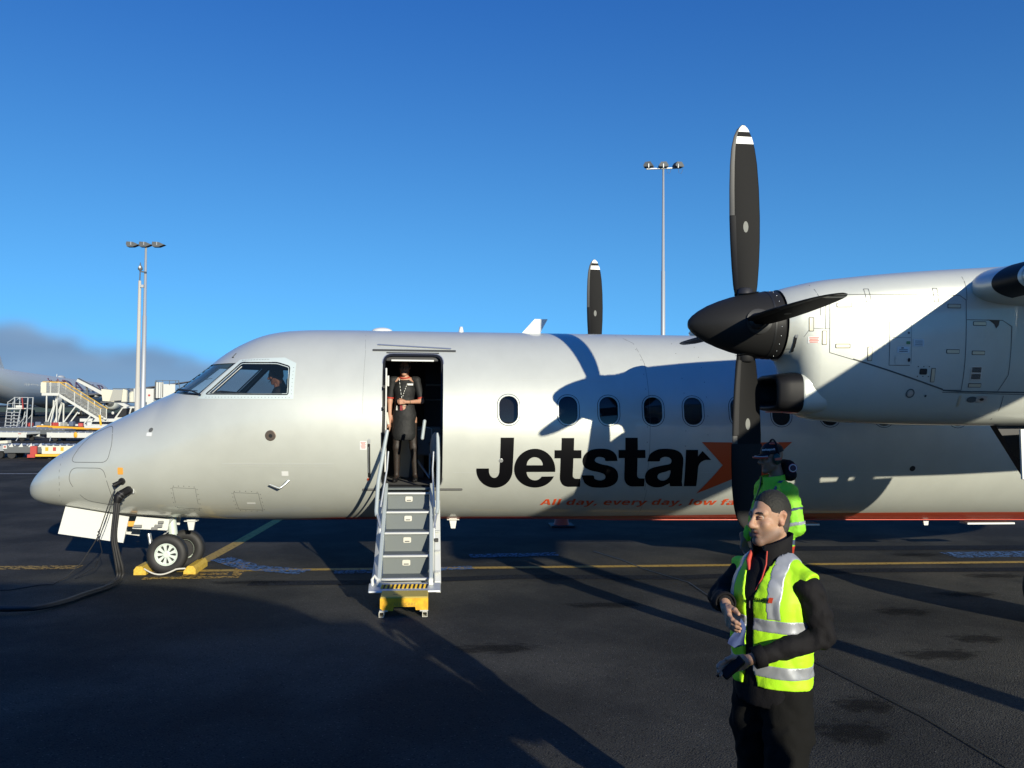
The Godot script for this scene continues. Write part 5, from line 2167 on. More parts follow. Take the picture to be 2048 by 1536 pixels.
# head in its own frame: origin between the ears, z towards the face
func head_field(s: float, heavy := 0.0) -> Field:
	var f := field(0.016)
	f.ball(Vector3(0, 0.035, -0.020) * s, Vector3(0.077, 0.099, 0.097) * s)
	f.ball(Vector3(0, -0.040, 0.024) * s, Vector3(0.062 + heavy, 0.084, 0.064) * s)
	f.cap(Vector3(0.050, -0.062, -0.012) * s, Vector3(0.014, -0.108, 0.064) * s, 0.024 * s, 0.022 * s)
	f.cap(Vector3(-0.050, -0.062, -0.012) * s, Vector3(-0.014, -0.108, 0.064) * s, 0.024 * s, 0.022 * s)
	f.ball(Vector3(0, -0.108, 0.066) * s, Vector3(0.024, 0.021, 0.022) * s)
	for x in [1.0, -1.0]:
		f.ball(Vector3(0.042 * x, -0.022, 0.052) * s, Vector3(0.024 + heavy, 0.024, 0.024) * s)
		f.cap(Vector3(0.008 * x, 0.031, 0.082) * s, Vector3(0.044 * x, 0.030, 0.066) * s, 0.011 * s, 0.010 * s)
		f.ball(Vector3(0.013 * x, -0.034, 0.097) * s, Vector3(0.010, 0.009, 0.012) * s)
		# ear
		f.cap(Vector3(0.075 * x, 0.022, -0.022) * s, Vector3(0.079 * x, -0.018, -0.012) * s, 0.013 * s, 0.008 * s)
		f.cap(Vector3(0.083 * x, 0.024, -0.030) * s, Vector3(0.077 * x, -0.022, -0.014) * s, 0.007 * s, 0.007 * s)
		f.ball(Vector3(0.088 * x, 0.006, -0.014) * s, Vector3(0.008, 0.017, 0.009) * s, Basis.IDENTITY, true)
		f.ball(Vector3(0.031 * x, 0.011, 0.098) * s, Vector3(0.019, 0.013, 0.020) * s, Basis.IDENTITY, true)
	f.cap(Vector3(0, 0.020, 0.084) * s, Vector3(0, -0.026, 0.113) * s, 0.010 * s, 0.012 * s)
	f.ball(Vector3(0, -0.029, 0.108) * s, Vector3(0.0115, 0.0100, 0.0125) * s)
	# lips
	f.cap(Vector3(-0.019, -0.064, 0.078) * s, Vector3(0.019, -0.064, 0.078) * s, 0.007 * s, 0.007 * s)
	f.cap(Vector3(0, -0.063, 0.087) * s, Vector3(0, -0.064, 0.087) * s, 0.007 * s, 0.007 * s)
	f.cap(Vector3(-0.013, -0.077, 0.080) * s, Vector3(0.013, -0.077, 0.080) * s, 0.008 * s, 0.008 * s)
	f.ball(Vector3(0, -0.0705, 0.098) * s, Vector3(0.026, 0.0022, 0.010) * s, Basis.IDENTITY, true)
	f.cap(Vector3(0, -0.06, -0.025) * s, Vector3(0, -0.215, -0.050) * s, 0.058 * s, 0.066 * s)
	return f


func eyes(head: Node3D, s: float, skin_mat: Material) -> void:
	for x in [1.0, -1.0]:
		var e := mb()
		skin_ball(e, Vector3(0.031 * x, 0.011, 0.071) * s, Vector3(0.0125, 0.0125, 0.0125) * s, 14)
		part("eyeball", e, M.eye_white, head)
		var i := mb()
		skin_ball(i, Vector3(0.031 * x - 0.0015, 0.0105, 0.0785) * s, Vector3(0.0072, 0.0070, 0.0060) * s, 12)
		part("iris", i, M.iris, head)
		var lid := mb()
		for c in [[0.0160, 0.5], [0.0055, -0.2]]:
			var pts := []
			for k in 7:
				var t := (k - 3) / 3.0
				pts.append(Vector3((0.031 + 0.014 * t) * x, c[0] - 0.004 * t * t * (1.0 if c[1] > 0 else -0.7), 0.0835 - 0.007 * t * t - 0.002 * t) * s)
			tube(lid, pts, [0.002 * s, 0.0042 * s, 0.005 * s, 0.0052 * s, 0.005 * s, 0.0042 * s, 0.002 * s], 6)
		part("eyelid", lid, skin_mat, head)


func hair_trim(s: float, line: Array, nape: float) -> Callable:
	return func(p: Vector3, d: float) -> float:
		var q: Vector3 = p / s
		var z := 0.0
		if q.y >= line[0][0]:
			z = line[0][1]
		elif q.y <= line[-1][0]:
			z = line[-1][1]
		else:
			for i in line.size() - 1:
				if q.y <= line[i][0] and q.y >= line[i + 1][0]:
					z = lerpf(line[i + 1][1], line[i][1], (q.y - line[i + 1][0]) / (line[i][0] - line[i + 1][0]))
					break
		# the temples run back a little further at the sides
		return maxf(d, maxf((q.z - z - 0.10 * (0.075 - absf(q.x)) * 0.4) * 0.8, nape - q.y) * s)


# a hand: y along the fingers, x towards the thumb, palm towards -z; curl is one bend per finger
func hand_field(t: Transform3D, s: float, curl: Array, thumb: Vector3, side: float, f: Field = null) -> Field:
	if f == null:
		f = field(0.006)
	var m := func(v: Vector3) -> Vector3:
		return t * (Vector3(v.x * side, v.y, v.z) * s)
	f.cap((m as Callable).call(Vector3(0, -0.05, 0)), (m as Callable).call(Vector3(0, 0.012, 0)), 0.026 * s, 0.025 * s)
	for x in [-0.026, -0.009, 0.009, 0.026]:
		f.cap((m as Callable).call(Vector3(x * 0.7, 0.012, 0)), (m as Callable).call(Vector3(x, 0.082, 0.002)), 0.0155 * s, 0.0125 * s)
	f.cap((m as Callable).call(Vector3(0.018, 0.018, -0.008)), (m as Callable).call(Vector3(0.030, 0.050, -0.012)), 0.017 * s, 0.012 * s)
	var lens := [0.074, 0.083, 0.077, 0.060]
	for i in 4:
		var p := Vector3(0.027 - 0.018 * i, 0.085 - (0.006 if i == 3 else 0.0), 0.002)
		var ang := 0.0
		var rad := [0.0100, 0.0092, 0.0085, 0.0072]
		var l: float = lens[i]
		var seg := [0.46, 0.30, 0.24]
		for j in 3:
			ang += curl[i] * [0.75, 1.0, 0.7][j]
			var q: Vector3 = p + Vector3((0.027 - 0.018 * i) * 0.06, cos(ang), -sin(ang)) * l * seg[j]
			f.cap((m as Callable).call(p), (m as Callable).call(q), rad[j] * s, rad[j + 1] * s)
			p = q
	var b := Vector3(0.030, 0.035, -0.012)
	var e := b + thumb.normalized() * 0.036
	var d2 := (thumb.normalized() + Vector3(-0.25, 0.45, -0.1)).normalized()
	f.cap((m as Callable).call(b), (m as Callable).call(e), 0.0125 * s, 0.0105 * s)
	f.cap((m as Callable).call(e), (m as Callable).call(e + d2 * 0.030), 0.0105 * s, 0.0085 * s)
	return f


func skin_material(r: float, g: float, b: float) -> StandardMaterial3D:
	var m := mat(1, 1, 1, 0.58)
	m.vertex_color_use_as_albedo = true
	m.normal_enabled = true
	m.normal_texture = noise_tex(256, 0.08, 3, Color(), Color(), 61, true, 3.0)
	m.normal_scale = 0.35
	m.uv1_triplanar = true
	m.uv1_scale = Vector3(14, 14, 14)
	m.subsurf_scatter_enabled = true
	m.subsurf_scatter_strength = 0.08
	return m


func face_tint(s: float, base: Color, stubble: float) -> Callable:
	return func(p: Vector3) -> Color:
		var q: Vector3 = p / s
		var c := base
		# lips
		var lip := smoothstep(0.024, 0.016, absf(q.x)) * smoothstep(0.016, 0.010, absf(q.y + 0.070)) * smoothstep(0.07, 0.082, q.z)
		c = c.lerp(Color(base.r * 0.82, base.g * 0.52, base.b * 0.5), lip * 0.8)
		# ears, nose and cheeks are redder
		var warm := smoothstep(0.072, 0.082, absf(q.x)) * 0.5 + smoothstep(0.03, 0.0, (q - Vector3(0, -0.03, 0.11)).length()) * 0.35
		c = c.lerp(Color(base.r * 1.02, base.g * 0.74, base.b * 0.68), clampf(warm, 0.0, 0.6))
		# blotches of the skin
		var w := 0.5 * sin(q.x * 210.0 + 3.0 * sin(q.y * 160.0)) * sin(q.z * 190.0 + q.y * 120.0)
		c = Color(c.r * (1.0 + 0.05 * w), c.g * (1.0 + 0.09 * w), c.b * (1.0 + 0.10 * w))
		# shaven beard
		var jaw := smoothstep(-0.035, -0.062, q.y) * smoothstep(-0.14, -0.115, q.y) * smoothstep(-0.03, 0.0, q.z)
		c = c.lerp(Color(base.r * 0.42, base.g * 0.45, base.b * 0.52), jaw * (1.0 - lip) * stubble)
		return Color(c.r, c.g, c.b, 1.0)


func build_people() -> void:
	M.eye_white = mat(0.34, 0.31, 0.28, 0.25)
	M.iris = mat(0.02, 0.012, 0.008, 0.1)
	M.skin = skin_material(1, 1, 1)
	M.hair = mat(0.016, 0.013, 0.011, 0.55)
	M.hair_grey = mat(0.075, 0.068, 0.060, 0.6)
	M.jacket = mat(0.0095, 0.009, 0.010, 0.8)
	M.jacket.metallic_specular = 0.3
	M.trousers = mat(0.009, 0.009, 0.0085, 0.9)
	M.trousers.metallic_specular = 0.25
	M.vest = mat(0.46, 0.88, 0.015, 0.62)
	M.tape = mat(0.36, 0.38, 0.40, 0.38, 0.25)
	M.vest_old = mat(0.25, 0.66, 0.03, 0.7)
	M.navy = mat(0.05, 0.07, 0.13, 0.6)
	M.dress = mat(0.012, 0.013, 0.014, 0.7)
	M.tights = mat(0.030, 0.020, 0.020, 0.5)
	for q in [[M.jacket, 0.5], [M.trousers, 0.5], [M.vest, 0.35], [M.vest_old, 0.35], [M.dress, 0.3]]:
		var fm: StandardMaterial3D = q[0]
		fm.normal_enabled = true
		fm.normal_texture = M.weave if M.has("weave") else weave_tex()
		fm.normal_scale = q[1]
		fm.uv1_triplanar = true
		fm.uv1_scale = Vector3(9, 9, 9)
	M.piping = mat(0.50, 0.05, 0.03, 0.6)
	man_in_front()
	man_behind()
	attendant()
	pilot()


func weave_tex() -> NoiseTexture2D:
	M["weave"] = noise_tex(256, 0.05, 4, Color(), Color(), 71, true, 5.0)
	return M.weave


func man_in_front() -> void:
	var o := thing("person", "person in black jacket and lime vest with silver tape, bareheaded with short dark hair", "person", Vector3(1.59, 0.08, 8.37), deg_to_rad(-66.0))
	var ls := Vector3(0.212, 1.405, -0.01)
	var le := Vector3(0.250, 1.20, -0.055)
	var lw := Vector3(0.115, 1.110, 0.215)
	var rs := Vector3(-0.200, 1.405, -0.01)
	var re := Vector3(-0.300, 1.275, 0.035)
	var rw := Vector3(-0.095, 1.305, 0.195)
	var skin_base := Color(0.43, 0.255, 0.165)
	# the body under the clothes, one continuous figure from feet to neck
	var body := field(0.04)
	body.chain([Vector3(0, 0.95, 0), Vector3(0, 1.18, 0), Vector3(0, 1.36, 0)], [0.125, 0.115, 0.13])
	body.cap(ls * Vector3(0.9, 1, 1), rs * Vector3(0.9, 1, 1), 0.038, 0.038)
	body.cap(Vector3(0, 1.42, -0.02), Vector3(0, 1.56, -0.015), 0.07, 0.055)
	for q in [[ls, le, lw], [rs, re, rw]]:
		body.chain(q, [0.034, 0.034, 0.026])
	for x in [1.0, -1.0]:
		body.chain([Vector3(0.09 * x, 0.92, 0), Vector3(0.120 * x, 0.50, 0.015 + 0.05 * x), Vector3(0.128 * x, 0.09, -0.02), Vector3(0.135 * x, 0.05, 0.12)], [0.080, 0.050, 0.036, 0.032])
	body.tint = func(_p: Vector3) -> Color: return skin_base
	part("body", body.mesh(0.018), M.skin, o)

	# head, turned further to his right
	var h := node("head", o, Vector3(0, 1.698, 0.015))
	h.rotation = Vector3(0.02, deg_to_rad(-6.0), 0.0)
	var s := 0.945
	var hf := head_field(s)
	hf.tint = face_tint(s, skin_base, 0.85)
	part("face", hf.mesh(0.0036), M.skin, h)
	eyes(h, s, M.skin_plain if M.has("skin_plain") else plain_skin(skin_base))
	var line := [[0.118, 0.082], [0.098, 0.066], [0.080, 0.054], [0.060, 0.040], [0.040, 0.036], [0.030, 0.012], [0.0, 0.008], [-0.022, 0.004], [-0.024, -0.030], [-0.06, -0.044], [-0.10, -0.058]]
	var hair := wrinkled(field(0.012), 0.0035, 130.0, 3)
	hair.ball(Vector3(0, 0.037, -0.021) * s, Vector3(0.0800, 0.103, 0.1005) * s)
	hair.ball(Vector3(0, -0.03, -0.050) * s, Vector3(0.062, 0.070, 0.060) * s)
	hair.ball(Vector3(0.083, -0.004, -0.016) * s, Vector3(0.020, 0.034, 0.022) * s, Basis.IDENTITY, true)
	hair.ball(Vector3(-0.083, -0.004, -0.016) * s, Vector3(0.020, 0.034, 0.022) * s, Basis.IDENTITY, true)
	hair.shape = hair_trim(s, line, -0.088)
	hair.tint = func(p: Vector3) -> Color:
		var q: Vector3 = p / s
		var g := smoothstep(0.055, 0.0, q.y) * smoothstep(0.03, 0.06, absf(q.x)) * 0.6
		return Color(0.014, 0.012, 0.010).lerp(Color(0.085, 0.075, 0.066), g)
	var hm := mat(1, 1, 1, 0.75)
	hm.vertex_color_use_as_albedo = true
	part("hair", hair.mesh(0.0042), hm, h)
	var brow := mb()
	for x in [1.0, -1.0]:
		tube(brow, [Vector3(0.012 * x, 0.0285, 0.0910) * s, Vector3(0.026 * x, 0.033, 0.0875) * s, Vector3(0.040 * x, 0.033, 0.0800) * s, Vector3(0.050 * x, 0.027, 0.0685) * s], [0.0038 * s, 0.0058 * s, 0.0052 * s, 0.002 * s], 8)
	part("eyebrow", brow, M.hair, h)

	# jacket: torso, both sleeves, standing collar
	var fold := func(p: Vector3) -> float:
		return 0.0
	var jk := wrinkled(field(0.035), 0.008, 6.0, 5)
	jk.chain([Vector3(0, 0.90, 0), Vector3(0, 1.12, 0), Vector3(0, 1.34, -0.005), Vector3(0, 1.43, -0.01)], [0.196, 0.190, 0.196, 0.140])
	jk.flat_z = 0.76
	jk.shape = func(p: Vector3, d: float) -> float:
		return maxf(d, 0.86 - p.y)
	part("jacket", jk.mesh(0.0125), M.jacket, o)
	for q in [[ls, le, lw, 1.0], [rs, re, rw, -1.0]]:
		var sl := wrinkled(field(0.03), 0.009, 9.0, 9 + int(q[3]))
		var a: Vector3 = q[0]
		var b: Vector3 = q[1]
		var c: Vector3 = q[2]
		sl.chain([Vector3(0.10 * q[3], 1.44, -0.012), a + Vector3(0.0, 0.0, 0), a.lerp(b, 0.5) + Vector3(0.006 * q[3], 0, 0), b, b.lerp(c, 0.5), c], [0.052, 0.060, 0.058, 0.054, 0.047, 0.042])
		var dir := (c - b).normalized()
		sl.shape = func(p: Vector3, d: float) -> float:
			# creases across the bend of the elbow
			var w := clampf(1.0 - (p - b).length() / 0.17, 0.0, 1.0)
			var e := d + 0.006 * w * sin((p - b).dot((dir + Vector3(0, 0.5, 0)).normalized()) * 120.0)
			return maxf(e, (p - c).dot(dir) - 0.012)
		part("sleeve", sl.mesh(0.0105), M.jacket, o)
		var cuff := mb()
		var up := dir.cross(Vector3.UP).normalized()
		var vv := up.cross(dir)
		var rings := []
		for k in [[-0.035, 0.050], [0.013, 0.0475], [0.0135, 0.040], [-0.02, 0.040]]:
			var ring := []
			for i in 24:
				var ang := TAU * i / 24
				ring.append(c + dir * k[0] + (up * cos(ang) + vv * sin(ang)) * k[1])
			rings.append(ring)
		skin(cuff, rings, true, false)
		part("cuff", cuff, M.jacket, o)
	var col := mb()
	var rings := []
	for q in [[1.475, 0.098, 0.085, -0.015], [1.53, 0.092, 0.080, -0.012], [1.585, 0.093, 0.082, -0.012], [1.630, 0.098, 0.086, -0.012], [1.632, 0.092, 0.080, -0.012], [1.58, 0.085, 0.074, -0.012], [1.49, 0.082, 0.072, -0.012]]:
		var ring := []
		for i in 33:
			# open in front
			var a := deg_to_rad(lerpf(112.0, 428.0, i / 32.0))
			var fr := 0.5 + 0.5 * sin(a)
			ring.append(Vector3(q[1] * cos(a), q[0] - 0.055 * fr * fr, q[2] * sin(a) + q[3] + 0.014 * fr))
		rings.append(ring)
	skin(col, rings, false, false)
	part("collar", col, M.jacket, o)
	var lining := mb(false)
	tube(lining, [Vector3(0.045, 1.555, 0.075), Vector3(0.062, 1.50, 0.098), Vector3(0.060, 1.44, 0.122), Vector3(0.035, 1.38, 0.137), Vector3(0.02, 1.34, 0.142)], 0.0035, 6)
	part("red_piping", lining, M.piping, o)
	var inner := mb()
	tube(inner, [Vector3(-0.055, 1.545, 0.07), Vector3(-0.05, 1.50, 0.095), Vector3(-0.03, 1.46, 0.11)], [0.008, 0.012, 0.006], 8)
	part("red_collar_lining", inner, M.piping, o)
	var zip := mb()
	tube(zip, [Vector3(0.006, 1.42, 0.128), Vector3(0.006, 1.30, 0.138), Vector3(0.006, 1.10, 0.132), Vector3(0.006, 0.88, 0.136)], 0.004, 6)
	part("zip", zip, M.dark_metal, o)
	part("zip_pull", box_at(Vector3(0.010, 1.325, 0.146), Vector3(0.007, 0.055, 0.005)), M.steel, o)
	part("hem_tag", box_at(Vector3(0.018, 0.885, 0.139), Vector3(0.012, 0.018, 0.004)), M.red, o)

	# hi-vis vest over it: open in front, cut out at neck and arms
	vest(o)

	# trousers and shoes
	var tr := wrinkled(field(0.014), 0.012, 9.0, 8)
	for x in [1.0, -1.0]:
		tr.chain([Vector3(0.075 * x, 0.94, -0.005), Vector3(0.108 * x, 0.74, 0.005), Vector3(0.122 * x, 0.48, 0.015 + 0.05 * x), Vector3(0.13 * x, 0.10, -0.02)], [0.128, 0.110, 0.090, 0.078])
	tr.shape = func(p: Vector3, d: float) -> float:
		return maxf(d, maxf(0.06 - p.y, p.y - 0.97))
	part("trousers", tr.mesh(0.016), M.trousers, o)
	for x in [1.0, -1.0]:
		var sh := field(0.02)
		sh.chain([Vector3(0.115 * x, 0.055, -0.065), Vector3(0.125 * x, 0.045, 0.06), Vector3(0.135 * x, 0.038, 0.15)], [0.045, 0.046, 0.038])
		sh.shape = func(p: Vector3, d: float) -> float:
			return maxf(d, 0.004 - p.y)
		part("shoe", sh.mesh(0.011), M.boot, o)

	# hands: the left holds a handset, thumb on top; the right is at the zip
	var tint := func(_p: Vector3) -> Color: return skin_base
	var ldir := (lw - le).normalized()
	var lx := (Vector3(0.0, 1.0, 0.15) - ldir * ldir.dot(Vector3(0.0, 1.0, 0.15))).normalized()
	var lb := Basis(lx, ldir, lx.cross(ldir))
	var lt_ := Transform3D(lb, lw + ldir * 0.045)
	var palm_sign := -1.0 if lb.z.dot(Vector3(0.7, 0.3, 0.7)) > 0 else 1.0
	var lh := hand_field(lt_ * Transform3D(Basis.from_scale(Vector3(1, 1, palm_sign))), 0.98, [0.42, 0.45, 0.48, 0.50], Vector3(0.45, 0.90, -0.35), 1.0)
	lh.tint = tint
	part("hand", lh.mesh(0.0034), M.skin, o)
	var rdir := Vector3(0.62, -0.34, 0.42).normalized()
	var rx := (Vector3(0.1, 0.9, 0.1) - rdir * rdir.dot(Vector3(0.1, 0.9, 0.1))).normalized()
	var rb := Basis(rx, rdir, rx.cross(rdir))
	var rsn := 1.0 if rb.z.dot(Vector3(0.55, 0.2, 0.8)) > 0 else -1.0
	var rt_ := Transform3D(rb, rw + Vector3(0.028, -0.016, 0.022))
	var rh := hand_field(rt_ * Transform3D(Basis.from_scale(Vector3(1, 1, rsn))), 1.0, [0.36, 0.34, 0.34, 0.36], Vector3(0.30, 0.95, -0.45), 1.0)
	rh.tint = tint
	part("hand", rh.mesh(0.0034), M.skin, o)

	# what he holds
	var held := thing("handset", "black handset held in the foreground man's left hand", "phone")
	held.transform = o.transform * lt_ * Transform3D(Basis(Vector3(0, 0, 1), 0.45) * Basis(Vector3.UP, 0.9), Vector3(0.004, 0.075, -0.034 * palm_sign))
	part("case", boxm(Vector3(0.046, 0.115, 0.020), 0.006), M.boot, held)
	var scr := part("screen", boxm(Vector3(0.034, 0.06, 0.003), 0.001), mat(0.02, 0.022, 0.025, 0.08), held)
	scr.position = Vector3(0, 0.018, 0.0105 * palm_sign)
	var ant := mb()
	tube(ant, [Vector3(0.016, 0.052, 0), Vector3(0.018, 0.078, 0)], 0.007, 8)
	part("aerial", ant, M.boot, held)
	part("key_button", box_at(Vector3(-0.01, -0.04, 0.0105 * palm_sign), Vector3(0.012, 0.01, 0.003)), M.steel, held)
	var cloth := mb()
	var grid := []
	for i in 7:
		var row := []
		for k in 6:
			var u := (k - 2.5) / 5.0
			var v := i / 6.0
			row.append(Vector3(u * (0.02 + 0.055 * v) + 0.012 * sin(v * 5.0), -v * 0.115 + 0.012 * absf(u) * 3.0, 0.012 * sin(u * 9.0 + v * 3.0)))
		grid.append(row)
	for i in 6:
		for k in 5:
			quad(cloth, grid[i + 1][k], grid[i + 1][k + 1], grid[i][k + 1], grid[i][k])
	var cl := solo("blue_cloth", cloth, mat(0.045, 0.07, 0.18, 0.85), "crumpled blue cloth dangling from the foreground man's right hand", "cloth")
	cl.transform = o.transform * Transform3D(Basis(Vector3.UP, 0.9), Vector3(0.0, 1.235, 0.205))


func plain_skin(c: Color) -> StandardMaterial3D:
	var m := mat(c.r * 0.9, c.g * 0.82, c.b * 0.8, 0.5)
	return m


func vest(o: Node3D) -> void:
	var make := func(extra: float) -> Field:
		var f := wrinkled(field(0.035), 0.008, 6.0, 5)
		f.chain([Vector3(0, 0.90, 0), Vector3(0, 1.12, 0), Vector3(0, 1.34, -0.005), Vector3(0, 1.43, -0.01)], [0.210 + extra, 0.202 + extra, 0.207 + extra, 0.150 + extra])
		f.cap(Vector3(0.0, 1.475, -0.012), Vector3(0.222, 1.425, -0.012), 0.080 + extra, 0.064 + extra)
		f.cap(Vector3(0.0, 1.475, -0.012), Vector3(-0.212, 1.425, -0.012), 0.080 + extra, 0.064 + extra)
		f.flat_z = 0.76
		return f
	# the gap down the front: wide at the neck, narrow at the chest, wider again at the hem
	var gap := func(p: Vector3) -> float:
		if p.z < 0.0:
			return -1.0
		var c := 0.010
		var w := 0.022 + 0.26 * maxf(0.0, p.y - 1.33) + 0.5 * pow(maxf(0.0, 1.10 - p.y), 1.6)
		return w - absf(p.x - c)
	var open := func(p: Vector3, d: float) -> float:
		var e := maxf(d, 0.950 - p.y + 0.006 * sin(p.x * 14.0))
		e = maxf(e, (gap as Callable).call(p))
		# neck and arm openings
		e = maxf(e, 0.098 - Vector2(p.x, p.z * 1.1 + 0.01).length() if p.y > 1.42 else -1.0)
		var ax := absf(p.x)
		var arm := Vector2((ax - 0.285) / 0.080, (p.y - 1.315) / 0.180).length()
		e = maxf(e, (1.0 - arm) * 0.085)
		e = maxf(e, ax - 0.255)
		return e
	var f: Field = (make as Callable).call(0.0)
	f.shape = open
	part("vest", f.mesh(0.0062), M.vest, o)
	var tapes := [
		func(p: Vector3) -> float: return absf(p.y - 1.030 - 0.02 * p.z) - 0.029,
		func(p: Vector3) -> float: return absf(p.y - 1.232) - 0.029,
		func(p: Vector3) -> float: return maxf(absf(p.x - 0.128 + 0.10 * maxf(0.0, p.y - 1.36)) - 0.027, 1.262 - p.y),
		func(p: Vector3) -> float: return maxf(absf(p.x + 0.128 - 0.10 * maxf(0.0, p.y - 1.36)) - 0.027, 1.262 - p.y)]
	for t in tapes:
		var g: Field = (make as Callable).call(0.0028)
		g.shape = func(p: Vector3, d: float) -> float:
			return maxf((open as Callable).call(p, d), (t as Callable).call(p))
		part("reflective_tape", g.mesh(0.0058), M.tape, o)
	# print on the chest
	var fr := Transform3D(Basis(Vector3.UP, deg_to_rad(19.0)), Vector3(0.082, 1.352, 0.1600))
	var w := part("chest_print", lettering("swissport", 0.0135, 0.002), M.black_print, o)
	w.transform = fr
	var badge := mb()
	prism(badge, [Vector2(-0.008, -0.012), Vector2(0.010, -0.012), Vector2(0.016, 0.012), Vector2(-0.002, 0.012)], 0.003)
	var b := part("chest_badge", badge, M.red, o)
	b.transform = Transform3D(Basis(Vector3.UP, deg_to_rad(30.0)), Vector3(0.126, 1.355, 0.1435))


func man_behind() -> void:
	var o := thing("person", "person in green hi-vis jacket, black cap with red peak and ear defenders", "person", Vector3(3.13, 0.075, 4.72), deg_to_rad(-84.0))
	var skin_base := Color(0.26, 0.145, 0.09)
	var ls := Vector3(0.215, 1.47, -0.02)
	var le := Vector3(0.285, 1.18, -0.06)
	var lw := Vector3(0.20, 1.03, 0.14)
	var rs := Vector3(-0.215, 1.47, -0.02)
	var re := Vector3(-0.28, 1.18, -0.02)
	var rw := Vector3(-0.20, 1.03, 0.17)
	var body := field(0.04)
	body.chain([Vector3(0, 0.95, 0), Vector3(0, 1.18, 0), Vector3(0, 1.36, 0)], [0.14, 0.13, 0.14])
	body.cap(ls, rs, 0.055, 0.055)
	body.cap(Vector3(0, 1.42, -0.02), Vector3(0, 1.58, -0.01), 0.075, 0.06)
	for q in [[ls, le, lw], [rs, re, rw]]:
		body.chain(q, [0.05, 0.042, 0.03])
	for x in [1.0, -1.0]:
		body.chain([Vector3(0.10 * x, 0.92, 0), Vector3(0.11 * x, 0.50, 0.02), Vector3(0.12 * x, 0.09, -0.02), Vector3(0.135 * x, 0.05, 0.13)], [0.09, 0.06, 0.042, 0.038])
	var tint := func(_p: Vector3) -> Color: return skin_base
	body.tint = tint
	part("body", body.mesh(0.022), M.skin, o)
	var h := node("head", o, Vector3(0, 1.765, 0.03))
	h.rotation = Vector3(0.10, deg_to_rad(-4.0), 0.0)
	var s := 1.0
	var hf := head_field(s, 0.006)
	hf.tint = face_tint(s, skin_base, 0.3)
	part("face", hf.mesh(0.0055), M.skin, h)
	eyes(h, s, plain_skin(skin_base))
	var cap := field(0.01)
	cap.ball(Vector3(0, 0.045, -0.018), Vector3(0.088, 0.108, 0.110))
	cap.shape = func(p: Vector3, d: float) -> float:
		return maxf(d, 0.048 - 0.10 * p.z - p.y)
	part("cap", cap.mesh(0.006), M.boot, h)
	var peak := mb()
	var trim := mb()
	var trim2 := mb()
	var rows := []
	for i in 9:
		var a := deg_to_rad(lerpf(20.0, 160.0, i / 8.0))
		var row := []
		for k in 5:
			var t := k / 4.0
			row.append(Vector3(cos(a) * (0.084 - 0.004 * t), 0.058 - 0.018 * t - 0.016 * absf(cos(a)) * t - 0.01 * sin(a), 0.005 + sin(a) * (0.086 + 0.072 * t)))
		rows.append(row)
	for i in 8:
		for k in 4:
			quad(peak, rows[i][k], rows[i + 1][k], rows[i + 1][k + 1], rows[i][k + 1])
			quad(peak, rows[i][k + 1] - Vector3(0, 0.004, 0), rows[i + 1][k + 1] - Vector3(0, 0.004, 0), rows[i + 1][k] - Vector3(0, 0.004, 0), rows[i][k] - Vector3(0, 0.004, 0))
	var edge := []
	var edge2 := []
	for r in rows:
		edge.append(r[4] - Vector3(0, 0.002, 0))
		edge2.append(r[3] + Vector3(0, 0.002, 0.004))
	tube(trim, edge, 0.0085, 6)
	tube(trim2, edge2, 0.003, 6)
	part("cap_peak", peak, M.boot, h)
	part("peak_trim", trim, M.red, h)
	part("peak_line", trim2, M.white, h)
	var fl := mb()
	skin_ball(fl, Vector3(0.035, 0.135, -0.03), Vector3(0.028, 0.016, 0.05), 12)
	part("cap_flash", fl, M.red, h)
	var w := part("cap_print", lettering("swissport", 0.018, 0.002), M.white, h)
	w.transform = Transform3D(Basis(Vector3.UP, deg_to_rad(62.0)) * Basis(Vector3.RIGHT, -0.25), Vector3(0.073, 0.090, 0.045))
	var dot := mb()
	skin_ball(dot, Vector3(0.085, 0.088, -0.002), Vector3(0.005, 0.009, 0.012), 10)
	part("cap_emblem", dot, M.red, h)
	# ear defenders: band over the cap, two cups
	var band := mb(false)
	var pts := []
	for i in 17:
		var a := PI * i / 16.0
		pts.append(Vector3(0.103 * cos(a), 0.02 + 0.150 * sin(a), -0.035))
	tube(band, pts, 0.009, 8)
	part("ear_band", band, M.boot, h)
	for x in [1.0, -1.0]:
		var c := mb()
		lathe(c, [Vector2(0, 0.040), Vector2(0.012, 0.043), Vector2(0.03, 0.038), Vector2(0.04, 0.026), Vector2(0.042, 0)], Transform3D(Basis(Vector3.UP, PI / 2 * x), Vector3(0.078 * x, 0.0, -0.018)) * Transform3D(Basis.from_scale(Vector3(0.85, 1.25, 1))), 20)
		part("ear_cup", c, mat(0.012, 0.045, 0.035, 0.4), h)
		part("ear_cup_tape", box_at(Vector3(0.116 * x, 0.0, -0.018), Vector3(0.012, 0.022, 0.06)), M.red, h)
	# hood hanging behind the neck with a round patch
	var hood := field(0.03)
	hood.cap(Vector3(0.05, 1.70, -0.125), Vector3(-0.05, 1.70, -0.125), 0.055, 0.055)
	hood.cap(Vector3(0.06, 1.62, -0.13), Vector3(-0.06, 1.62, -0.13), 0.06, 0.06)
	part("hood", hood.mesh(0.014), M.jacket, o)
	var patch := Transform3D(Basis(Vector3.UP, deg_to_rad(75.0)), Vector3(0.116, 1.685, -0.125))
	for q in [[0.040, 0.0, mat(0.45, 0.10, 0.14, 0.7)], [0.034, 0.002, M.white], [0.028, 0.004, mat(0.06, 0.02, 0.04, 0.7)]]:
		var st := mb()
		lathe(st, [Vector2(0, q[0]), Vector2(0.003 + q[1], q[0]), Vector2(0.003 + q[1], 0)], patch, 20, -1)
		part("round_patch", st, q[2], o)
	# jacket
	var jk := wrinkled(field(0.04), 0.012, 8.0, 15)
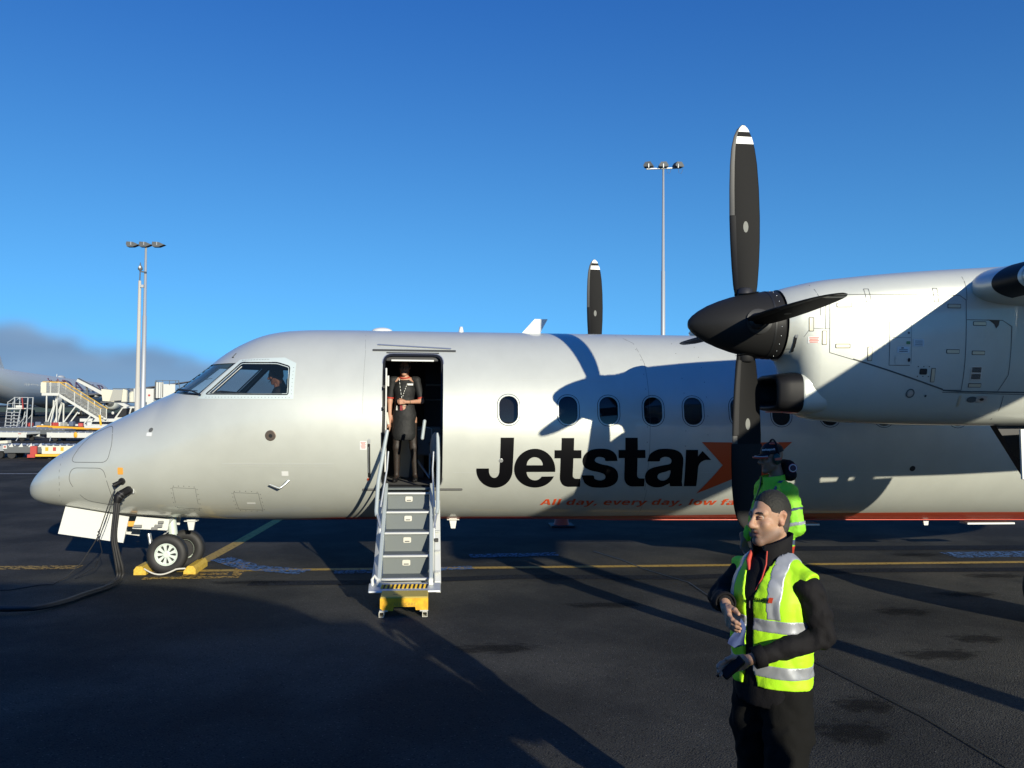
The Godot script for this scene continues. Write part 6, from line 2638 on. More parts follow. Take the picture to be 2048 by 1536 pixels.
	jk.chain([Vector3(0, 1.02, 0.01), Vector3(0, 1.18, 0.025), Vector3(0, 1.34, 0.0), Vector3(0, 1.44, -0.01)], [0.215, 0.225, 0.205, 0.15])
	jk.flat_z = 0.86
	jk.shape = func(p: Vector3, d: float) -> float:
		return maxf(d, 0.93 - p.y)
	part("jacket", jk.mesh(0.016), M.vest_old, o)
	for q in [[ls, le, lw, 1.0], [rs, re, rw, -1.0]]:
		var sl := wrinkled(field(0.035), 0.013, 13.0, 19 + int(q[3]))
		var a: Vector3 = q[0]
		var b: Vector3 = q[1]
		var c: Vector3 = q[2]
		sl.chain([Vector3(0.07 * q[3], 1.505, -0.01), a, a.lerp(b, 0.5), b, c], [0.08, 0.090, 0.086, 0.076, 0.056])
		part("sleeve", sl.mesh(0.014), M.vest_old, o)
		for e in [[0.45, 0.55, 0.096, M.navy], [0.86, 0.98, 0.090, M.tape]]:
			var g := wrinkled(field(0.035), 0.013, 13.0, 19 + int(q[3]))
			g.chain([Vector3(0.07 * q[3], 1.505, -0.01), a, a.lerp(b, 0.5), b, c], [0.084, 0.094, 0.090, 0.080, 0.060])
			var dir := (b - a).normalized()
			var l0: float = (b - a).length() * e[0]
			var l1: float = (b - a).length() * e[1]
			g.shape = func(p: Vector3, d: float) -> float:
				var t := (p - a).dot(dir)
				var off := (p - a - dir * t).length()
				return maxf(maxf(d, maxf(l0 - t, t - l1)), off - 0.12)
			part("sleeve_tape", g.mesh(0.012), e[3], o)
		var hd := hand_field(Transform3D(Basis(Vector3(0, 0, 1), (c - b).normalized(), Vector3(q[3], 0, 0)).orthonormalized(), c + (c - b).normalized() * 0.05), 1.05, [0.4, 0.45, 0.5, 0.5], Vector3(0.5, 0.8, -0.3), 1.0)
		hd.tint = tint
		part("hand", hd.mesh(0.007), M.skin, o)
	for t in [[1.245, 0.028], [1.06, 0.028]]:
		var g := wrinkled(field(0.04), 0.012, 8.0, 15)
		g.chain([Vector3(0, 1.02, 0.01), Vector3(0, 1.18, 0.025), Vector3(0, 1.34, 0.0), Vector3(0, 1.44, -0.01)], [0.219, 0.229, 0.209, 0.154])
		g.flat_z = 0.86
		g.shape = func(p: Vector3, d: float) -> float:
			return maxf(d, absf(p.y - t[0] - 0.15 * p.z + 0.02) - t[1])
		part("jacket_tape", g.mesh(0.014), M.navy, o)
	for x in [1.0, -1.0]:
		var g := wrinkled(field(0.04), 0.012, 8.0, 15)
		g.chain([Vector3(0, 1.02, 0.01), Vector3(0, 1.18, 0.025), Vector3(0, 1.34, 0.0), Vector3(0, 1.44, -0.01)], [0.220, 0.230, 0.210, 0.155])
		g.cap(Vector3(0.07 * x, 1.505, -0.01), Vector3(0.2 * x, 1.475, -0.02), 0.086, 0.096)
		g.flat_z = 0.86
		g.shape = func(p: Vector3, d: float) -> float:
			return maxf(d, maxf(absf(p.x - 0.145 * x) - 0.026, 1.24 - p.y))
		part("shoulder_tape", g.mesh(0.014), M.navy, o)
	var col := mb()
	var rings := []
	for q in [[1.50, 0.125, 0.12], [1.57, 0.108, 0.105], [1.625, 0.105, 0.105], [1.628, 0.098, 0.098], [1.56, 0.095, 0.095]]:
		var ring := []
		for i in 29:
			var a := deg_to_rad(lerpf(104.0, 436.0, i / 28.0))
			var fr := 0.5 + 0.5 * sin(a)
			ring.append(Vector3(q[1] * cos(a), q[0] - 0.03 * fr, q[2] * sin(a) + 0.0 + 0.02 * fr))
		rings.append(ring)
	skin(col, rings, false, false)
	part("collar", col, M.vest_old, o)
	var zp := mb()
	tube(zp, [Vector3(0.0, 1.60, 0.122), Vector3(0.0, 1.50, 0.140), Vector3(0.0, 1.38, 0.185), Vector3(0, 1.15, 0.222), Vector3(0, 0.98, 0.20)], 0.006, 6)
	part("zip", zp, M.dark_metal, o)
	var pr := part("chest_print", lettering("swissport", 0.022, 0.002), M.black_print, o)
	pr.transform = Transform3D(Basis(Vector3.UP, deg_to_rad(30.0)), Vector3(0.06, 1.40, 0.172))
	# red waist band, dark trousers, boots
	var wb := field(0.03)
	wb.cap(Vector3(0, 0.94, 0), Vector3(0, 0.99, 0), 0.195, 0.21)
	wb.flat_z = 0.86
	wb.shape = func(p: Vector3, d: float) -> float:
		return maxf(d, maxf(0.88 - p.y, p.y - 0.99))
	part("waist_band", wb.mesh(0.018), M.red, o)
	var tr := wrinkled(field(0.03), 0.009, 9.0, 28)
	for x in [1.0, -1.0]:
		tr.chain([Vector3(0.085 * x, 0.93, 0), Vector3(0.11 * x, 0.70, 0.005), Vector3(0.12 * x, 0.46, 0.015), Vector3(0.125 * x, 0.10, -0.02)], [0.125, 0.112, 0.088, 0.070])
	tr.shape = func(p: Vector3, d: float) -> float:
		return maxf(d, maxf(0.06 - p.y, p.y - 0.94))
	part("trousers", tr.mesh(0.02), M.navy, o)
	for x in [1.0, -1.0]:
		var sh := field(0.02)
		sh.chain([Vector3(0.125 * x, 0.055, -0.07), Vector3(0.135 * x, 0.045, 0.06), Vector3(0.145 * x, 0.04, 0.16)], [0.05, 0.05, 0.042])
		sh.shape = func(p: Vector3, d: float) -> float:
			return maxf(d, 0.004 - p.y)
		part("boot", sh.mesh(0.014), M.boot, o)


func attendant() -> void:
	var o := thing("person", "person in black dress with white lanyard standing in the aeroplane's open doorway", "person", Vector3(-0.36, 1.25, 0.34), deg_to_rad(-8.0))
	o.scale = Vector3(1.02, 1.02, 1.02)
	var skin_base := Color(0.48, 0.26, 0.17)
	var dark := Color(0.030, 0.020, 0.019)
	var rs := Vector3(-0.165, 1.385, 0.0)
	var re := Vector3(-0.205, 1.10, -0.015)
	var rw := Vector3(-0.195, 0.86, 0.03)
	var ls := Vector3(0.165, 1.385, 0.0)
	var le := Vector3(0.235, 1.10, -0.01)
	var lw := Vector3(0.075, 1.085, 0.165)
	var body := field(0.03)
	body.chain([Vector3(0, 0.90, 0), Vector3(0, 1.08, 0), Vector3(0, 1.27, 0)], [0.125, 0.10, 0.105])
	body.cap(ls, rs, 0.042, 0.042)
	body.cap(Vector3(0, 1.34, -0.01), Vector3(0, 1.47, 0.0), 0.06, 0.045)
	for q in [[ls, le, lw], [rs, re, rw]]:
		body.chain(q, [0.043, 0.034, 0.023])
	for q in [[Vector3(-0.085, 0.86, 0), Vector3(-0.095, 0.47, 0.03), Vector3(-0.10, 0.07, -0.01), Vector3(-0.11, 0.03, 0.12)], [Vector3(0.085, 0.86, -0.02), Vector3(0.13, 0.47, -0.02), Vector3(0.15, 0.07, -0.06), Vector3(0.17, 0.03, 0.06)]]:
		body.chain(q, [0.085, 0.052, 0.034, 0.028])
	body.tint = func(p: Vector3) -> Color:
		return skin_base if p.y > 0.80 else (dark if p.y > 0.06 else Color(0.01, 0.01, 0.01))
	part("body", body.mesh(0.012), M.skin, o)
	var h := node("head", o, Vector3(0, 1.56, 0.02))
	h.rotation = Vector3(0.0, 0.1, 0.0)
	var hf := head_field(0.90)
	hf.tint = face_tint(0.90, skin_base, 0.0)
	part("face", hf.mesh(0.007), M.skin, h)
	eyes(h, 0.90, plain_skin(skin_base))
	var hair := wrinkled(field(0.015), 0.003, 90.0, 6)
	hair.ball(Vector3(0, 0.040, -0.022) * 0.9, Vector3(0.088, 0.108, 0.108) * 0.9)
	hair.ball(Vector3(0, 0.03, -0.125) * 0.9, Vector3(0.04, 0.04, 0.035))
	hair.shape = hair_trim(0.9, [[0.12, 0.075], [0.09, 0.062], [0.05, 0.042], [0.0, 0.01], [-0.05, -0.03]], -0.075)
	part("hair", hair.mesh(0.008), M.hair, h)
	var dr := wrinkled(field(0.03), 0.004, 14.0, 33)
	dr.chain([Vector3(-0.005, 0.66, 0.01), Vector3(0, 0.90, 0), Vector3(0, 1.07, 0), Vector3(0, 1.25, 0.01), Vector3(0, 1.33, 0)], [0.168, 0.158, 0.128, 0.142, 0.105])
	dr.cap(Vector3(0.125, 1.362, -0.005), Vector3(-0.125, 1.362, -0.005), 0.050, 0.050)
	dr.flat_z = 0.78
	dr.shape = func(p: Vector3, d: float) -> float:
		return maxf(maxf(d, 0.57 - p.y), 0.066 - Vector2(p.x, p.z).length() if p.y > 1.38 else -1.0)
	part("dress", dr.mesh(0.011), M.dress, o)
	for q in [[ls, le, 1.0], [rs, re, -1.0]]:
		var a: Vector3 = q[0]
		var b: Vector3 = q[1]
		var sl := field(0.02)
		sl.chain([a + Vector3(-0.04 * q[2], 0.01, 0), a, a.lerp(b, 0.95)], [0.046, 0.050, 0.046])
		var dir := (b - a).normalized()
		var l := (b - a).length()
		sl.shape = func(p: Vector3, d: float) -> float:
			return maxf(d, (p - a).dot(dir) - l * 0.84)
		part("sleeve", sl.mesh(0.010), M.dress, o)
		var tr := mb()
		lathe(tr, [Vector2(0, 0.050), Vector2(0.018, 0.049), Vector2(0.018, 0.036)], Transform3D(Basis(dir.cross(Vector3.FORWARD).normalized(), dir.cross(dir.cross(Vector3.FORWARD)).normalized(), dir), a + dir * l * 0.80), 18, -1)
		part("sleeve_trim", tr, M.piping, o)
	var neck := mb()
	var pts := []
	for i in 17:
		var a := TAU * i / 16
		pts.append(Vector3(0.066 * cos(a), 1.425 - 0.014 * sin(a), 0.062 * sin(a) + 0.002))
	tube(neck, pts, 0.009, 8, false)
	part("collar_trim", neck, M.piping, o)
	# lanyard of white dashes, name badge, belt and keys
	for q in [[Vector3(-0.062, 1.40, 0.075), Vector3(-0.012, 1.12, 0.135)], [Vector3(0.055, 1.34, 0.105), Vector3(-0.006, 1.15, 0.135)]]:
		for k in 6:
			var st := mb()
			var a: Vector3 = q[0]
			var b: Vector3 = q[1]
			var bow := Vector3(0, 0, 0.016 * sin(PI * (k + 0.3) / 6.0))
			tube(st, [a.lerp(b, k / 6.0) + bow, a.lerp(b, (k + 0.62) / 6.0) + bow], 0.0042, 6)
			part("lanyard", st, M.white, o)
	part("name_badge", box_at(Vector3(0.095, 1.325, 0.112), Vector3(0.075, 0.024, 0.006), Basis(Vector3.UP, 0.3)), M.sticker, o)
	var belt := field(0.02)
	belt.cap(Vector3(0, 1.035, 0), Vector3(0, 1.055, 0), 0.136, 0.134)
	belt.flat_z = 0.78
	belt.shape = func(p: Vector3, d: float) -> float:
		return maxf(d, absf(p.y - 1.045) - 0.014)
	part("belt", belt.mesh(0.010), M.boot, o)
	part("buckle", box_at(Vector3(0.005, 1.045, 0.112), Vector3(0.045, 0.026, 0.008)), M.latch, o)
	var key := mb(false)
	prism(key, [Vector2(-0.012, -0.03), Vector2(0.014, -0.03), Vector2(0.004, 0.035), Vector2(-0.004, 0.03)], 0.006, Transform3D(Basis(Vector3.UP, -0.3), Vector3(-0.085, 1.005, 0.115)))
	part("key_tag", key, M.white, o)
	part("pass_card", box_at(Vector3(-0.022, 1.01, 0.125), Vector3(0.034, 0.075, 0.004)), mat(0.25, 0.03, 0.04, 0.5), o)
	var bangle := mb()
	var bd := (lw - le).normalized()
	lathe(bangle, [Vector2(-0.008, 0.027), Vector2(0, 0.030), Vector2(0.008, 0.027)], Transform3D(Basis(bd.cross(Vector3.UP).normalized(), bd.cross(bd.cross(Vector3.UP)).normalized(), bd), le.lerp(lw, 0.93)), 16)
	part("bangle", bangle, mat(0.75, 0.55, 0.30, 0.3, 0.8), o)
	var tint := func(_p: Vector3) -> Color: return skin_base
	var d1 := (rw - re).normalized()
	var b1 := Basis(Vector3(0, 0, 1), d1, Vector3(0, 0, 1).cross(d1)).orthonormalized()
	var h1 := hand_field(Transform3D(b1, rw + d1 * 0.035), 0.90, [0.16, 0.2, 0.24, 0.28], Vector3(0.35, 0.9, -0.2), 1.0)
	h1.tint = tint
	part("hand", h1.mesh(0.0055), M.skin, o)
	var d2 := Vector3(-0.95, 0.05, 0.18).normalized()
	var b2 := Basis(Vector3.UP, d2, Vector3.UP.cross(d2)).orthonormalized()
	var h2 := hand_field(Transform3D(b2, lw + d2 * 0.035), 0.88, [0.85, 0.9, 0.95, 0.95], Vector3(0.4, 0.8, -0.45), 1.0)
	h2.tint = tint
	part("hand", h2.mesh(0.0055), M.skin, o)
	for q in [Vector3(-0.105, 0.0, 0.05), Vector3(0.155, 0.0, 0.0)]:
		var sh := field(0.015)
		sh.chain([q + Vector3(0, 0.05, -0.06), q + Vector3(0, 0.028, 0.03), q + Vector3(0, 0.022, 0.085)], [0.034, 0.034, 0.026])
		sh.shape = func(p: Vector3, d: float) -> float:
			return maxf(d, 0.002 - p.y)
		part("shoe", sh.mesh(0.010), M.boot, o)


func pilot() -> void:
	var o := thing("person", "person in dark uniform seated behind the cockpit side window, looking ahead", "person", Vector3(-2.05, 1.98, 0.46), deg_to_rad(-90.0))
	var skin_base := Color(0.42, 0.20, 0.12)
	# seated: hips at the origin, forward is +z
	var ls := Vector3(0.18, 0.50, -0.02)
	var le := Vector3(0.22, 0.26, 0.08)
	var lw := Vector3(0.12, 0.28, 0.33)
	var body := field(0.03)
	body.chain([Vector3(0, 0.10, -0.06), Vector3(0, 0.30, -0.06), Vector3(0, 0.42, -0.04)], [0.12, 0.115, 0.125])
	body.cap(Vector3(0.18, 0.50, -0.02), Vector3(-0.18, 0.50, -0.02), 0.05, 0.05)
	body.cap(Vector3(0, 0.48, -0.02), Vector3(0, 0.60, 0.02), 0.06, 0.055)
	for x in [1.0, -1.0]:
		body.chain([Vector3(ls.x * x, ls.y, ls.z), Vector3(le.x * x, le.y, le.z), Vector3(lw.x * x, lw.y, lw.z)], [0.045, 0.038, 0.027])
		body.chain([Vector3(0.09 * x, 0.08, -0.04), Vector3(0.10 * x, 0.10, 0.36), Vector3(0.10 * x, -0.30, 0.42), Vector3(0.10 * x, -0.32, 0.54)], [0.08, 0.055, 0.04, 0.035])
	body.tint = func(_p: Vector3) -> Color: return skin_base
	part("body", body.mesh(0.02), M.skin, o)
	var h := node("head", o, Vector3(0, 0.735, 0.055))
	h.rotation = Vector3(0.28, -0.15, 0)
	var hf := head_field(0.94)
	hf.tint = face_tint(0.94, skin_base, 0.3)
	part("face", hf.mesh(0.007), M.skin, h)
	eyes(h, 0.94, plain_skin(skin_base))
	var hair := wrinkled(field(0.015), 0.003, 90.0, 16)
	hair.ball(Vector3(0, 0.040, -0.022) * 0.94, Vector3(0.083, 0.105, 0.104) * 0.94)
	hair.ball(Vector3(0, -0.02, -0.055) * 0.94, Vector3(0.066, 0.075, 0.062) * 0.94)
	hair.shape = hair_trim(0.94, [[0.12, 0.075], [0.08, 0.055], [0.05, 0.035], [0.0, 0.0], [-0.05, -0.03]], -0.085)
	part("hair", hair.mesh(0.008), M.hair, h)
	var band := mb()
	var pts := []
	for i in 13:
		var a := PI * i / 12.0
		pts.append(Vector3(0.095 * cos(a), 0.0 + 0.145 * sin(a), -0.02))
	tube(band, pts, 0.009, 6)
	part("headset_band", band, M.boot, h)
	for x in [1.0, -1.0]:
		var c := mb()
		skin_ball(c, Vector3(0.086 * x, -0.005, -0.015), Vector3(0.018, 0.036, 0.030), 14)
		part("headset_cup", c, M.boot, h)
	var mic := mb()
	tube(mic, [Vector3(0.09, -0.03, 0.0), Vector3(0.08, -0.07, 0.06), Vector3(0.03, -0.078, 0.105)], 0.004, 6)
	part("headset_boom", mic, M.boot, h)
	var jk := wrinkled(field(0.03), 0.005, 12.0, 41)
	jk.chain([Vector3(0, 0.08, -0.06), Vector3(0, 0.28, -0.06), Vector3(0, 0.44, -0.04)], [0.15, 0.145, 0.15])
	jk.cap(Vector3(0.17, 0.505, -0.02), Vector3(-0.17, 0.505, -0.02), 0.068, 0.068)
	for x in [1.0, -1.0]:
		jk.chain([Vector3(ls.x * x, ls.y, ls.z), Vector3(le.x * x, le.y, le.z), Vector3(lw.x * x, lw.y, lw.z)], [0.066, 0.058, 0.045])
	part("uniform", jk.mesh(0.014), M.dress, o)
	for x in [1.0, -1.0]:
		var c := Vector3(lw.x * x, lw.y, lw.z)
		var hd := hand_field(Transform3D(Basis(Vector3(0, 1, 0), Vector3(0, 0, 1), Vector3(1, 0, 0)), c + Vector3(0, 0, 0.05)), 0.95, [0.7, 0.75, 0.8, 0.8], Vector3(0.5, 0.8, -0.3), 1.0)
		hd.tint = body.tint
		part("hand", hd.mesh(0.008), M.skin, o)


# ------------------------------------------------------------------ things on the stand
func build_ramp_things() -> void:
	# ground power plug and its bundle of cables
	var gp := thing("ground_power_cable", "black ground power cable bundle plugged into the aeroplane's nose and trailing away", "cable")
	var plug := mb()
	box(plug, Vector3.ZERO, Vector3(0.20, 0.10, 0.10), Transform3D(Basis(Vector3.BACK, 0.55), Vector3(-3.90, 1.165, 0.90)), 0.02)
	part("plug", plug, M.boot, gp)
	var grip := mb()
	tube(grip, [Vector3(-3.90, 1.17, 0.94), Vector3(-3.945, 1.12, 0.975), Vector3(-3.955, 1.05, 0.98)], [0.05, 0.058, 0.045], 12)
	part("grip", grip, M.boot, gp)
	for k in 2:
		var ring := mb()
		tube(ring, [Vector3(-3.915 - 0.02 * k, 1.15 - 0.03 * k, 0.955 + 0.012 * k), Vector3(-3.922 - 0.02 * k, 1.14 - 0.03 * k, 0.962 + 0.012 * k)], 0.062, 14)
		part("clamp_ring", ring, M.dark_metal, gp)
	part("socket_frame", box_at(Vector3(-3.83, 1.205, 0.845), Vector3(0.085, 0.11, 0.03), Basis(Vector3.UP, -0.28)), M.alu, gp)
	var r := RandomNumberGenerator.new()
	r.seed = 8
	for k in 5:
		var o := Vector2.from_angle(TAU * k / 5.0) * 0.022
		var w := 0.5 + r.randf()
		var pts := []
		for q in [[-3.955, 1.04, 0.98, 1.0], [-3.965, 0.89, 0.985, 1.0], [-3.985, 0.61, 0.98, 1.0], [-3.955, 0.38, 0.96, 1.6 * w], [-3.925, 0.20, 0.94, 2.0 * w], [-3.925, 0.07, 0.94, 1.3], [-3.94, 0.03, 1.27, 1.4], [-4.03, 0.03, 1.75, 1.3], [-4.09, 0.03, 2.14, 1.4], [-4.20, 0.04, 2.50, 1.3], [-4.40, 0.05, 2.64, 1.2], [-5.1, 0.06, 2.68, 1.2], [-7.5, 0.06, 2.9, 1.2]]:
			var low: bool = q[1] < 0.1
			pts.append(Vector3(q[0] + o.x * q[3], q[1] + (absf(o.y) * 0.8 + 0.005 + gy(q[2]) if low else o.y), q[2] + o.y * q[3]))
		var c := Curve3D.new()
		for i in pts.size():
			var t: Vector3 = (pts[mini(i + 1, pts.size() - 1)] - pts[maxi(i - 1, 0)]) * 0.18
			c.add_point(pts[i], -t, t)
		c.bake_interval = 0.07
		var cable := mb()
		tube(cable, Array(c.get_baked_points()), 0.019, 8)
		part("cable", cable, M.rubber, gp)
	# interphone plug above it
	var ip := thing("interphone_plug", "small round black plug in a nose socket above the power cable", "plug")
	var st := mb()
	tube(st, [on_skin(-3.93, 1.315, -0.005), on_skin(-3.93, 1.315, 0.02)], 0.045, 16)
	part("socket", st, M.dark_metal, ip)
	var pl := mb()
	tube(pl, [on_skin(-3.93, 1.315, 0.02), on_skin(-3.955, 1.31, 0.07), on_skin(-3.99, 1.295, 0.10)], [0.026, 0.030, 0.034], 12)
	part("plug", pl, M.boot, ip)
	var lead := mb()
	tube(lead, [on_skin(-3.99, 1.295, 0.10), Vector3(-3.985, 1.22, 0.97), Vector3(-4.03, 1.10, 1.0), Vector3(-4.15, 0.74, 0.97), Vector3(-4.19, 0.62, 0.95), Vector3(-4.25, 0.51, 0.95), Vector3(-4.39, 0.28, 0.95), Vector3(-4.55, 0.12, 0.97), Vector3(-4.72, 0.02, 0.95), Vector3(-4.88, 0.015, 0.96), Vector3(-5.1, 0.02, 1.26), Vector3(-6.4, 0.03, 1.35)], 0.007, 6)
	part("lead", lead, M.rubber, ip)
	var chain := mb()
	tube(chain, [Vector3(-4.0, 1.10, 0.99), Vector3(-4.10, 0.78, 0.98), Vector3(-4.175, 0.60, 0.96), Vector3(-4.14, 0.42, 0.94), Vector3(-4.28, 0.2, 0.80), Vector3(-4.6, 0.02, 0.6)], 0.005, 6)
	part("lanyard_wire", chain, M.dark_metal, ip)
	for k in 7:
		var kn := mb()
		skin_ball(kn, Vector3(-4.165 - 0.012 * (k % 2) - 0.004 * k, 0.70 - 0.022 * k, 0.965), Vector3(0.012, 0.014, 0.010), 8)
		part("knot", kn, M.dark_metal, ip)

	# chocks and their rope
	for q in [["yellow wheel chock in front of the aeroplane's nose wheel", -3.875, 0.0], ["yellow wheel chock behind the aeroplane's nose wheel", -3.235, PI]]:
		var c := thing("wheel_chock", q[0], "wheel chock", Vector3(q[1], 0.0, 0.0), q[2], "yellow wheel chocks")
		var b := mb(false)
		prism(b, [Vector2(-0.085, 0.0), Vector2(0.075, 0.0), Vector2(0.075, 0.045), Vector2(0.02, 0.115), Vector2(-0.05, 0.115), Vector2(-0.085, 0.07)], 0.62)
		part("block", b, M.chock if M.has("chock") else chock_paint(), c)
	var rope := mb()
	var rp := []
	for k in 15:
		var t := k / 14.0
		rp.append(Vector3(lerpf(-3.82, -3.28, t), 0.085 - 0.07 * sin(PI * clampf(t * 1.25, 0, 1)), 0.32 + 0.05 * sin(PI * t)))
	tube(rope, rp, 0.011, 8)
	solo("chock_rope", rope, mat(0.55, 0.54, 0.48, 0.9), "pale rope linking the two yellow wheel chocks", "rope")

	# yellow step below the stairs
	var s := thing("step_stool", "low yellow step with square tube feet below the aircraft stairs", "step stool", Vector3(-0.26, gy(2.85), 2.84))
	var body := mb(false)
	prism(body, [Vector2(-0.255, 0.20), Vector2(0.255, 0.20), Vector2(0.255, 0.075), Vector2(0.125, 0.075), Vector2(0.118, 0.11), Vector2(-0.110, 0.11), Vector2(-0.118, 0.068), Vector2(-0.22, 0.068), Vector2(-0.235, 0.080), Vector2(-0.255, 0.095)], 0.012, Transform3D(Basis.IDENTITY, Vector3(0, 0, 0.19)))
	part("front_plate", body, M.yellow_step if M.has("yellow_step") else step_paint(), s)
	var top := mb()
	box(top, Vector3(0, 0.205, 0.0), Vector3(0.51, 0.022, 0.39), Transform3D(), 0.008)
	part("top_plate", top, mat(0.50, 0.38, 0.08, 0.85), s)
	part("back_plate", box_at(Vector3(0, 0.15, -0.19), Vector3(0.51, 0.10, 0.012)), M.yellow_step, s)
	part("end_plate", box_at(Vector3(-0.25, 0.15, 0), Vector3(0.012, 0.10, 0.37)), M.yellow_step, s)
	part("end_plate", box_at(Vector3(0.25, 0.15, 0), Vector3(0.012, 0.10, 0.37)), M.yellow_step, s)
	part("top_hole", box_at(Vector3(-0.10, 0.2175, 0.06), Vector3(0.05, 0.002, 0.03)), M.seal, s)
	for x in [-0.238, 0.222]:
		# hollow square tube, open at the front
		var f := mb(false)
		for e in [[0, 0.058, 0.054, 0.005], [0, 0.007, 0.054, 0.005], [-0.0245, 0.0325, 0.005, 0.046], [0.0245, 0.0325, 0.005, 0.046]]:
			box(f, Vector3(x + e[0], e[1], 0.0), Vector3(e[2], e[3], 0.44), Transform3D(), 0.0)
		part("foot", f, M.cabin_cream, s)
		part("foot_bracket", box_at(Vector3(x + (0.02 if x < 0 else -0.01), 0.068, 0.195), Vector3(0.09, 0.014, 0.02)), M.alu, s)
	var word := part("lettering", lettering("AEROCARE", 0.034, 0.002), mat(0.42, 0.26, 0.03, 0.7), s)
	word.position = Vector3(0.005, 0.137, 0.197)

	# black cover tied over the lower blade of the near propeller
	var cover := thing("propeller_cover", "black cloth cover strapped over the near propeller's lower blade tip", "cover", Vector3(3.16, 3.14, ENGINE_Z))
	var cv := blade_patch(1.20, 2.055, -0.02, 1.02, 0.012)
	var cn := part("sleeve", cv, M.boot, cover)
	cn.transform = Transform3D(Basis(Vector3.RIGHT, PI - 0.022), Vector3.ZERO)

	# cone behind the belly
	var cone := thing("traffic_cone", "orange traffic cone standing on the apron beyond the aeroplane's belly", "traffic cone", Vector3(2.56, 0, -4.15))
	var cb := mb()
	lathe(cb, [Vector2(0.03, 0.17), Vector2(0.05, 0.145), Vector2(0.62, 0.035), Vector2(0.63, 0.0)], Transform3D(Basis(Vector3.RIGHT, -PI / 2), Vector3.ZERO), 24)
	part("cone_body", cb, mat(0.62, 0.08, 0.03, 0.55), cone)
	part("base", box_at(Vector3(0, 0.02, 0), Vector3(0.46, 0.035, 0.46), Basis.IDENTITY, 0.01), M.rubber, cone)


func chock_paint() -> StandardMaterial3D:
	var m := mat(0.68, 0.47, 0.06, 0.7)
	m.uv1_triplanar = true
	m.uv1_scale = Vector3(3, 3, 3)
	m.albedo_texture = noise_tex(256, 0.03, 5, Color(0.90, 0.88, 0.82), Color(1, 1, 1), 51)
	M.chock = m
	return m


func step_paint() -> StandardMaterial3D:
	var m := mat(0.78, 0.44, 0.012, 0.5)
	m.uv1_triplanar = true
	m.uv1_scale = Vector3(2.2, 2.2, 2.2)
	m.albedo_texture = noise_tex(256, 0.02, 5, Color(0.90, 0.86, 0.80), Color(1, 1, 1), 52)
	M.yellow_step = m
	return m


# ------------------------------------------------------------------ the far apron
func build_background() -> void:
	M.bg_white = mat(0.56, 0.57, 0.53, 0.6)
	M.bg_galv = mat(0.46, 0.48, 0.48, 0.5, 0.4)
	M.bg_grey = mat(0.10, 0.11, 0.115, 0.7)
	M.bg_orange = mat(0.72, 0.36, 0.02, 0.55)
	M.bg_red = mat(0.42, 0.05, 0.04, 0.6)
	M.bg_yellow = mat(0.70, 0.42, 0.03, 0.6)
	M.canvas = mat(0.62, 0.60, 0.48, 0.85)
	M.canvas_grey = mat(0.36, 0.36, 0.32, 0.85)
	var mesh_m := mat(0.30, 0.30, 0.27, 0.6, 0.3)
	mesh_m.transparency = BaseMaterial3D.TRANSPARENCY_ALPHA_SCISSOR
	mesh_m.alpha_scissor_threshold = 0.5
	var im := Image.create(32, 32, false, Image.FORMAT_RGBA8)
	for y in 32:
		for x in 32:
			var on := (x + y) % 16 < 5 or (x - y + 32) % 16 < 5
			im.set_pixel(x, y, Color(1, 1, 1, 1.0 if on else 0.0))
	mesh_m.albedo_texture = ImageTexture.create_from_image(im)
	mesh_m.uv1_triplanar = true
	mesh_m.uv1_scale = Vector3(5, 5, 5)
	M.wire_mesh = mesh_m
	light_masts()
	boarding_stairs()
	ladder_stand()
	dollies()
	service_truck()
	wide_aeroplane()


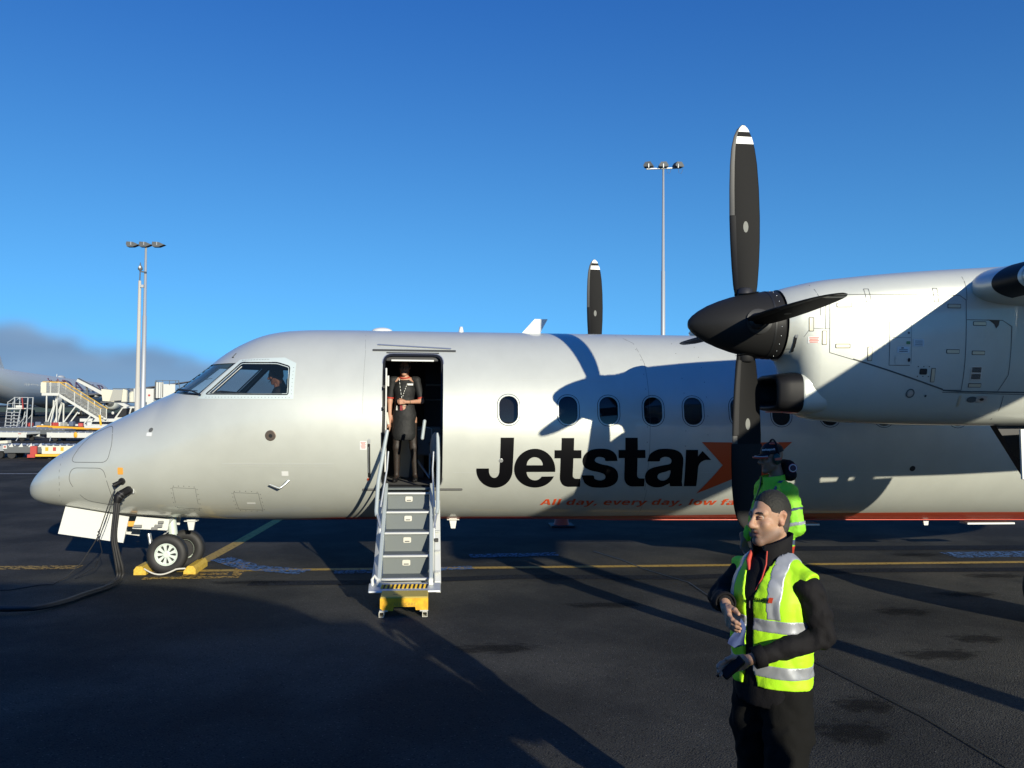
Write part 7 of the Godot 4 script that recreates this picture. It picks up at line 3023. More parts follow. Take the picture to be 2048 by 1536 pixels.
func light_masts() -> void:
	var specs := [[Vector3(16.87, 0, -48.1), 20.0, 0.17, "tall grey floodlight mast beyond the cabin roof with three lamps", 0], [Vector3(-25.4, 0, -65.6), 16.6, 0.21, "grey floodlight mast beyond the nose with three dark lamps, rear of two poles", 1]]
	for q in specs:
		var o := thing("floodlight_mast", q[3], "light mast", q[0], -0.1, "floodlight masts")
		var h: float = q[1]
		var w: float = q[2]
		var st := mb()
		lathe(st, [Vector2(0, w * 1.15), Vector2(h * 0.62, w * 0.85), Vector2(h * 0.621, w * 0.72), Vector2(h, w * 0.42), Vector2(h, 0)], Transform3D(Basis(Vector3.RIGHT, -PI / 2), Vector3.ZERO), 16)
		part("pole", st, M.bg_galv, o)
		part("cross_arm", box_at(Vector3(0, h, 0), Vector3(2.5, 0.09, 0.12), Basis(Vector3.BACK, 0.04)), M.bg_galv, o)
		for k in 3:
			var x := (k - 1) * (1.08 if q[4] == 0 else 1.15)
			var l := mb(false)
			if q[4] == 0:
				prism(l, [Vector2(-0.34, 0.0), Vector2(0.32, 0.0), Vector2(0.34, 0.10), Vector2(0.16, 0.36), Vector2(-0.22, 0.34), Vector2(-0.36, 0.12)], 0.5, Transform3D(Basis(Vector3.UP, 0.35 * (k - 1)), Vector3(x, h + 0.06, 0.1)))
			else:
				prism(l, [Vector2(-0.40, -0.20), Vector2(0.10, -0.20), Vector2(0.62, 0.0), Vector2(0.12, 0.22), Vector2(-0.45, 0.26), Vector2(-0.5, 0.05)], 0.5, Transform3D(Basis.IDENTITY, Vector3(x, h + 0.02, 0.1)))
			part("lamp", l, M.bg_grey, o)
			part("lamp_bracket", box_at(Vector3(x - 0.05, h + 0.1, 0.36), Vector3(0.07, 0.3, 0.05)), M.bg_galv, o)
		if q[4] == 0:
			for x in [0.25, 1.1]:
				var lp := mb()
				tube(lp, [Vector3(x, h, 0.1), Vector3(x + 0.02, h - 0.35, 0.1), Vector3(x + 0.18, h - 0.42, 0.1), Vector3(x + 0.28, h - 0.2, 0.1), Vector3(x + 0.3, h, 0.1)], 0.012, 6)
				part("cable_loop", lp, M.bg_grey, o)
		else:
			part("small_camera", box_at(Vector3(-0.12, h * 0.855, 0.2), Vector3(0.6, 0.11, 0.14), Basis(Vector3.BACK, -0.12)), M.bg_grey, o)
	var m := thing("beacon_pole", "slim pale pole with a small lamp on top, front of two poles beyond the nose", "pole", Vector3(-20.72, 0, -50.1))
	var st := mb()
	lathe(st, [Vector2(0, 0.20), Vector2(3.6, 0.175), Vector2(3.61, 0.155), Vector2(11.2, 0.10), Vector2(11.2, 0)], Transform3D(Basis(Vector3.RIGHT, -PI / 2), Vector3.ZERO), 14)
	part("pole", st, mat(0.50, 0.48, 0.42, 0.6), m)
	var top := mb()
	tube(top, [Vector3(0, 11.2, 0), Vector3(0.02, 11.9, 0)], 0.045, 8)
	lathe(top, [Vector2(0, 0.05), Vector2(0.12, 0.17), Vector2(0.28, 0.14), Vector2(0.44, 0.05), Vector2(0.62, 0.02), Vector2(0.62, 0)], Transform3D(Basis(Vector3.RIGHT, -PI / 2), Vector3(0.02, 11.9, 0)), 12)
	part("lamp_cage", top, M.bg_grey, m)
	var bulb := mb()
	skin_ball(bulb, Vector3(0.02, 12.15, 0.10), Vector3(0.09, 0.12, 0.09), 12)
	part("lamp_lens", bulb, M.white, m)
	part("speaker_box", box_at(Vector3(0.22, 10.8, 0.1), Vector3(0.22, 0.2, 0.2)), M.bg_galv, m)


func boarding_stairs() -> void:
	var o := thing("boarding_stairs", "white mobile boarding stairs with mesh sides beyond the aeroplane's nose", "stairs", Vector3(-36.5, 0, -71.5))
	for z in [0.0, -1.5]:
		var fr := mb(false)
		for x in [0.0, 0.75, 1.50]:
			beam(fr, Vector3(x, 3.3, z), Vector3(x, 4.47, z), 0.07, 0.07)
		beam(fr, Vector3(-0.05, 3.32, z), Vector3(1.55, 3.32, z), 0.08, 0.26)
		beam(fr, Vector3(1.5, 3.28, z), Vector3(5.45, 0.80, z), 0.08, 0.24)
		for t in [0.36, 0.68, 0.97]:
			var p := Vector3(1.5, 3.38, z).lerp(Vector3(5.42, 0.86, z), t)
			beam(fr, p, p + Vector3(0, 1.06, 0), 0.07, 0.07)
		part("side_frame", fr, M.bg_white, o)
		var top := mb(false)
		beam(top, Vector3(0.0, 4.49, z), Vector3(1.55, 4.49, z), 0.06, 0.06)
		beam(top, Vector3(1.5, 4.48, z), Vector3(5.4, 1.98, z), 0.06, 0.06)
		part("hand_rail", top, M.bg_yellow, o)
		var ms := mb(false)
		quad(ms, Vector3(0.04, 3.46, z), Vector3(1.48, 3.46, z), Vector3(1.48, 4.43, z), Vector3(0.04, 4.43, z))
		quad(ms, Vector3(1.54, 3.46, z), Vector3(5.36, 1.02, z), Vector3(5.36, 1.95, z), Vector3(1.54, 4.40, z))
		part("mesh_panel", ms, M.wire_mesh, o)
		var legs := mb(false)
		for q in [[0.38, 3.2, 0.38, 0.45], [1.32, 3.2, 1.32, 0.45], [1.36, 3.2, 0.45, 0.45], [1.20, 2.6, 0.75, 0.45], [3.02, 2.2, 1.82, 0.45], [4.40, 1.35, 3.75, 0.45]]:
			beam(legs, Vector3(q[0], q[1], z - 0.05), Vector3(q[2], q[3], z - 0.05), 0.11, 0.11)
		part("leg_frame", legs, M.bg_white, o)
	part("front_shield", box_at(Vector3(0.12, 3.95, 0.05), Vector3(0.5, 1.0, 0.04)), M.canvas, o)
	part("platform", box_at(Vector3(0.72, 3.32, -0.75), Vector3(1.6, 0.08, 1.5)), M.bg_grey, o)
	for k in 13:
		part("step", box_at(Vector3(1.65 + 0.30 * k, 3.20 - 0.19 * k, -0.75), Vector3(0.30, 0.04, 1.4)), M.bg_grey, o)
	part("chassis", box_at(Vector3(3.0, 0.42, -0.75), Vector3(6.0, 0.16, 1.7)), M.bg_white, o)
	part("tool_box", box_at(Vector3(1.9, 0.58, 0.05), Vector3(0.75, 0.22, 0.2)), M.bg_white, o)
	for x in [0.6, 5.0]:
		for z in [-0.1, -1.4]:
			var w := mb()
			lathe(w, [Vector2(-0.1, 0), Vector2(-0.1, 0.3), Vector2(0.1, 0.3), Vector2(0.1, 0)], Transform3D(Basis.IDENTITY, Vector3(x, 0.3, z)), 16, -1)
			part("wheel", w, M.rubber, o)
	part("yellow_stay", box_at(Vector3(5.35, 0.9, 0.12), Vector3(0.16, 1.0, 0.12), Basis(Vector3.BACK, 0.15)), M.bg_yellow, o)
	# a pale ramp seen far behind, leaning against the wide aeroplane's tail side
	var r := thing("loading_conveyor", "long white loading conveyor slanting down behind the mobile stairs", "conveyor", Vector3(-45.6, 0, -102.6))
	var st := mb(false)
	beam(st, Vector3(0, 5.6, 0), Vector3(6.6, 2.1, 0.5), 0.9, 0.42)
	part("belt_frame", st, M.bg_white, r)
	var lg := mb(false)
	beam(lg, Vector3(1.0, 5.0, 0), Vector3(1.6, 0.3, 0), 0.2, 0.2)
	part("leg_frame", lg, M.bg_grey, r)
	var lg2 := mb(false)
	beam(lg2, Vector3(5.6, 2.4, 0.4), Vector3(5.6, 0.3, 0.4), 0.2, 0.2)
	part("leg_frame", lg2, M.bg_grey, r)
	part("chassis", box_at(Vector3(3.4, 0.4, 0.2), Vector3(5.6, 0.4, 1.4)), M.bg_white, r)
	part("belt", box_at(Vector3(3.3, 4.09, 0.25), Vector3(7.3, 0.05, 0.7), Basis(Vector3.BACK, -0.488)), M.bg_grey, r)


func ladder_stand() -> void:
	var o := thing("platform_ladder", "grey metal platform ladder with guard rails and a red stay at the left edge", "ladder", Vector3(-35.1, 0, -61.6))
	for z in [0.0, -0.9]:
		var f := mb(false)
		beam(f, Vector3(0.0, 0.1, z), Vector3(0.16, 1.98, z), 0.07, 0.07)
		beam(f, Vector3(0.16, 1.98, z), Vector3(0.2, 2.55, z), 0.05, 0.05)
		beam(f, Vector3(1.02, 0.1, z + 0.3), Vector3(1.22, 1.98, z), 0.07, 0.07)
		beam(f, Vector3(0.58, 0.1, z - 0.3), Vector3(0.60, 2.95, z - 0.3), 0.08, 0.08)
		beam(f, Vector3(1.55, 0.1, z - 0.3), Vector3(1.66, 2.95, z - 0.3), 0.08, 0.08)
		beam(f, Vector3(0.55, 2.92, z - 0.3), Vector3(1.7, 2.92, z - 0.3), 0.05, 0.05)
		beam(f, Vector3(0.2, 2.5, z), Vector3(0.6, 2.92, z - 0.3), 0.04, 0.04)
		beam(f, Vector3(0.15, 2.4, z), Vector3(1.3, 2.4, z), 0.04, 0.04)
		beam(f, Vector3(0.6, 0.2, z - 0.3), Vector3(1.6, 1.5, z - 0.3), 0.07, 0.05)
		part("side_frame", f, M.bg_galv, o)
	for k in 7:
		part("step", box_at(Vector3(0.56 + 0.02 * k, 0.32 + 0.27 * k, 0.05 - 0.01 * k), Vector3(1.06, 0.05, 0.28)), M.bg_galv, o)
	part("platform", box_at(Vector3(0.9, 2.0, -0.5), Vector3(1.5, 0.07, 1.0)), M.bg_white, o)
	part("tool_tray", box_at(Vector3(1.0, 2.16, -0.3), Vector3(0.5, 0.2, 0.3)), M.bg_white, o)
	var rd := mb(false)
	beam(rd, Vector3(1.35, 2.9, 0.05), Vector3(1.45, 1.95, 0.05), 0.13, 0.05)
	part("red_stay", rd, M.bg_red, o)
	part("base_frame", box_at(Vector3(0.8, 0.12, -0.5), Vector3(1.7, 0.1, 1.3)), M.bg_galv, o)
	part("red_brake_box", box_at(Vector3(1.4, 0.3, -0.2), Vector3(0.35, 0.25, 0.2)), M.bg_red, o)
	for x in [0.1, 1.3]:
		part("red_foot", box_at(Vector3(x, 0.16, 0.2), Vector3(0.16, 0.2, 0.16)), M.bg_red, o)


# a low trailer for containers: deck, rails, wheels, drawbar
func dolly(label: String, at: Vector3, turn: float, size: Vector2, deck: Material, frame: Material, side_h: float, group := "airport dollies behind the aeroplane's nose") -> Node3D:
	var o := thing("cargo_dolly", label, "dolly", at, turn, group)
	part("deck", box_at(Vector3(0, 0.52, 0), Vector3(size.x, 0.06, size.y)), frame, o)
	for z in [size.y * 0.5, -size.y * 0.5]:
		part("side_rail", box_at(Vector3(0, 0.52 - side_h * 0.4, z), Vector3(size.x, side_h, 0.06)), deck, o)
	for x in [size.x * 0.5, -size.x * 0.5]:
		part("end_rail", box_at(Vector3(x, 0.50, 0), Vector3(0.06, 0.14, size.y)), deck, o)
	for k in 7:
		var r := mb()
		var x := lerpf(-size.x * 0.42, size.x * 0.42, k / 6.0)
		tube(r, [Vector3(x, 0.57, -size.y * 0.44), Vector3(x, 0.57, size.y * 0.44)], 0.035, 8)
		part("roller", r, M.bg_galv, o)
	for x in [-size.x * 0.36, size.x * 0.36]:
		for z in [size.y * 0.36, -size.y * 0.36]:
			var w := mb()
			lathe(w, [Vector2(-0.06, 0), Vector2(-0.06, 0.16), Vector2(0.06, 0.16), Vector2(0.06, 0)], Transform3D(Basis.IDENTITY, Vector3(x, 0.16, z)), 14, -1)
			part("wheel", w, M.rubber, o)
	var bar := mb()
	tube(bar, [Vector3(size.x * 0.5, 0.3, 0), Vector3(size.x * 0.5 + 0.8, 0.22, 0.1)], 0.03, 8)
	part("drawbar", bar, frame, o)
	return o


func dollies() -> void:
	var a := dolly("low white dolly at the far left edge below the platform ladder", Vector3(-26.6, 0, -44.8), -0.1, Vector2(2.6, 1.5), M.bg_white, M.bg_grey, 0.32)
	part("red_mark", box_at(Vector3(0.9, 0.47, 0.79), Vector3(0.18, 0.04, 0.02)), M.bg_red, a)
	var post := mb()
	tube(post, [Vector3(0.85, 0.3, 0.8), Vector3(0.8, 0.02, 1.0)], 0.03, 6)
	part("stand_leg", post, M.bg_galv, a)
	var b := dolly("low white dolly with an amber tag, partly hidden by the aeroplane's nose", Vector3(-22.6, 0, -44.6), -0.05, Vector2(3.0, 1.5), M.bg_white, M.bg_grey, 0.32)
	var tg := mb()
	skin_ball(tg, Vector3(0.30, 0.42, 0.84), Vector3(0.12, 0.19, 0.05), 12)
	part("amber_tag", tg, M.bg_orange, b)
	var post2 := mb()
	tube(post2, [Vector3(-1.25, 0.3, 0.8), Vector3(-1.2, 0.02, 1.0)], 0.03, 6)
	part("stand_leg", post2, M.bg_galv, b)
	dolly("dark grey dolly between the two white dollies", Vector3(-27.0, 0, -51.8), -0.1, Vector2(2.2, 1.5), M.bg_grey, M.bg_grey, 0.34)
	dolly("dark grey dolly beyond the dark one, under the orange tow bar", Vector3(-31.0, 0, -56.0), -0.1, Vector2(3.4, 1.6), M.bg_grey, M.bg_grey, 0.30)
	var c := dolly("grey roller dolly nearest the left edge in the front row", Vector3(-18.9, 0, -26.4), -0.08, Vector2(1.9, 1.3), M.bg_galv, M.bg_grey, 0.22)
	for k in 2:
		part("pale_load", box_at(Vector3(-0.55 + 0.85 * k, 0.66, -0.3), Vector3(0.62, 0.12, 0.3), Basis(Vector3.BACK, 0.06)), M.canvas, c)
	var d := dolly("dark grey roller dolly with white triangles and a red post in the front row", Vector3(-17.15, 0, -26.3), 0.09, Vector2(1.75, 1.3), M.bg_grey, M.bg_grey, 0.30)
	for k in 4:
		var t := mb(false)
		prism(t, [Vector2(-0.09, 0.0), Vector2(0.09, 0.0), Vector2(0.04, 0.16)], 0.02, Transform3D(Basis.IDENTITY, Vector3(-0.6 + 0.38 * k, 0.50, 0.69)))
		part("white_gusset", t, M.bg_white, d)
	part("red_post", box_at(Vector3(0.32, 0.36, 0.76), Vector3(0.26, 0.36, 0.12)), M.bg_red, d)
	part("red_foot", box_at(Vector3(0.24, 0.12, 0.78), Vector3(0.3, 0.14, 0.14)), M.bg_red, d)
	part("white_plate", box_at(Vector3(-0.82, 0.50, 0.72), Vector3(0.16, 0.16, 0.03)), M.bg_white, d)
	part("red_label", box_at(Vector3(-0.82, 0.51, 0.74), Vector3(0.08, 0.06, 0.02)), M.bg_red, d)
	var e := dolly("rusty cream dolly with a yellow bar in the front row at the nose", Vector3(-15.5, 0, -26.2), 0.09, Vector2(1.9, 1.3), M.canvas, M.bg_grey, 0.34)
	part("yellow_bar", box_at(Vector3(-0.6, 0.16, 0.8), Vector3(1.1, 0.10, 0.08)), M.bg_yellow, e)
	for k in 3:
		part("rust_patch", box_at(Vector3(-0.75 + 0.3 * k, 0.42, 0.687), Vector3(0.12, 0.16, 0.012)), M.bg_orange if k != 1 else M.bg_red, e)
	var t := thing("tow_bar", "long orange aircraft tow bar lying on the apron below the mobile stairs", "tow bar", Vector3(-30.6, 0, -57.2), -0.05)
	var st := mb()
	tube(st, [Vector3(0, 0.58, 0), Vector3(0.5, 0.58, 0), Vector3(3.0, 0.50, 0.05), Vector3(6.0, 0.46, 0.1)], [0.13, 0.14, 0.11, 0.10], 10)
	part("bar", st, M.bg_orange, t)
	var hd := mb()
	tube(hd, [Vector3(-0.25, 0.58, 0), Vector3(0.0, 0.58, 0)], 0.07, 8)
	part("head", hd, M.bg_white, t)
	part("white_sleeve", box_at(Vector3(4.9, 0.62, 0.1), Vector3(2.4, 0.20, 0.24)), M.bg_white, t)
	for x in [1.4, 4.2]:
		var w := mb()
		lathe(w, [Vector2(-0.08, 0), Vector2(-0.08, 0.22), Vector2(0.08, 0.22), Vector2(0.08, 0)], Transform3D(Basis.IDENTITY, Vector3(x, 0.22, 0.25)), 14, -1)
		part("wheel", w, M.rubber, t)
	# bags and gear in the carts beyond
	var cart := thing("baggage_cart", "low baggage cart with red and blue bags beyond the orange tow bar", "cart", Vector3(-34.5, 0, -66.0))
	part("deck", box_at(Vector3(2.0, 0.36, 0), Vector3(6.4, 0.08, 1.4)), M.bg_grey, cart)
	var cols := [M.bg_red, M.blue_grey, M.bg_grey, M.bg_red, M.canvas_grey, M.blue_grey, M.bg_red, M.bg_white]
	for k in 8:
		part("bag", box_at(Vector3(-0.6 + 0.72 * k, 0.56 + 0.05 * (k % 3), 0.1 * (k % 2)), Vector3(0.5, 0.34 + 0.08 * (k % 2), 0.4), Basis(Vector3.UP, 0.3 * k), 0.05), cols[k], cart)
	for x in [-0.6, 4.6]:
		var w := mb()
		lathe(w, [Vector2(-0.08, 0), Vector2(-0.08, 0.2), Vector2(0.08, 0.2), Vector2(0.08, 0)], Transform3D(Basis.IDENTITY, Vector3(x, 0.2, 0.6)), 14, -1)
		part("wheel", w, M.rubber, cart)


func service_truck() -> void:
	var o := thing("catering_truck", "white high-lift truck with raised body and folded canvas behind the nose", "truck", Vector3(-32.3, 0, -76.0))
	# cab
	var cab := mb(false)
	prism(cab, [Vector2(0.75, 0.5), Vector2(0.78, 1.05), Vector2(1.50, 2.10), Vector2(1.75, 2.22), Vector2(3.6, 2.22), Vector2(3.6, 0.5)], 2.0, Transform3D(Basis.IDENTITY, Vector3(0, 0, -1.0)))
	part("cab", cab, M.bg_white, o)
	var ws := mb(false)
	prism(ws, [Vector2(0.80, 1.10), Vector2(1.44, 2.02), Vector2(1.41, 2.04), Vector2(0.77, 1.12)], 1.8, Transform3D(Basis.IDENTITY, Vector3(0, 0, -1.0)))
	part("windscreen", ws, M.tinted, o)
	var sw := mb(false)
	prism(sw, [Vector2(1.02, 1.12), Vector2(1.58, 2.02), Vector2(2.3, 2.05), Vector2(2.05, 1.12)], 0.03, Transform3D(Basis.IDENTITY, Vector3(0, 0, 0.005)))
	part("side_window", sw, M.seal, o)
	var sw2 := mb(false)
	prism(sw2, [Vector2(2.2, 1.12), Vector2(2.45, 2.05), Vector2(3.3, 2.05), Vector2(3.3, 1.12)], 0.03, Transform3D(Basis.IDENTITY, Vector3(0, 0, 0.005)))
	part("side_window", sw2, M.seal, o)
	var mir := mb()
	skin_ball(mir, Vector3(0.7, 1.55, 0.25), Vector3(0.14, 0.16, 0.1), 12)
	part("mirror", mir, M.bg_white, o)
	part("chassis", box_at(Vector3(4.2, 0.6, -1.0), Vector3(7.0, 0.3, 1.4)), M.bg_grey, o)
	for x in [1.9, 6.3]:
		for z in [-0.15, -1.85]:
			var w := mb()
			lathe(w, [Vector2(-0.14, 0), Vector2(-0.14, 0.45), Vector2(0.14, 0.45), Vector2(0.14, 0)], Transform3D(Basis.IDENTITY, Vector3(x, 0.45, z)), 18, -1)
			part("wheel", w, M.rubber, o)
	var sc := mb(false)
	for z in [-0.2, -1.8]:
		beam(sc, Vector3(3.2, 0.8, z), Vector3(6.6, 2.6, z), 0.12, 0.16)
		beam(sc, Vector3(6.6, 0.8, z), Vector3(3.2, 2.6, z), 0.12, 0.16)
	part("scissor_lift", sc, M.bg_grey, o)
	part("lift_floor", box_at(Vector3(3.0, 2.62, -1.0), Vector3(7.2, 0.12, 2.1)), M.bg_grey, o)
	# raised body: hood of canvas, grey flap, boxes
	var cv := mb(false)
	prism(cv, [Vector2(-0.55, 3.95), Vector2(0.55, 3.85), Vector2(1.1, 3.88), Vector2(0.8, 3.0), Vector2(0.7, 2.68), Vector2(-0.4, 2.75)], 2.0, Transform3D(Basis.IDENTITY, Vector3(0, 0, -1.0)))
	part("canvas_hood", cv, M.canvas, o)
	var fl := mb(false)
	prism(fl, [Vector2(0.62, 3.92), Vector2(1.55, 3.90), Vector2(1.45, 2.82), Vector2(0.28, 2.74)], 0.06, Transform3D(Basis.IDENTITY, Vector3(0, 0, 0.04)))
	part("grey_flap", fl, M.canvas_grey, o)
	var cv2 := mb(false)
	prism(cv2, [Vector2(1.55, 3.96), Vector2(2.55, 3.7), Vector2(2.55, 2.68), Vector2(1.42, 2.70)], 1.9, Transform3D(Basis.IDENTITY, Vector3(0, 0, -0.95)))
	part("canvas_hood", cv2, M.canvas, o)
	part("body_box", box_at(Vector3(3.55, 3.34, -1.0), Vector3(1.95, 1.36, 2.0)), M.bg_white, o)
	part("roof_edge", box_at(Vector3(2.4, 4.0, -0.3), Vector3(3.9, 0.07, 0.1)), M.bg_grey, o)
	var em := mb()
	lathe(em, [Vector2(0, 0.11), Vector2(0.02, 0.11), Vector2(0.02, 0)], Transform3D(Basis.IDENTITY, Vector3(4.1, 3.35, 0.0)), 14, -1)
	part("round_emblem", em, M.bg_red, o)
	# tall front platform with its rails
	part("platform_back", box_at(Vector3(4.66, 3.9, -1.0), Vector3(0.08, 1.7, 2.0)), M.bg_grey, o)
	for k in 3:
		part("platform_panel", box_at(Vector3(4.86 + 0.25 * k, 3.88, 0.0), Vector3(0.20, 1.6, 0.06)), M.bg_white, o)
	part("platform_panel", box_at(Vector3(6.0, 3.82, 0.0), Vector3(1.25, 1.35, 0.06)), M.bg_white, o)
	var rl := mb(false)
	for x in [4.75, 5.4, 6.05, 6.65, 6.95]:
		beam(rl, Vector3(x, 4.4, 0.02), Vector3(x, 4.86, 0.02), 0.05, 0.05)
	beam(rl, Vector3(4.7, 4.86, 0.02), Vector3(7.0, 4.86, 0.02), 0.05, 0.05)
	beam(rl, Vector3(6.95, 4.86, 0.02), Vector3(7.1, 3.8, 0.02), 0.09, 0.05)
	part("platform_rail", rl, M.bg_grey, o)
	for k in 5:
		part("under_gear", box_at(Vector3(3.4 + 0.75 * k, 2.35 + 0.12 * (k % 2), -0.1), Vector3(0.5, 0.4, 0.4)), [M.bg_grey, M.bg_white, M.bg_red, M.bg_grey, M.bg_white][k], o)


func wide_aeroplane() -> void:
	# axis from the near tail towards the far nose; it heads away from the picture
	var tail := Vector3(-74.0, 5.45, -140.0)
	var nose := Vector3(-92.2, 5.45, -236.0)
	var z := (nose - tail).normalized()
	var x := z.cross(Vector3.UP).normalized()
	var o := thing("widebody_airliner", "large grey airliner with maroon titles on the far apron, pointing away", "airplane")
	o.transform = Transform3D(Basis(x, Vector3.UP, -z), tail)
	# in its own axes: x to its right wing, nose towards -z
	var grey := mat(0.56, 0.60, 0.57, 0.6)
	var belly := mat(0.66, 0.67, 0.63, 0.45)
	var len := tail.distance_to(nose)
	var prof := [[-14.0, 1.2, 1.9], [-6.0, 2.2, 1.0], [2.0, 3.0, 0.2], [10.0, 3.1, 0.0], [len - 9.0, 3.1, 0.0], [len - 5.0, 2.85, -0.1], [len - 2.4, 2.2, -0.35], [len - 0.7, 1.2, -0.65], [len, 0.05, -0.8]]
	for half in 2:
		var rings := []
		for q in prof:
			var ring := []
			for k in 25:
				# upper and lower coats meet a little below the windows
				var a := lerpf(deg_to_rad(-18), deg_to_rad(198), k / 24.0) if half == 0 else lerpf(deg_to_rad(198), deg_to_rad(342), k / 24.0)
				ring.append(Vector3(q[1] * cos(a), q[2] + q[1] * sin(a), -q[0]))
			rings.append(ring)
		var st := mb()
		skin(st, rings, false, false)
		part("upper_fuselage" if half == 0 else "lower_fuselage", st, grey if half == 0 else belly, o)
	# rows of windows and doors on its right side
	for k in 84:
		var zz := -6.0 - 1.06 * k
		if absf(zz + 22.0) < 1.4 or absf(zz + 62.0) < 1.4:
			continue
		var w := mb(false)
		box(w, Vector3(3.1 * cos(0.17), 3.1 * sin(0.17), zz), Vector3(0.03, 0.42, 0.28), Transform3D(), 0.0)
		part("window", w, M.bg_white if k % 3 else M.bg_galv, o)
	for zz in [-22.0, -62.0, -88.0]:
		var d := mb(false)
		for e in [[0.95, 0.0, 0.07, 1.1], [-0.95, 0.0, 0.07, 1.1]]:
			beam(d, Vector3(3.12 * cos(-0.12), 3.1 * sin(-0.12), zz + e[0] * 0.55), Vector3(3.12 * cos(0.50), 3.1 * sin(0.50), zz + e[0] * 0.55), 0.06, 0.06)
		beam(d, Vector3(3.12 * cos(0.50), 3.1 * sin(0.50), zz - 0.52), Vector3(3.12 * cos(0.50), 3.1 * sin(0.50), zz + 0.52), 0.06, 0.06)
		beam(d, Vector3(3.12 * cos(-0.12), 3.1 * sin(-0.12), zz - 0.52), Vector3(3.12 * cos(-0.12), 3.1 * sin(-0.12), zz + 0.52), 0.06, 0.06)
		part("door", d, M.bg_white, o)
	# titles
	var maroon := mat(0.14, 0.02, 0.045, 0.5)
	var t := part("titles", lettering("QATAR", 2.0, 0.05, "Droid Serif", 400), maroon, o)
	t.transform = Transform3D(Basis(Vector3.UP, PI / 2) * Basis(Vector3.RIGHT, -0.42), Vector3(3.1 * cos(0.42) + 0.06, 3.1 * sin(0.42), -60.0)) * Transform3D(Basis.from_scale(Vector3(5.2, 1.0, 1)), Vector3.ZERO)
	var ar := Transform3D(Basis(Vector3.UP, PI / 2) * Basis(Vector3.RIGHT, -0.62), Vector3(3.1 * cos(0.62) + 0.05, 3.1 * sin(0.62), -33.0)) * Transform3D(Basis.from_scale(Vector3(3.0, 1.0, 1)), Vector3.ZERO)
	var st := mb()
	var strokes := [[[-2.6, 0.3], [-2.5, -0.15], [-2.0, -0.2], [-1.9, 0.2]], [[-1.9, -0.15], [-0.6, -0.15], [-0.4, 0.15], [-0.1, 0.2], [0.0, -0.1], [-0.4, -0.15]], [[-0.1, -0.15], [0.9, -0.15], [1.0, 0.1]], [[0.4, -0.1], [0.42, 0.75]], [[1.0, -0.15], [1.9, -0.15], [2.0, 0.25], [1.7, 0.25], [1.7, -0.1]], [[2.3, -0.15], [2.3, 0.75]], [[2.6, -0.15], [2.6, 0.75]], [[-2.5, 0.55], [-2.3, 0.55]], [[1.7, 0.55], [1.95, 0.55]], [[-1.0, -0.45], [-0.8, -0.45]]]
	for s in strokes:
		var pts := []
		for p in s:
			pts.append(ar * Vector3(p[0], p[1], 0.0))
		tube(st, pts, 0.09, 6)
	part("titles", st, maroon, o)
	# wing, its fairing, flap fairings, engine
	var wing_m := mat(0.16, 0.165, 0.17, 0.5, 0.2)
	for side in [1.0, -1.0]:
		var rings := []
		for q in [[2.6, -45.0, 11.5, -1.4, 1.3], [11.0, -48.5, 7.4, -0.4, 0.8], [28.0, -57.0, 3.2, 3.0, 0.32], [31.5, -59.8, 1.3, 3.8, 0.12]]:
			var ring := []
			for k in 16:
				var a := TAU * k / 16
				ring.append(Vector3(q[0] * side, q[3] + 0.5 * q[4] * sin(a), q[1] + q[2] * 0.5 - 0.5 * q[2] * cos(a)))
			if side < 0:
				ring.reverse()
			rings.append(ring)
		var w := mb()
		skin(w, rings, true, true)
		part("wing", w, wing_m, o)
		for q in [[8.5, -41.8, -1.0], [14.0, -44.0, -0.2], [20.0, -48.6, 1.15]]:
			var f := mb()
			skin_ball(f, Vector3(q[0] * side, q[2], q[1]), Vector3(0.45, 0.50, 2.2), 14)
			part("flap_fairing", f, belly, o)
		var e := mb()
		lathe(e, [Vector2(-2.8, 0.9), Vector2(-2.5, 1.25), Vector2(-1.0, 1.62), Vector2(1.5, 1.78), Vector2(2.9, 1.68), Vector2(3.1, 1.58), Vector2(2.9, 1.45), Vector2(0.5, 1.4)], Transform3D(Basis(Vector3.UP, PI), Vector3(9.8 * side, -2.6, -53.0)), 28)
		part("engine_cowl", e, grey, o)
		var c := mb()
		lathe(c, [Vector2(-3.6, 0.0), Vector2(-3.2, 0.45), Vector2(-2.2, 0.85), Vector2(-2.2, 1.2)], Transform3D(Basis(Vector3.UP, PI), Vector3(9.8 * side, -2.6, -53.0)), 20)
		part("engine_core", c, M.bg_grey, o)
		var p := mb(false)
		prism(p, [Vector2(-50.0, -0.6), Vector2(-56.0, -1.2), Vector2(-54.5, -1.9), Vector2(-49.8, -1.9)], 0.5, Transform3D(Basis(Vector3(0, 0, 1), Vector3(0, 1, 0), Vector3(-1, 0, 0)), Vector3(9.8 * side, 0, 0)))
		part("engine_pylon", p, wing_m, o)
		var g := mb()
		tube(g, [Vector3(5.2 * side, -1.0, -42.5), Vector3(5.2 * side, -4.8, -42.5)], 0.22, 8)
		tube(g, [Vector3(5.2 * side, -4.85, -40.4), Vector3(5.2 * side, -4.85, -44.6)], 0.18, 8)
		part("gear_leg", g, M.bg_galv, o)
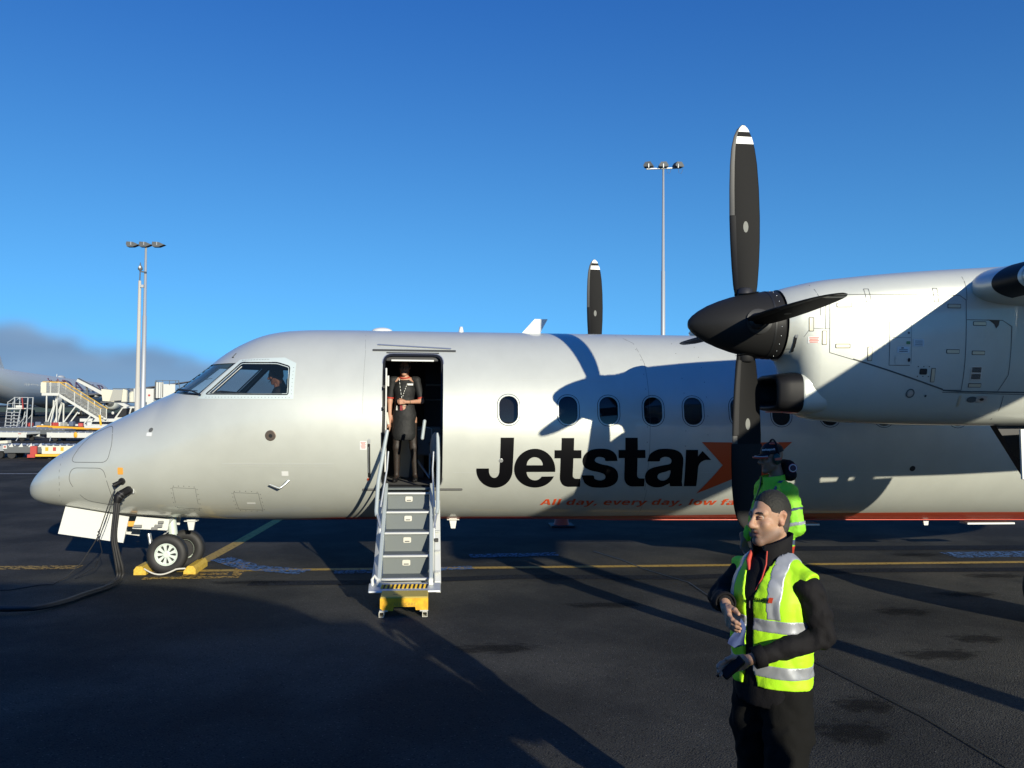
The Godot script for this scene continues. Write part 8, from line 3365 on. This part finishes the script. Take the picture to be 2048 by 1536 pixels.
		for zz in [-40.6, -42.5, -44.4]:
			for dx in [-0.55, 0.55]:
				var wl := mb()
				lathe(wl, [Vector2(-0.25, 0.3), Vector2(-0.25, 0.66), Vector2(0.25, 0.66), Vector2(0.25, 0.3)], Transform3D(Basis(Vector3.UP, PI / 2), Vector3(5.2 * side + dx, -4.88, zz)), 16)
				part("wheel", wl, M.rubber, o)
				var hb := mb()
				lathe(hb, [Vector2(-0.2, 0), Vector2(-0.2, 0.3), Vector2(0.2, 0.3), Vector2(0.2, 0)], Transform3D(Basis(Vector3.UP, PI / 2), Vector3(5.2 * side + dx, -4.88, zz)), 12, -1)
				part("wheel_hub", hb, M.bg_white, o)
		part("gear_door", box_at(Vector3(4.3 * side, -2.6, -42.5), Vector3(0.08, 2.2, 2.6)), belly, o)
	var fair := mb()
	skin_ball(fair, Vector3(0, -1.8, -40.0), Vector3(3.6, 2.1, 11.0), 24)
	part("wing_root_fairing", fair, belly, o)
	var dm := mb()
	skin_dome(dm, Vector3(0, 3.05, -48.0), Vector3(0.7, 0.55, 2.4))
	part("satellite_dome", dm, M.bg_white, o)
	var bl := mb(false)
	prism(bl, [Vector2(0, 0), Vector2(0.5, 0), Vector2(0.45, 0.7), Vector2(0.3, 0.7)], 0.1, Transform3D(Basis(Vector3.UP, PI / 2), Vector3(0, 3.05, -43.5)))
	part("blade_aerial", bl, M.bg_white, o)
	var ng := mb()
	tube(ng, [Vector3(0, -2.8, -len + 7.0), Vector3(0, -5.0, -len + 7.0)], 0.15, 8)
	part("gear_leg", ng, M.bg_galv, o)
	for dx in [-0.4, 0.4]:
		var wl := mb()
		lathe(wl, [Vector2(-0.2, 0), Vector2(-0.2, 0.5), Vector2(0.2, 0.5), Vector2(0.2, 0)], Transform3D(Basis(Vector3.UP, PI / 2), Vector3(dx, -5.03, -len + 7.0)), 16, -1)
		part("wheel", wl, M.rubber, o)
	# tail fin and tailplane, out of the picture to the left
	var fin := mb(false)
	prism(fin, [Vector2(12.0, 1.5), Vector2(4.0, 2.8), Vector2(-8.5, 13.0), Vector2(-13.0, 13.0), Vector2(-10.0, 2.0)], 0.6, Transform3D(Basis(Vector3(0, 0, -1), Vector3(0, 1, 0), Vector3(1, 0, 0)), Vector3.ZERO))
	part("tail_fin", fin, belly, o)
